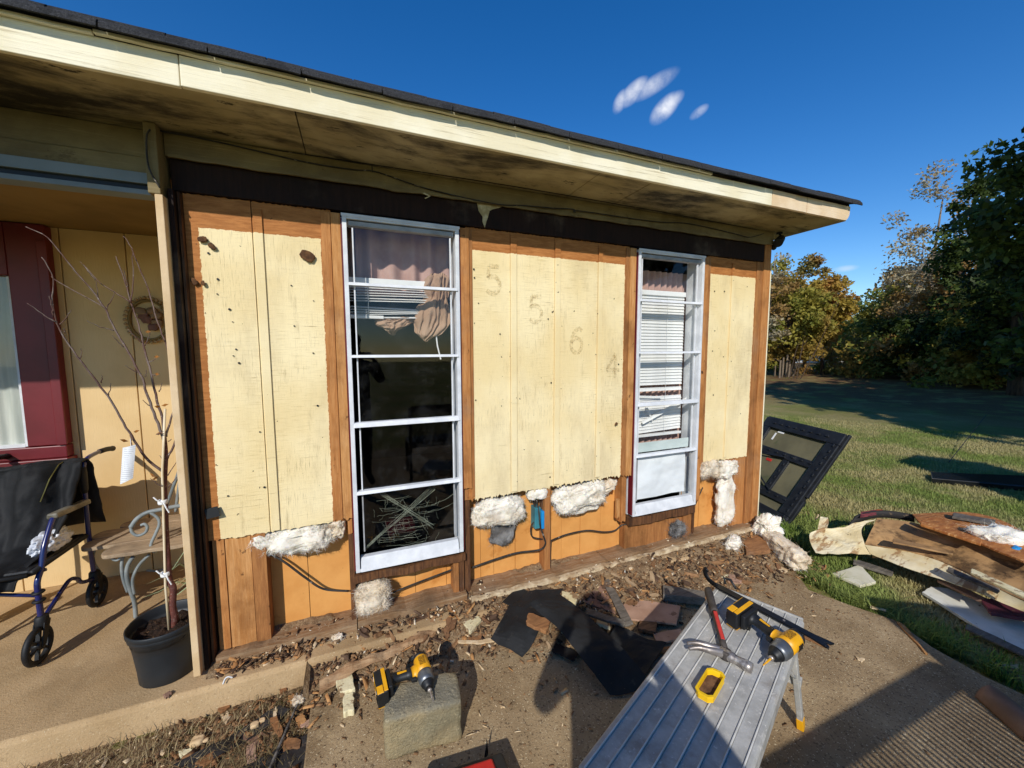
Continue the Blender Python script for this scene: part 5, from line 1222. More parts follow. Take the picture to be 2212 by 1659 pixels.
    for sy in (-1, 1): MB().hexa([(-.050, sy * .029, -.014), (-.008, sy * .029, -.014), (-.008, sy * .029, .012), (-.050, sy * .029, .012), (-.050, sy * .0352, -.012), (-.008, sy * .0352, -.012), (-.008, sy * .0352, .010), (-.050, sy * .0352, .010)]).build('rating_label', mat('brown_print', '#b98316', '#6b4a10', 220, r=.5) if 'brown_print' not in bpy.data.materials else bpy.data.materials['brown_print'], T, **K)
    MB().tube([(.0, .021, -.132), (.0, .040, -.136), (-.02, .044, -.150), (-.035, .034, -.150)], .003, 6).build('belt_hook', M_TBLK, T, **K)
    return T
# rough stone block with a driver on it
M_STN = NT('rough_tan_stone')
t = M_STN
c_ = t.mix(t.ss(t.noise(7, (1, 1, 1), 7, .6), .35, .65), lin('#a89672'), lin('#8f8468'))
kz = t.n.new('ShaderNodeSeparateXYZ'); t.l.new(t.tc.outputs['Object'], kz.inputs[0])
tp_ = t.ss(t.math('ADD', kz.outputs[2], t.math('MULTIPLY', t.math('SUBTRACT', t.noise(9, (1, 1, 1), 4), .5), .06)), .075, .11)
c_ = t.mix(t.math('MULTIPLY', tp_, .75), c_, lin('#7d7a6e'))
c_ = t.mix(t.ss(t.noise(60, (1, 1, 1), 5, .7), .56, .66, 0, .5), c_, lin('#c8b894'))
c_ = t.mix(t.ss(t.noise(80, (1, 1, 1), 5, .7), .6, .68, 0, .6), c_, lin('#4c4636'))
t.bump(t.math('ADD', t.noise(16, (1, 1, 1), 8, .65), t.noise(90, (1, 1, 1), 5, .7)), .9, .012); t.fin(c_, .92, 0, .15)
bm = bmesh.new(); bmesh.ops.create_cube(bm, size=2); bmesh.ops.subdivide_edges(bm, edges=bm.edges, cuts=14, use_grid_fill=True)
for v in bm.verts:
    x, y, z = v.co; q = Vector((.158 * x, .085 * y, .103 * z))
    q *= 1 - .035 * max(0, (abs(x) ** 8 + abs(y) ** 8 + abs(z) ** 8 - 1.2))
    nz = fbm(q.x + 3, q.y, q.z, 11, 5) * .008 + fbm(q.x, q.y + 7, q.z, 40, 3) * .003
    q += Vector((x, y, z)).normalized() * nz
    q.y -= .035 * (-z * .5 + .5) * (1 if y < 0 else .2) * -.6
    v.co = q
me = bpy.data.meshes.new('stone_block'); bm.to_mesh(me); bm.free()
o = link('stone_block', me, M_STN.m, None, True); o.location = (.216, -.722, .020); o.rotation_euler = (0, 0, -.10)
tag(o, 'rough tan stone block with a driver resting on it', 'stone')
driver('yellow and black driver lying on the stone block', frame3((.232, -.655, .163), (.10, -.985, -.14), (.985, .10, .06)))
# aluminium work platform
Ld = Vector((-.92, -.39, 0)).normalized(); Wd = Vector((.39, -.92, 0)).normalized()
Bc = Vector((1.748, -1.318, .435)); Wp_ = .345; Ln = 1.16
M_PLAT = NT('worn_aluminium'); t = M_PLAT
vec = t.map((1, 1, 1), 'Object', (0, 0, 0))
c_ = t.mix(t.ss(t.noise(9, (1, 1, 1), 7, .65), .35, .65), lin('#b4b2ac'), lin('#9a9892'))
c_ = t.mix(t.ss(t.noise(14, (1, 1, 1), 8, .75), .52, .66, 0, .7), c_, lin('#c9c4ba'))
c_ = t.mix(t.ss(t.noise(5, (1, 1, 1), 6, .7), .54, .70, 0, .55), c_, lin('#7d6f60'))
c_ = t.mix(t.ss(t.noise(70, (1, 1, 1), 4, .7), .62, .68, 0, .5), c_, lin('#e6e2da'))
t.bump(t.noise(120, (1, 1, 1), 4, .7), .35, .003); t.fin(c_, .6, .0, .25)
wp = thing('work_platform', 'grey aluminium work platform with tools lying on it', 'work platform', tuple(Bc - Wd * Wp_ / 2 + Ld * Ln / 2 - Vector((0, 0, .515))))
def pl(l, w_, z): return Bc + Ld * l - Wd * (Wp_ - w_) + Vector((0, 0, z))   # l along from the far end, w across from the left edge
def plbox(name, l0, l1, w0, w1, z0, z1, m=M_PLAT.m, bevel=.002): return MB().hexa([pl(l0, w0, z0), pl(l1, w0, z0), pl(l1, w1, z0), pl(l0, w1, z0), pl(l0, w0, z1), pl(l1, w0, z1), pl(l1, w1, z1), pl(l0, w1, z1)]).build(name, m, wp, bevel=bevel)
M_RDG = mat('bright_aluminium_ridge', '#d6d3cb', '#bdbab2', 12, r=.6, spec=.2)
nb = 7; bw = (Wp_ - .03) / nb
for i in range(nb): plbox('deck_board', 0, Ln, .015 + i * bw + .0025, .015 + (i + 1) * bw - .0025, -.012, -.002)
for i in range(nb + 1): plbox('deck_ridge', -.001, Ln, .015 + i * bw - .0022, .015 + i * bw + .0022, -.012, .0025, M_RDG, bevel=.0012)
def rail(w0, s_):
    b = MB(); prof = [(0, 0), (s_ * .012, -.003), (s_ * .018, -.012), (s_ * .018, -.062), (s_ * .008, -.066), (0, -.062), (0, -.012)]
    b.prism([pl(0, w0 + a, z) for a, z in prof], Ld * Ln); return b.build('side_rail', M_PLAT.m, wp, bevel=.002)
rail(.0125, -1); rail(Wp_ - .0125, 1)
plbox('end_cap', -.014, -.002, .0, Wp_, -.055, .0035, bevel=.004)
MB().tube([pl(-.03, .03, .010), pl(-.045, .02, .03), pl(-.04, .05, .036), pl(-.02, .08, .012)], .006, 8).build('release_lever', M_TBLK, wp, True)
for w0, wo in ((.03, -.03), (Wp_ - .03, .045)):
    for l0, lo in ((.06, -.085), (Ln - .06, .08)):
        top = pl(l0, w0, -.03); ft = pl(l0 + lo, w0 + wo, -.505)
        ax = (ft - top).normalized()
        sd = Ld * .018; dd = Wd * .011
        MB().hexa([ft - sd - dd, ft + sd - dd, ft + sd + dd, ft - sd + dd, top - sd - dd, top + sd - dd, top + sd + dd, top - sd + dd]).build('leg', M_PLAT.m, wp, bevel=.003)
        f2 = ft + (top - ft).normalized() * .045; sd2, dd2 = sd * 1.12, dd * 1.2; f1 = ft + Vector((0, 0, -.008))
        MB().hexa([f1 - sd2 - dd2, f1 + sd2 - dd2, f1 + sd2 + dd2, f1 - sd2 + dd2, f2 - sd2 - dd2, f2 + sd2 - dd2, f2 + sd2 + dd2, f2 - sd2 + dd2]).build('foot_cap', M_YEL, wp, bevel=.003)
    MB().tube([pl(.005, w0 + wo * .45, -.27), pl(.10, w0 + wo * .4, -.20), pl(.25, w0, -.05)], .007, 6).build('leg_brace', M_PLAT.m, wp)
MB().hexa([pl(-.015, .0, -.30), pl(.02, .0, -.30), pl(.02, Wp_ + .01, -.30), pl(-.015, Wp_ + .01, -.30), pl(-.015, .0, -.268), pl(.02, .0, -.268), pl(.02, Wp_ + .01, -.268), pl(-.015, Wp_ + .01, -.268)]).build('leg_rung', M_PLAT.m, wp, bevel=.003)
ZT = .4365
# hammer
hA, hB = Vector((1.515, -1.035, ZT + .022)), Vector((1.252, -1.345, ZT + .020))
hm = thing('claw_hammer', 'claw hammer with red striped grip lying on the platform', 'hammer', tuple((hA + hB) / 2))
M_GRIP = mat('grey_rubber_grip', '#4c4540', '#38322e', 30, r=.7, spots=[('#7a7068', 40, .62, (1, 1, 1), .5)]); M_HRED = mat('red_grip_inlay', '#d03a32', '#b82e28', 20, r=.5)
ax = (hB - hA).normalized(); sd = ax.cross(Vector((0, 0, 1))).normalized()
def hl(a, w_, z): return hA + ax * a + sd * w_ + Vector((0, 0, z))
Lh = (hB - hA).length
MB().tube([hl(0, 0, 0), hl(.006, 0, 0), hl(.03, 0, 0), hl(.10, 0, 0), hl(.155, 0, 0), hl(.165, 0, 0), hl(.17, 0, 0)], [.013, .021, .0225, .0205, .021, .023, .017], 14, flat=.8).build('rubber_grip', M_GRIP, hm, True)
MB().tube([hl(.17, 0, 0), hl(.25, 0, 0), hl(Lh, 0, 0)], [.0165, .0155, .0165], 12, flat=.75).build('shaft', M_GRIP, hm, True)
MB().hexa([hl(.178, -.008, .010), hl(.178, .008, .010), hl(Lh - .06, .0075, .0095), hl(Lh - .06, -.0075, .0095), hl(.178, -.007, .0175), hl(.178, .007, .0175), hl(Lh - .06, .0065, .0168), hl(Lh - .06, -.0065, .0168)]).build('red_inlay', M_HRED, hm, bevel=.002)
MB().lathe([(.006, 0), (.008, .002), (.006, .003)], hl(.014, 0, .0135), 12).build('end_button', mat('orange_dot', '#b5633c', r=.6), hm)
fc, cl_ = Vector((1.285, -1.425, ZT + .016)), Vector((1.15, -1.275, ZT + .030))
hd = (fc - hB).normalized(); 
MB().tube([hB - hd * .022, hB + hd * .022, hB + hd * .035, hB + hd * .042, hB + hd * .070, hB + hd * .086], [.019, .019, .0155, .016, .020, .0185], 14).build('hammer_head', M_STEEL, hm, True)
for s_ in (-1, 1):
    cd = (cl_ - hB).normalized(); sv = cd.cross(Vector((0, 0, 1))).normalized() * s_
    q = smooth([hB - hd * .01 + sv * .005, hB + cd * .05 + sv * .009 + Vector((0, 0, .008)), hB + cd * .10 + sv * .012 + Vector((0, 0, .010)), hB + cd * .135 + sv * .014 + Vector((0, 0, -.002))], 4)
    MB().tube(q, [.0175 - .012 * i / (len(q) - 1) for i in range(len(q))], 9, flat=.75).build('claw', M_STEEL, hm, True)
MB().lathe([(.017, -.017), (.020, -.012), (.020, .012), (.017, .016)], hB, 16).build('head_socket', M_GRIP, hm, True)
# second driver, pry bar, yellow cup
driver('yellow driver with grey nose lying on the platform', frame3((1.475, -1.418, ZT + .040), (-.985, -.10, -.13), (.12, -.99, -.06)), bit=M_YEL)
pA, pB = Vector((1.592, -1.01, ZT + .012)), Vector((1.668, -1.465, ZT + .012)); ax = (pB - pA).normalized(); sd = ax.cross(Vector((0, 0, 1)))
pb = thing('pry_bar', 'flat black pry bar crossing the end of the platform', 'pry bar', tuple((pA + pB) / 2))
M_PRY = mat('black_tool_steel', '#1e1f22', '#141517', 16, r=.4, metal=.4, spots=[('#b0a896', 40, .66, (1, 1, 1), .6)])
def pr(a, w_, z): return pA + ax * a + sd * w_ + Vector((0, 0, z))
Lp = (pB - pA).length
MB().prism([pr(0, -.016, 0), pr(.02, -.019, 0), pr(Lp - .06, -.017, 0), pr(Lp - .02, -.024, 0), pr(Lp + .004, -.026, 0), pr(Lp - .002, -.008, 0), pr(Lp - .022, 0, 0), pr(Lp - .002, .008, 0), pr(Lp + .004, .026, 0), pr(Lp - .02, .024, 0), pr(Lp - .06, .017, 0), pr(.02, .019, 0), pr(0, .016, 0)], (0, 0, .007)).build('flat_shank', M_PRY, pb, bevel=.0015)
MB().tube(smooth([pr(.01, 0, .004), pr(-.02, 0, .006), pr(-.045, 0, .022), pr(-.055, 0, .045), pr(-.045, 0, .062)], 4), .0125, 8, flat=.35).build('hooked_end', M_PRY, pb, True)
for a in (.16, .30): MB().lathe([(.005, 0), (.005, .0012)], pr(a, 0, .007), 10).build('nail_slot', M_STEEL, pb)
M_CUP = mat('bright_yellow_plastic', '#f2c416', '#e4b410', 10, r=.5, spec=.4, spots=[('#a88a3a', 20, .62, (1, 1, 1), .5)])
cA = [Vector((1.141, -1.362, 0)), Vector((1.172, -1.412, 0)), Vector((1.036, -1.468, 0)), Vector((1.012, -1.415, 0))]
cc_ = sum(cA, Vector()) / 4
cu_ = thing('yellow_cup', 'small open yellow plastic box lying on the platform', 'box', (cc_.x, cc_.y, ZT))
def chamf(ps_, k):
    out = []
    for i in range(4):
        p0, p1, p2 = ps_[i - 1], ps_[i], ps_[(i + 1) % 4]
        out += [p1 + (p0 - p1).normalized() * k, p1 + (p2 - p1).normalized() * k]
    return out
outer = chamf(cA, .014); inner = [cc_ + (p - cc_) * .84 for p in outer]; b = MB(); n8 = 8
rings = [[p + Vector((0, 0, ZT + .002)) for p in [cc_ + (q - cc_) * .93 for q in outer]], [p + Vector((0, 0, ZT + .018)) for p in [cc_ + (q - cc_) * .95 for q in outer]], [p + Vector((0, 0, ZT + .019)) for p in outer], [p + Vector((0, 0, ZT + .025)) for p in outer], [p + Vector((0, 0, ZT + .025)) for p in inner], [p + Vector((0, 0, ZT + .006)) for p in [cc_ + (q - cc_) * .80 for q in outer]]]
b.add([p for r_ in rings for p in r_], [(i * n8 + j, i * n8 + (j + 1) % n8, (i + 1) * n8 + (j + 1) % n8, (i + 1) * n8 + j) for i in range(5) for j in range(n8)] + [tuple(range(n8))])
b.build('box_shell', M_CUP, cu_, bevel=.001)
MB().add([p + Vector((0, 0, .0012)) for p in rings[5]], [tuple(range(n8))]).build('box_dirt', mat('brown_grit', '#7d5a3c', '#5a3e28', 40, r=.95, bump=.6, bs=80), cu_)
# red tool just at the bottom edge of the picture
rt_ = thing('red_tool_case', 'red topped black tool case at the bottom edge', 'tool case', (.33, -1.02, -.08))
M_REDP = mat('red_plastic', '#c4201c', '#b01a18', 8, r=.4, spec=.5)
MB().hexa([(.10, -1.337, -.08), (.50, -1.377, -.08), (.49, -0.982, -.08), (.135, -0.952, -.08), (.11, -1.337, .02), (.49, -1.367, .02), (.48, -0.992, .02), (.145, -0.962, .02)]).build('case_body', M_TBLK, rt_, bevel=.012, seg=3)
MB().hexa([(.19, -1.317, .021), (.45, -1.337, .021), (.435, -1.007, .021), (.20, -0.987, .021), (.195, -1.307, .036), (.445, -1.327, .036), (.428, -1.017, .036), (.207, -0.997, .036)]).build('case_lid', M_REDP, rt_, bevel=.006, seg=3)
MB().hexa([(.145, -1.077, .021), (.185, -1.077, .021), (.19, -1.007, .021), (.155, -1.002, .021), (.147, -1.077, .032), (.183, -1.077, .032), (.187, -1.012, .032), (.157, -1.007, .032)]).build('case_latch', M_TBLK, rt_, bevel=.003)
for k, (x_, y_, h_) in enumerate(((.447, -.90, .075), (.437, -.915, .05))):
    tag(MB().lathe([(.005, 0), (.006, .01), (.003, h_ * .6), (.0006, h_)], (x_, y_, -.079), 8).build('metal_spike', M_PRY, None, True), ['taller', 'shorter'][k] + ' thin dark spike beside the red tool case', 'spike')
# ---------------------------------------------------------------- scraps on the ground
M_VIN = mat('black_vinyl_sheet', '#242526', '#1b1b1c', 5, r=.68, spec=.2, bump=.2, bs=20, spots=[('#8a7a64', 40, .67, (1, 1, 1), .7), ('#4a4640', 7, .58, (1, 1, 1), .5)])
M_TARP = mat('dusty_black_felt', '#2e2b29', '#242120', 8, r=.75, bump=.3, bs=40, spots=[('#7a6650', 18, .6, (1, 1, 1), .6), ('#a08a6c', 70, .66, (1, 1, 1), .6)])
M_BRD = mat('brown_board', '#8f6f5c', '#7a5a48', 9, r=.8, bump=.3, bs=40, spots=[('#4a3428', 14, .58, (1, 1, 1), .7)])
M_PNK = mat('pink_brown_board', '#b08e78', '#9c7a64', 9, r=.8, bump=.3, bs=30, spots=[('#5a3e2e', 12, .6, (1, 1, 1), .7)])
M_GRYW = wood('weathered_grey_wood', '#7d756a', '#5e574e', '#2e2a26', st=(.8, 6, 6), knots=False, bump=.9)
M_CRMW = mat('flaking_cream_wood', '#ddd2ac', '#cfc094', 12, r=.8, bump=.7, bs=40, spots=[('#7a5636', 14, .55, (1, 1, 1), .85)])
M_ORW = wood('split_orange_wood', '#ab7a4e', '#875c3a', '#523823', st=(1.5, 7, 7), bump=1.0)
M_STNS = mat('tan_pebble', '#d0b288', '#b8986c', 14, r=.85, bump=.5, bs=40)
M_ROT2 = wood('dark_rotten_scrap', '#8a6648', '#5e4430', '#2c1e14', st=(1, 7, 7), bump=1.2)
def sheet(name, rows, m, label=None, cat=None, nu=24, nv=10, th=.006, group=None, parent=None, rough=.006, seed=0):
    """warped sheet through rows of surveyed points (u, v, z)"""
    Rr = [[G(*q) if len(q) == 3 and q[0] > 20 else Vector(q) for q in r] for r in rows]
    def cr(P, t_):
        k = t_ * (len(P) - 1); i = min(int(k), len(P) - 2); f_ = k - i
        p0, p1, p2, p3 = P[max(i - 1, 0)], P[i], P[i + 1], P[min(i + 2, len(P) - 1)]
        return .5 * ((2 * p1) + (p2 - p0) * f_ + (2 * p0 - 5 * p1 + 4 * p2 - p3) * f_ ** 2 + (3 * p1 - p0 - 3 * p2 + p3) * f_ ** 3)
    def fn(u, v):
        p = cr([cr(r, u) for r in Rr], v)
        return p + Vector((0, 0, rough * fbm(p.x + seed, p.y, seed, 9, 3)))
    o = MB().grid(fn, nu, nv).build(name, m, parent, False, solid=th, off=0)
    if label: tag(o, label, cat, group)
    return o
def scrap(name, quad, z, th, m, label, cat='wood scrap', jag=.004, n=5, group=None, tilt=0):
    """flat piece with broken edges, corners surveyed on level z"""
    rd = random.Random(hash((round(quad[0][0]), round(quad[0][1]))) & 0xffff); P = [G(a, b, z) for a, b in quad]; out = []
    for i in range(len(P)):
        p, q = P[i], P[(i + 1) % len(P)]
        for k in range(n):
            t_ = k / n; w_ = p.lerp(q, t_)
            if k: w_ = w_ + Vector((rd.uniform(-1, 1), rd.uniform(-1, 1), 0)) * jag
            out.append(w_)
    c = sum(out, Vector()) / len(out)
    for w_ in out: w_.z += tilt * (w_.y - c.y)
    nn = Vector((0, 0, 1)); area = sum((out[i].x - c.x) * (out[(i + 1) % len(out)].y - c.y) - (out[(i + 1) % len(out)].x - c.x) * (out[i].y - c.y) for i in range(len(out)))
    if area < 0: out = out[::-1]
    o = MB().prism(out, (0, 0, th)).build(name, m, None, bevel=min(.003, th * .25))
    return tag(o, label, cat, group)
# black vinyl siding strips by the platform
sheet('vinyl_strip', [[(1142, 1306, .06), (1200, 1352, .055), (1262, 1428, .02), (1300, 1478, -.04), (1318, 1502, -.07)], [(1160, 1296, .09), (1222, 1345, .08), (1285, 1405, .045), (1330, 1455, -.02), (1350, 1500, -.068)], [(1202, 1279, .09), (1262, 1322, .08), (1325, 1382, .045), (1380, 1440, -.01), (1405, 1478, -.06)]], M_VIN, 'long black vinyl strip arching over the scrap heap', 'vinyl siding', 40, 14, .004, rough=.010)
sheet('vinyl_strip', [[(1060, 1380, -.03), (1095, 1400, -.04), (1128, 1418, -.05)], [(1070, 1362, .0), (1110, 1372, .0), (1150, 1390, -.02)], [(1098, 1310, .02), (1130, 1318, .03), (1175, 1340, .02)], [(1104, 1288, .0), (1150, 1276, .04), (1216, 1272, .05)]], M_VIN, 'crumpled black vinyl sheet under the arching strip', 'vinyl siding', 20, 16, .004, rough=.012, seed=4)
sheet('vinyl_strip', [[(1300, 1400, -.03), (1345, 1430, -.04), (1395, 1455, -.05)], [(1330, 1352, -.01), (1385, 1375, -.02), (1440, 1390, -.04)]], M_VIN, 'flat black vinyl piece half under the platform', 'vinyl siding', 16, 8, .004, rough=.01, seed=6)
scrap('brown_board', [(1252, 1262), (1300, 1255), (1330, 1322), (1254, 1300)], -.03, .012, M_BRD, 'brown board behind the arching vinyl strip', 'board', .003, tilt=.1)
scrap('board_lath', [(1298, 1252), (1314, 1250), (1368, 1350), (1350, 1356)], -.015, .012, M_GRYW, 'dark lath lying across the brown board', 'board', .002)
scrap('pink_board', [(1322, 1290), (1470, 1312), (1462, 1352), (1352, 1340)], -.055, .012, M_PNK, 'pinkish brown board beside the platform', 'board', .003)
scrap('grey_beam', [(1432, 1278), (1524, 1292), (1522, 1308), (1432, 1300)], -.06, .05, M_GRYW, 'weathered grey beam end behind the hammer', 'board', .003)
for k, (q, z, th, m, lab) in enumerate((
    ([(1398, 1440), (1430, 1420), (1462, 1432), (1440, 1462)], -.076, .012, M_GRYW, 'rotten plank end in the shade of the platform'),
    ([(1290, 1330), (1325, 1338), (1318, 1362), (1288, 1352)], -.05, .02, M_CRMW, 'cream flaked wood lump beside the arching strip'),
    ([(1330, 1400), (1392, 1422), (1380, 1445), (1340, 1425)], -.07, .016, M_BRD, 'brown scrap in the shade under the vinyl'),
    ([(1410, 1372), (1470, 1362), (1480, 1382), (1420, 1395)], -.072, .014, M_PNK, 'pink board scrap next to the platform edge'),
    ([(1000, 1322), (1022, 1312), (1040, 1345), (1015, 1372), (1000, 1352)], -.03, .02, M_CRMW, 'yellowish rotten chunk on the dirt right of the driver'),
    ([(1006, 1370), (1045, 1352), (1060, 1372), (1015, 1392)], -.06, .012, M_ORW, 'orange wood flake below the yellowish chunk'),
    ([(988, 1385), (1040, 1384), (1098, 1374), (1096, 1381), (1040, 1392), (990, 1390)], -.05, .006, C_PALE, 'pale bent stick pointing at the vinyl sheet'),
    ([(722, 1469), (760, 1462), (768, 1498), (735, 1508)], -.065, .03, M_CRMW, 'cream painted rotten chunk left of the driver battery'),
    ([(740, 1512), (764, 1508), (766, 1545), (742, 1552)], -.079, .032, M_CRMW, 'smaller cream painted chunk below the larger one'),
    ([(1601, 1152), (1640, 1148), (1664, 1196), (1612, 1202)], -.02, .03, M_ORW, 'split orange plank at the foot of the house corner'),
    ([(1476, 1214), (1515, 1212), (1527, 1236), (1482, 1240)], -.06, .035, M_ORW, 'split orange chunk behind the platform'),
    ([(1577, 1212), (1606, 1206), (1602, 1262), (1572, 1262)], -.07, .018, M_PNK, 'pinkish board scrap standing behind the platform end'),
    ([(1400, 1226), (1440, 1240), (1470, 1262), (1425, 1248)], -.06, .012, M_GRYW, 'dark splintered strip below the right window'),
    ([(1318, 1190), (1330, 1188), (1350, 1222), (1340, 1228)], -.02, .008, C_TAN, 'pale lath splinter under the folded wool'),
    ([(1305, 1222), (1320, 1220), (1322, 1232), (1306, 1234)], -.03, .02, C_TAN, 'small tan block beside the pale lath splinter'),
    ([(1651, 1218), (1660, 1214), (1702, 1232), (1698, 1240)], -.078, .008, C_PALE, 'pale stick on the pad below the wool roll'),
    ([(1540, 1165), (1600, 1160), (1610, 1180), (1550, 1185)], -.03, .02, M_ROTC if False else M_ORW, 'orange strip under the white tuft by the corner'),
    ([(1880, 1310), (1915, 1318), (1914, 1322), (1880, 1314)], -.078, .006, C_PALE, 'thin pale stick at the edge of the pad'),
    ([(1938, 1345), (1952, 1352), (2004, 1416), (1996, 1412)], -.078, .01, C_TAN, 'long tan splinter at the shaded pad edge'),
    ([(1848, 1420), (1868, 1424), (1860, 1432)], -.078, .006, C_PALE, 'small pale wood flake in the middle of the pad'),
    ([(1735, 1365), (1790, 1395), (1785, 1402), (1738, 1380)], -.078, .01, C_ORG, 'orange brown splinter beside the platform leg'),
    ([(2140, 1430), (2200, 1438), (2200, 1446), (2150, 1440)], -.10, .008, C_PALE, 'thin pale chip on the grass edge at the right'),
    # left of the pad
    ([(470, 1540), (487, 1505), (501, 1510), (497, 1530), (482, 1542)], -.12, .012, M_ORW, 'orange brown chunk in the dead grass'),
    ([(476, 1546), (492, 1538), (499, 1548), (488, 1568)], -.118, .006, C_PALE, 'white paint flake on the orange brown chunk'),
    ([(583, 1556), (598, 1550), (612, 1585), (602, 1600)], -.11, .012, M_ORW, 'long orange wood piece beside the black stick'),
    ([(638, 1556), (655, 1545), (662, 1560), (645, 1572)], -.11, .012, C_TAN, 'tan wood piece near the pad corner'),
    ([(646, 1568), (680, 1550), (679, 1568), (650, 1573)], -.112, .008, M_PNK, 'pink flat scrap against the pad edge'),
    ([(610, 1612), (622, 1598), (650, 1604), (648, 1618), (612, 1625)], -.11, .014, M_ORW, 'curved orange brown chunk on the felt'),
    ([(533, 1612), (552, 1604), (556, 1658), (534, 1662)], -.12, .006, M_PNK, 'upright pink brown scrap at the bottom edge'),
    ([(420, 1654), (452, 1632), (482, 1616), (482, 1630), (440, 1660)], -.115, .012, M_ORW, 'long orange brown splinter at the bottom left'),
    ([(602, 1488), (612, 1480), (620, 1492), (606, 1500)], -.115, .012, M_ORW, 'orange chip next to the blue washer'),
    ([(622, 1508), (634, 1502), (640, 1514), (630, 1522)], -.115, .010, C_TAN, 'tan chip below the blue washer'),
    ([(386, 1628), (414, 1620), (416, 1630), (390, 1640)], -.12, .014, M_CRMW, 'pale rotten crumb strip beside the felt'),
    ([(352, 1504), (366, 1496), (371, 1502), (358, 1512)], .002, .010, M_BRD, 'brown chip on the slab in front of the pot'),
    ([(590, 1550), (596, 1528), (600, 1536), (594, 1556)], -.11, .008, C_PALE, 'yellow sliver standing beside the felt'),
    ([(530, 1560), (575, 1590), (560, 1615), (525, 1600)], -.125, .010, M_BRD, 'brown scrap under the pebbles on the felt'))):
    scrap('wood_scrap', q, z, th, m, lab, n=5)
sheet('rotten_plank', [[(690, 1500, -.06), (780, 1452, -.05), (880, 1404, -.045), (1006, 1344, -.04)], [(690, 1470, -.03), (780, 1430, -.02), (880, 1382, -.015), (1004, 1326, -.02)]], wood('rotten_pale_plank', '#b59570', '#8f6a48', '#4a3222', st=(.8, 8, 8), bump=1.2), 'long rotten pale plank lying along the dirt', 'plank', 60, 8, .02, rough=.03, seed=9)
# felt strips, pebbles, washer and stick in the dead grass
sheet('felt_strip', [[(375, 1652, -.115), (440, 1620, -.112), (520, 1575, -.11), (600, 1525, -.11)], [(420, 1668, -.112), (480, 1630, -.108), (560, 1580, -.106), (628, 1532, -.108)]], M_TARP, 'narrow black felt strip across the dead grass', 'felt', 30, 6, .003, rough=.012, seed=2)
sheet('felt_strip', [[(470, 1680, -.115), (560, 1640, -.112), (640, 1592, -.10), (676, 1590, -.105)], [(470, 1720, -.115), (560, 1690, -.11), (640, 1660, -.108), (676, 1660, -.11)]], M_TARP, 'wide black felt sheet beside the pad at the bottom', 'felt', 30, 10, .003, rough=.02, seed=3)
for u, v, r_, lab in ((551, 1568, .017, 'round tan pebble on the felt strip'), (567, 1557, .014, 'brownish pebble right of the round one'), (428, 1603, .026, 'flat tan stone left of the felt strip'), (445, 1600, .012, 'small brown stone beside the flat one'), (535, 1508, .009, 'small tan pebble near the slab')):
    g = G(u, v, -.11); o = lump('pebble', (g.x, g.y, -.11 + r_ * .3), (r_, r_ * .8, r_ * .6), M_STNS, None, .25, 30, u, 3); tag(o, lab, 'stone')
g = G(589, 1489, -.11)
b = MB(); b.lathe([(.004, 0), (.012, .0005), (.0125, .003), (.004, .0035)], (0, 0, 0), 20)
o = b.build('blue_washer', M_BLUE, None, True); o.location = (g.x, g.y, -.105); o.rotation_euler = (.5, .1, 0); tag(o, 'small blue washer in the dead grass', 'washer')
tag(MB().tube(smooth([G(580, 1668, -.09), G(605, 1608, -.09), G(630, 1550, -.095), G(655, 1492, -.10)], 6), [.006, .007, .006, .007, .006, .007, .006, .006, .005, .006, .006, .005, .005, .005, .006, .006, .007, .007, .008][:19], 8).build('charred_stick', mat('charred_bark', '#2a2624', '#7a746c', 30, (1, 1, 1), r=.9, bump=.8, bs=50), None, True), 'black and white stick pointing at the wall', 'stick')
g = G(490, 1466, .0)
tag(MB().tube(smooth([G(482, 1478, .004), G(487, 1466, .02), G(494, 1462, .022), G(502, 1464, .008)], 4), .006, 7, flat=.5).build('white_scrap', M_TIE, None, True), 'bent white plastic scrap on the slab by the post', 'scrap')
for i, (u, v, s_, lab) in enumerate(((645, 1495, .03, 'grey wool tuft at the tip of the black stick'), (730, 1400, .03, 'wool tuft on the dirt under the left gap'), (700, 1390, .022, 'small wool tuft near the pad corner'))):
    g = G(u, v, -.05); batt(lab, (g.x, g.y, max(-.10, dirt_h(g.x, g.y)) + .01), (s_, s_ * .7, s_ * .5), M_INSD, 30 + i, .5, 30, nf=150, sub=4)
g = G(1585, 1185, -.02); batt('white tuft snagged on the orange plank by the corner', (g.x, g.y, .03), (.085, .05, .04), M_INS, 34, .45, 14, .6, nf=500, ln=.04)
g = G(720, 1330, .0)
# loose wool roll by the corner
a_, b_ = G(1660, 1150, .05), G(1735, 1225, -.02)
batt('long wool roll lying outside the house corner', tuple((a_ + b_) / 2 + Vector((0, 0, -.01))), ((a_ - b_).length * .58, .085, .075), M_INSD, 35, .30, 9, math.atan2(a_.y - b_.y, a_.x - b_.x), nf=700, ln=.025)
batt('white ragged end of the wool roll against the corner', tuple(a_ + Vector((.02, .03, .03))), (.10, .08, .075), M_INS, 36, .45, 11, nf=600, ln=.035)

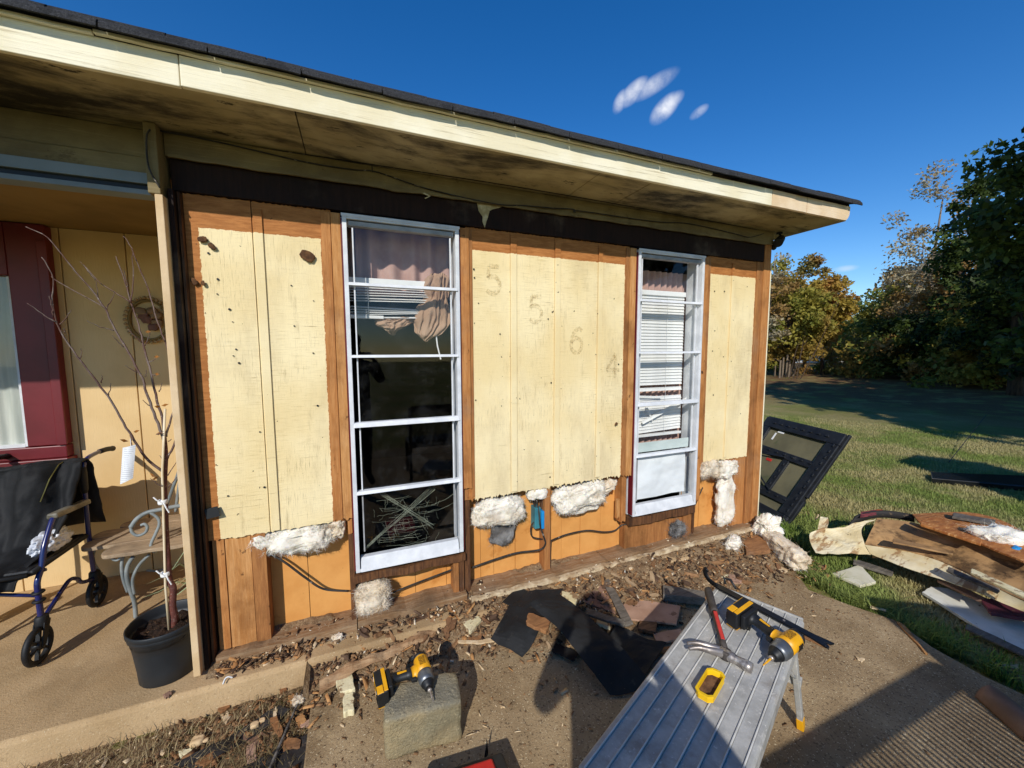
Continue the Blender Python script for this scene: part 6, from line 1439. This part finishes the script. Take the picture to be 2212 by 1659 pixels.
# ---------------------------------------------------------------- black sash leaning by the corner
P0 = Vector((3.755, .032, -.12)); TR = Vector((4.36, -.13, .76)); TL = Vector((4.56, .77, .785))
eT = (TL - TR); wT = eT.length; eT.normalize(); eD = (P0 - TR); hT = eD.length; eD.normalize(); eN = eT.cross(eD).normalized()
if eN.dot(co.location - TR) < 0: eN = -eN
sa = thing('window_sash_unit', 'black plastic window unit leaning outside the house corner', 'window unit', tuple(P0))
M_SASH = mat('black_moulded_plastic', '#1c1d20', '#26282b', 10, r=.42, spec=.5, spots=[('#4a4a4a', 20, .62, (1, 1, 1), .5)])
M_BGL = mat('bronze_glass', '#857e62', '#716c56', 3, r=.18, spec=.6, trans=.25, spots=[('#5c6648', 4, .56, (1, 1, 1), .6)])
def sbox(name, s0, s1, t0, t1, n0, n1, m=None, bevel=.006):
    q = lambda s, t_, n_: TR + eT * s + eD * t_ + eN * n_
    return MB().hexa([q(s0, t0, n0), q(s1, t0, n0), q(s1, t1, n0), q(s0, t1, n0), q(s0, t0, n1), q(s1, t0, n1), q(s1, t1, n1), q(s0, t1, n1)]).build(name, m or M_SASH, sa, bevel=bevel)
fw_ = .12
sbox('outer_rail', 0, wT, 0, fw_, -.03, .03); sbox('outer_rail', 0, wT, hT - fw_, hT, -.03, .03)
sbox('outer_stile', 0, fw_, fw_ + .001, hT - fw_ - .001, -.03, .03); sbox('outer_stile', wT - fw_, wT, fw_ + .001, hT - fw_ - .001, -.03, .03)
sbox('outer_lip', -.025, .0, -.02, hT * .66, -.02, .012); sbox('outer_lip', -.025, .0, hT * .70, hT, -.02, .012); sbox('outer_lip', .02, wT, -.02, -.001, -.02, .012)
for t0 in (.36, .80): sbox('cross_rail', fw_, wT - fw_, t0 - .01, t0 + .07, -.02, .022)
sbox('muntin', .35, .42, .431, .789, -.02, .02)
for s0 in (.03,):
    for i in range(13): sbox('clip', s0, s0 + .016, .12 + i * .07, .152 + i * .07, .030, .040, bevel=.003)
for i in range(8): sbox('clip', .13 + i * .09, .165 + i * .09, .05, .066, .030, .040, bevel=.003)
for t0 in (.375, .815):
    for i in range(7): sbox('clip', .12 + i * .10, .15 + i * .10, t0, t0 + .016, .022, .032, bevel=.003)
for i in range(4): sbox('clip', .372, .386, .47 + i * .08, .50 + i * .08, .020, .030, bevel=.003)
def pane(s0, s1, t0, t1):
    q = lambda s, t_: TR + eT * s + eD * t_ - eN * .004
    MB().add([q(s0, t0), q(s1, t0), q(s1, t1), q(s0, t1)], [(0, 1, 2, 3)]).build('pane', M_BGL, sa)
pane(fw_, wT - fw_, fw_, .36); pane(fw_, .36, .42, .80); pane(.41, wT - fw_, .42, .80); pane(fw_, wT - fw_, .86, hT - fw_)
sbox('white_sticker', .62, .70, fw_ + .01, fw_ + .03, -.001, .001, M_WTXT, 0); sbox('white_sticker', .70, .72, fw_ + .04, .25, -.001, .001, M_WTXT, 0)
sbox('red_sticker', .55, .62, .47, .50, -.001, .001, M_HRED, 0)
q = lambda s, t_, n_: TR + eT * s + eD * t_ + eN * n_
MB().tube([q(.40, .41, .035), q(wT - .05, .48, .035)], .008, 8).build('stay_rod', M_SASH, sa); MB().tube([q(.33, .80, .035), q(wT - .1, .55, .035)], .008, 8).build('stay_rod', M_SASH, sa)
MB().tube([q(.35, .30, -.03), Vector((4.50, .28, -.13))], .015, 8).build('prop', M_SASH, sa)
MB().tube([q(.8, .25, -.03), Vector((4.62, .75, -.13))], .015, 8).build('prop', M_SASH, sa)

# ---------------------------------------------------------------- pile of torn-off panels on the grass
M_HBS = NT('mouldy_hardboard'); t = M_HBS
c_ = t.mix(t.ss(t.noise(4, (1, 1, 1), 5), .4, .6), lin('#b08a5c'), lin('#8f6c44'))
c_ = t.mix(t.ss(t.noise(3, (1.5, 1, 1), 8, .7), .50, .64, 0, .85), c_, lin('#3a2a1a'))
c_ = t.mix(t.ss(t.noise(8, (1, 1, 1), 8, .75), .58, .66, 0, .8), c_, lin('#1c1510'))
t.bump(t.noise(30, (1, 1, 1), 6), .3, .006); t.fin(c_, .7, 0, .35)
M_OSB = mat('orange_plywood', '#b8783e', '#9c5c2a', 12, (1, 3, 1), r=.8, bump=.6, bs=30, spots=[('#d8a468', 16, .56, (1, 4, 1), .8), ('#6a3c1c', 9, .6, (1, 1, 1), .7)])
M_CRSH = mat('stained_cream_sheet', '#e0d3b0', '#cdb98a', 6, r=.45, spec=.5, bump=.2, bs=12, spots=[('#8a5c2c', 5, .52, (1, 3, 1), .75), ('#4a3018', 14, .62, (1, 1, 1), .8)])
M_WHB = mat('spotted_white_board', '#dcd9cc', '#c8c4b4', 8, r=.7, spots=[('#2c2a26', 16, .62, (1, 1.6, 1), .85)])
PILE = 'panels in the debris pile'
sheet('hardboard_sheet', [[(1868, 1176, .07), (1960, 1191, .09), (2040, 1216, .10), (2130, 1258, .11), (2240, 1312, .11)], [(1880, 1150, .14), (1965, 1160, .16), (2045, 1180, .18), (2140, 1215, .19), (2250, 1268, .19)], [(1895, 1120, .20), (1971, 1130, .22), (2050, 1152, .24), (2150, 1182, .25), (2262, 1218, .25)]], M_HBS.m, 'long mouldy hardboard sheet on top of the debris pile', 'panel', 30, 14, .006, PILE, rough=.006)
sheet('cream_flashing', [[(1880, 1197, .03), (1955, 1226, .035), (2040, 1254, .04), (2130, 1288, .05), (2245, 1336, .05)], [(1868, 1177, .066), (1960, 1192, .086), (2040, 1217, .096), (2130, 1259, .106), (2240, 1313, .106)]], M_CRSH, 'long cream edge strip below the hardboard sheet', 'panel', 30, 6, .004, PILE, rough=.004, seed=3)
sheet('bent_sheet', [[(1762, 1193, .02), (1800, 1197, .02), (1882, 1197, .03)], [(1750, 1170, .05), (1806, 1172, .06), (1868, 1178, .07)], [(1751, 1150, .09), (1804, 1148, .11), (1862, 1140, .15)], [(1775, 1143, .12), (1830, 1136, .15), (1895, 1120, .20)]], M_CRSH, 'stained cream sheet bent up at the left of the pile', 'panel', 26, 18, .004, PILE, rough=.016, seed=5)
sheet('crumpled_flap', [[(1765, 1145, .10), (1782, 1148, .11)], [(1770, 1128, .14), (1790, 1130, .15)], [(1772, 1118, .17), (1786, 1116, .18)]], M_CRSH, 'crumpled grey flap on the tip of the bent sheet', 'panel', 10, 10, .003, PILE, rough=.03, seed=7)
sheet('plywood_sheet', [[(1985, 1128, .265), (2090, 1165, .275), (2245, 1228, .285)], [(1971, 1111, .23), (2080, 1108, .24), (2150, 1120, .25), (2250, 1170, .26)]], M_OSB, 'orange plywood sheet lying on the hardboard', 'panel', 24, 10, .012, PILE, rough=.005, seed=8)
g = G(2172, 1160, .28); batt('white wool tuft on the orange plywood', tuple(g), (.20, .11, .05), M_INS, 40, .5, 9, -.4, nf=1200, ln=.05)
g = G(2195, 1185, .28); tag(lump('blue_scrap', tuple(g), (.03, .02, .015), M_BLUE, None, .4, 40, 3, 3), 'little blue scrap on the plywood beside the wool tuft', 'scrap')
scrap('cream_board', [(1797, 1243), (1858, 1225), (1892, 1262), (1858, 1271)], -.105, .02, M_WHB if False else mat('clean_cream_board', '#d9d2b8', '#cbc3a4', 9, r=.7, spots=[('#6a5a40', 20, .66, (1, 1, 1), .6)]), 'clean cream board on the grass in front of the pile', 'board', .003)
scrap('white_board', [(1991, 1284), (2010, 1272), (2045, 1276), (2250, 1366), (2260, 1448), (2155, 1388)], -.09, .02, M_WHB, 'long white board with black spots under the pile', 'board', .003)
scrap('maroon_board', [(2119, 1301), (2140, 1298), (2250, 1318), (2252, 1350), (2140, 1330)], -.02, .02, mat('maroon_board_paint', '#5a2430', '#47202a', 9, r=.6, spots=[('#8a6a4a', 20, .64, (1, 1, 1), .6)]), 'maroon board wedged above the white board', 'board', .003)
scrap('small_block', [(1885, 1188), (1912, 1190), (1910, 1206), (1884, 1206)], -.03, .05, C_TAN, 'small tan block propping the cream edge strip', 'block', .002)
scrap('shade_fill_panel', [(1895, 1205), (2010, 1232), (2250, 1325), (2250, 1200), (2000, 1150)], -.11, .03, M_GRYW, 'dark panel added as shade at the bottom of the pile', 'board', .01)  # two dark boards added to stand for the shade under the pile
scrap('shade_fill_panel', [(1905, 1180), (2030, 1225), (2240, 1300), (2250, 1240), (2040, 1165)], -.04, .03, M_GRYW, 'second dark panel added as shade under the hardboard sheet', 'board', .01)
tag(MB().tube(smooth([G(1835, 1138, .08), G(1850, 1122, .13), G(1890, 1111, .16), G(1930, 1112, .18), G(1975, 1120, .19)], 5), [.02] * 5 + [.035] * 16, 10, flat=.6).build('felt_roll', M_TARP, None, True), 'roll of black felt behind the bent sheet', 'felt')
g = G(1870, 1112, .18); sheet('red_patch', [[(1858, 1118, .172), (1893, 1112, .185)], [(1860, 1106, .172), (1893, 1101, .185)]], mat('faded_red_print', '#9a4a48', '#5a2c2c', 26, (1, 1, 1), r=.8), 'faded red printed patch on the felt roll', 'label', 4, 3, .002, rough=.002)
g = G(1905, 1101, -.05); tag(lump('fallen_leaf', (g.x, g.y, -.08), (.06, .05, .02), mat('orange_leaf', '#c0602c', '#a04a20', 20, r=.7), None, .5, 20, 2, 3), 'orange fallen leaf behind the pile', 'leaf')
tag(MB().tube([G(1762, 1122, .12), G(1768, 1112, .17)], .006, 6).build('nail_stick', C_PALE, None), 'thin pale splinter sticking up from the bent sheet', 'stick')
# loose boards and splinters over the pile
for k, (q, z, th, m, lab) in enumerate((
    ([(1990, 1128), (2120, 1172), (2118, 1180), (1988, 1137)], .285, .018, M_OSB, 'splintered plywood strip along the near edge of the plywood'),
    ([(2060, 1112), (2150, 1128), (2146, 1136), (2056, 1120)], .275, .02, M_GRYW, 'grey board across the far corner of the plywood'),
    ([(2050, 1228), (2160, 1276), (2155, 1284), (2044, 1236)], .115, .014, M_GRYW, 'dark splintered lath on the hardboard edge'),
    ([(1930, 1166), (2060, 1192), (2058, 1200), (1928, 1174)], .165, .012, M_HBS.m, 'torn hardboard strip lying on the mouldy sheet'),
    ([(2100, 1232), (2240, 1296), (2238, 1306), (2096, 1240)], .185, .014, M_CRMW, 'flaking cream batten on the lower right of the pile'),
    ([(1845, 1212), (1930, 1238), (1926, 1246), (1842, 1220)], -.09, .02, M_GRYW, 'grey board end sticking out under the pile'),
    ([(2030, 1250), (2150, 1306), (2146, 1316), (2024, 1258)], -.02, .018, M_BRD, 'brown board between the cream strip and the white board'),
    ([(2090, 1350), (2240, 1420), (2236, 1432), (2084, 1360)], -.065, .012, M_GRYW, 'thin grey lath lying on the spotted white board'))):
    scrap('loose_board', q, z, th, m, lab, 'board', .004)
for k, (q, z, th, m, lab) in enumerate((
    ([(1086, 1300), (1120, 1268), (1140, 1278), (1108, 1312)], .02, .006, M_VIN, 'torn black vinyl corner lifting at the back of the heap'),
    ([(1200, 1392), (1250, 1412), (1238, 1430), (1192, 1408)], -.06, .006, M_VIN, 'black vinyl scrap under the arch of the strip'),
    ([(1142, 1330), (1190, 1345), (1180, 1372), (1138, 1352)], .035, .02, M_ORW, 'orange rotten lump on the black sheet'),
    ([(1215, 1282), (1250, 1290), (1244, 1310), (1212, 1300)], .03, .02, M_CRMW, 'flaked cream chunk at the back of the black heap'),
    ([(1268, 1318), (1350, 1345), (1346, 1356), (1264, 1330)], .0, .016, M_GRYW, 'grey lath poking from behind the arching strip'),
    ([(1380, 1345), (1420, 1350), (1416, 1372), (1378, 1364)], -.065, .02, M_ROT2, 'dark rotten block in front of the pink board'),
    ([(1355, 1362), (1400, 1385), (1392, 1398), (1348, 1376)], -.065, .012, M_CRMW, 'cream flaked strip beside the dark rotten block'),
    ([(1420, 1398), (1462, 1405), (1456, 1418), (1416, 1412)], -.074, .014, M_ORW, 'orange splinter in the shade by the platform'),
    ([(1090, 1230), (1150, 1240), (1148, 1250), (1088, 1242)], -.0, .018, M_ROT2, 'rotten sill splinter on the dirt below the blue box'),
    ([(880, 1342), (945, 1318), (950, 1328), (886, 1354)], -.01, .018, M_ROT2, 'rotten sill splinter below the dark window'),
    ([(800, 1372), (842, 1352), (848, 1366), (806, 1386)], -.02, .02, M_ROT2, 'rotten wood chunk beside the wool pad'),
    ([(960, 1300), (1012, 1285), (1014, 1296), (964, 1312)], .01, .016, M_GRYW, 'grey splinter near the right foot of the dark window'),
    ([(1200, 1215), (1262, 1208), (1264, 1218), (1202, 1226)], -.0, .014, C_TAN, 'tan lath along the plate below the folded wool'),
    ([(1420, 1190), (1500, 1178), (1502, 1190), (1422, 1202)], -.02, .02, M_ROT2, 'rotten board end below the right window'),
    ([(1560, 1225), (1590, 1240), (1560, 1262), (1540, 1250)], -.07, .016, M_CRMW, 'cream flaked chunk behind the pry bar'))):
    scrap('broken_piece', q, z, th, m, lab, 'wood scrap', .006)
# curved hardboard shell at the lower right
def shell(u, v):
    a = G(2108, 1506, -.075).lerp(G(2235, 1622, -.075), u); w_ = (G(2212, 1545, -.075) - G(2172, 1585, -.075)).normalized()
    an = v * 2.6
    return a + w_ * (.075 * (1 - math.cos(an)) * (.75 + .25 * math.sin(3.14 * u))) + Vector((0, 0, .06 * math.sin(an) * min(1, u * 6 + .35)))
o = MB().grid(shell, 24, 14).build('curved_board', mat('curved_brown_board', '#8a6a52', '#75573f', 9, r=.65, spots=[('#4a3426', 12, .6, (1, 1, 1), .5)]), None, True, solid=.006, off=0); tag(o, 'curved brown board on the pad at the lower right', 'board')
# black panel flat on the lawn
o = MB().hexa([G(2012, 1044, -.12), G(2260, 1066, -.12), G(2260, 1040, -.12), G(2009, 1030, -.12), G(2012, 1044, -.12) + Vector((0, 0, .07)), G(2260, 1066, -.12) + Vector((0, 0, .07)), G(2260, 1040, -.12) + Vector((0, 0, .07)), G(2009, 1030, -.12) + Vector((0, 0, .07))]).build('black_panel', mat('glossy_black_panel', '#0c0d0f', '#15171a', 5, r=.25, spec=.5), None, bevel=.01); tag(o, 'glossy black panel lying on the lawn at the right', 'panel')
tag(MB().tube([G(2048, 999, -.12), G(2050, 998, -.1), G(2128, 920, -.12) + Vector((0, 0, .25))], .006, 5).build('guy_wire', M_CAB, None), 'thin wire slanting up from the lawn', 'wire')

# ---------------------------------------------------------------- far things
hx = tp(1750, 50)
fh = thing('far_house', 'small white house showing through the trees', 'house', (hx[0], hx[1], .3))
wd_ = Vector((_rt.x, _rt.y, 0)).normalized(); dp_ = Vector((_fw.x, _fw.y, 0)).normalized(); o0 = Vector((hx[0], hx[1], .0))
def fhb(name, a0, a1, d0, d1, z0, z1, m): return MB().hexa([o0 + wd_ * a + dp_ * d + Vector((0, 0, z)) for z in (z0, z1) for a, d in ((a0, d0), (a1, d0), (a1, d1), (a0, d1))]).build(name, m, fh)
M_FWH = mat('white_siding', '#e2e2de', '#d2d2ce', 2, r=.8)
fhb('wall', -6.0, 4.6, 0, 6, .2, 1.9, M_FWH); fhb('roof', -6.4, 5.0, -.5, 6.5, 1.95, 2.5, mat('far_tan_roof', '#a8926c', '#96805c', 3, r=.9))
for a in (-5, -3.4, -1.4, 1.2, 2.6): fhb('window', a, a + .8, -.05, -.01, .7, 1.6, M_BLK)
for a in (-5.8, -2, .4, 3.8): fhb('post', a, a + .18, -.45, -.3, .2, 1.94, M_FWH)
for k, u in enumerate((1683, 1689, 1697, 1703, 1672, 1712)):
    p = tp(u, 26 + .3 * k, .0)
    tag(MB().tube([(p[0], p[1], -.1), (p[0] + .02, p[1], 1.0 + .15 * (k % 3))], [.05, .045], 6).build('fence_post', M_BARKP, None), 'weathered post of the broken fence at the wood edge', 'post', 'fence posts at the wood edge')
rp = random.Random(4)
for k in range(4):
    p = tp(1704 + k * 8, 25.5); L_ = Vector((p[0], p[1], 0)); a = Vector((wd_.x, wd_.y, 0)) * rp.uniform(.3, 1.9)
    tag(MB().tube([L_, L_ + a * .4 + Vector((0, 0, 1.5)), L_ + a + Vector((0, 0, rp.uniform(2.6, 4.4)))], [.025, .018, .008], 5).build('leaning_sapling', M_BARK, None), 'bare leaning sapling stem before the olive tree', 'sapling', 'bare stems at the wood edge')

# ---------------------------------------------------------------- things out of the picture whose shadows fall into it
M_SLT = mat('brown_bench_metal', '#4a4038', '#3a322c', 9, r=.5, metal=.3)
pb_ = thing('mesh_bench', 'slatted patio bench behind the photographer whose shadow crosses the pad', 'bench', (1.45, -2.75, -.08))
yb = -2.65
MB().box(.62, 2.05, yb - .012, yb + .012, .79, .90).build('top_rail', M_SLT, pb_, bevel=.006); MB().box(.62, 2.05, yb - .012, yb + .012, .40, .44).build('low_rail', M_SLT, pb_, bevel=.006)
x = .50; ms_ = None
while x < 2.02:
    if ms_ is None:
        o = MB().hexa([(.08, -.006, 0), (.094, -.006, 0), (.094, .006, 0), (.08, .006, 0), (-.1, -.006, .36), (-.086, -.006, .36), (-.086, .006, .36), (-.1, .006, .36)]).build('back_slat', M_SLT, pb_); ms_ = o.data
    else:
        o = bpy.data.objects.new('back_slat', ms_); COL.objects.link(o); o.parent = pb_; o.matrix_parent_inverse = WM[pb_.name].inverted()
    o.location = (x + .1, yb, .435); x += .0285
MB().box(2.05, 2.085, yb - .02, yb + .02, -.08, .88).build('post', M_SLT, pb_, bevel=.004); MB().box(.585, .62, yb - .02, yb + .02, -.08, .88).build('post', M_SLT, pb_, bevel=.004)
MB().box(.60, 2.07, yb - .55, yb - .02, .35, .39).build('seat', M_SLT, pb_, bevel=.008)
for x_ in (.62, 2.05): MB().box(x_ - .02, x_ + .02, yb - .55, yb - .51, -.08, .349).build('front_leg', M_SLT, pb_); MB().box(x_ - .025, x_ + .025, yb - .56, yb - .03, .56, .59).build('arm', M_SLT, pb_)
sh_ = thing('garden_shed', 'tall narrow shed to the right of the picture shading the lawn', 'shed', (5.6, -4.0, -.13), (0, 0, -.47))
M_SHED = mat('shed_boards', '#7a6a54', '#68583f', 5, (6, 6, .6), r=.85)
for nm, bx_ in (('wall', (-.55, .55, 0, 1.4, 0, 2.45)), ('door', (-.35, .35, -.03, -.001, .05, 2.0)), ):
    MB().box(*bx_).build(nm, M_SHED if nm == 'wall' else M_GRYW, sh_, local=True)
MB().prism([(-.62, -.1, 2.451), (.62, -.1, 2.451), (0, -.1, 2.72)], (0, 1.6, 0)).build('roof', M_SHIN, sh_, local=True)
pw_ = [Vector((2.06, -2.72, -.08)), Vector((2.72, -3.16, -.08))]; up_ = Vector((-.10, -.15, 1.5))
nn_ = (pw_[1] - pw_[0]).cross(Vector((0, 0, 1))).normalized() * .018
tag(MB().hexa([pw_[0], pw_[1], pw_[1] + nn_, pw_[0] + nn_, pw_[0] + up_, pw_[1] + up_, pw_[1] + up_ + nn_, pw_[0] + up_ + nn_]).build('propped_plywood', M_OSB, None, bevel=.002), 'plywood sheet propped beside the bench, out of view, shading the debris pile', 'panel')
tag(MB().tube([(2.25, -3.05, .9), (2.15, -3.45, -.08)], .022, 8).build('prop_stick', M_GRYW, None), 'stick holding up the propped plywood sheet', 'stick')

# the photographer, standing behind the camera and casting the shadow in front of the wall
def skin_body(name, joints, edges, m, parent=None, sub=2):
    me = bpy.data.meshes.new(name); me.from_pydata([j[0] for j in joints], edges, [])
    o = link(name, me, m, parent)
    sk = o.modifiers.new('s', 'SKIN'); sk.use_smooth_shade = True
    lay = me.skin_vertices[0] if me.skin_vertices else None
    if lay is None:
        bpy.context.view_layer.objects.active = o; lay = me.skin_vertices.new()
    for i, j in enumerate(joints):
        lay.data[i].radius = j[1] if hasattr(j[1], '__len__') else (j[1], j[1]); lay.data[i].use_root = (i == 0)
    ss_ = o.modifiers.new('u', 'SUBSURF'); ss_.levels = sub; ss_.render_levels = sub
    return o
fz = -.08; cx0, cy0 = -.03, -2.72
FW = Vector((math.sin(_th), math.cos(_th), 0)); RT = Vector((math.cos(_th), -math.sin(_th), 0))
def bp(r_, f_, z): return tuple(Vector((cx0, cy0, z)) + RT * r_ + FW * f_)
J = [(bp(0, 0, .93), (.19, .14)), (bp(0, 0, 1.12), (.185, .13)), (bp(0, .0, 1.32), (.20, .135)), (bp(0, -.01, 1.44), (.13, .09)), (bp(0, .0, 1.52), (.06, .06)),
     (bp(-.10, .0, .86), (.10, .10)), (bp(-.12, .02, .48), (.068, .068)), (bp(-.13, -.02, .06), (.045, .045)), (bp(-.14, .13, fz + .04), (.04, .035)),
     (bp(.10, .0, .86), (.10, .10)), (bp(.12, .02, .48), (.068, .068)), (bp(.13, -.02, .06), (.045, .045)), (bp(.14, .13, fz + .04), (.04, .035)),
     (bp(-.21, .0, 1.41), (.07, .07)), (bp(-.30, .10, 1.22), (.055, .055)), (bp(-.17, .27, 1.42), (.036, .036)), (bp(-.11, .31, 1.50), (.03, .03)),
     (bp(.21, .0, 1.41), (.07, .07)), (bp(.30, .10, 1.22), (.055, .055)), (bp(.17, .27, 1.42), (.036, .036)), (bp(.11, .31, 1.50), (.03, .03)),
     (bp(0, .02, 1.57), (.062, .065)), (bp(0, .03, 1.64), (.078, .092)), (bp(0, .02, 1.71), (.070, .085)), (bp(0, .01, 1.76), (.035, .045))]
E_ = [(0, 1), (1, 2), (2, 3), (3, 4), (0, 5), (5, 6), (6, 7), (7, 8), (0, 9), (9, 10), (10, 11), (11, 12), (3, 13), (13, 14), (14, 15), (15, 16), (3, 17), (17, 18), (18, 19), (19, 20), (4, 21), (21, 22), (22, 23), (23, 24)]
M_SKN = mat('skin', '#b98a6c', '#a87858', 6, r=.6)
pe = skin_body('person', J, E_, mat('dark_work_clothes', '#2e3440', '#262b36', 6, r=.9))
tag(pe, 'person in dark clothes behind the camera raising a phone, seen only as a shadow', 'person')
lump('cap', bp(0, .015, 1.735), (.088, .105, .065), mat('navy_cap', '#23283a', '#1c2030', 8, r=.9), pe, .05, 6, 1, 3)
for s_ in (-1, 1):
    for k in range(5):
        a = Vector(bp(s_ * .105, .315, 1.505)); bx = Vector(bp(s_ * (.085 - .004 * k), .345 if k < 4 else .30, 1.50 + .018 * k)); c = Vector(bp(s_ * (.055 if k < 4 else .07), .345 if k < 4 else .285, 1.502 + .019 * k))
        MB().tube([a, bx, c], [.011, .009, .0075], 7).build('finger', M_SKN, pe, True)
ph = thing('phone', 'dark phone held up by the photographer', 'phone', bp(0, .33, 1.56))
MB().hexa([bp(-.075, .325, 1.51), bp(.075, .325, 1.51), bp(.075, .333, 1.51), bp(-.075, .333, 1.51), bp(-.075, .325, 1.585), bp(.075, .325, 1.585), bp(.075, .333, 1.585), bp(-.075, .333, 1.585)]).build('case', M_BPL, ph, bevel=.003)
MB().lathe([(.006, 0), (.006, .002)], bp(.055, .334, 1.57), 12, FW).build('lens', M_BLK, ph)
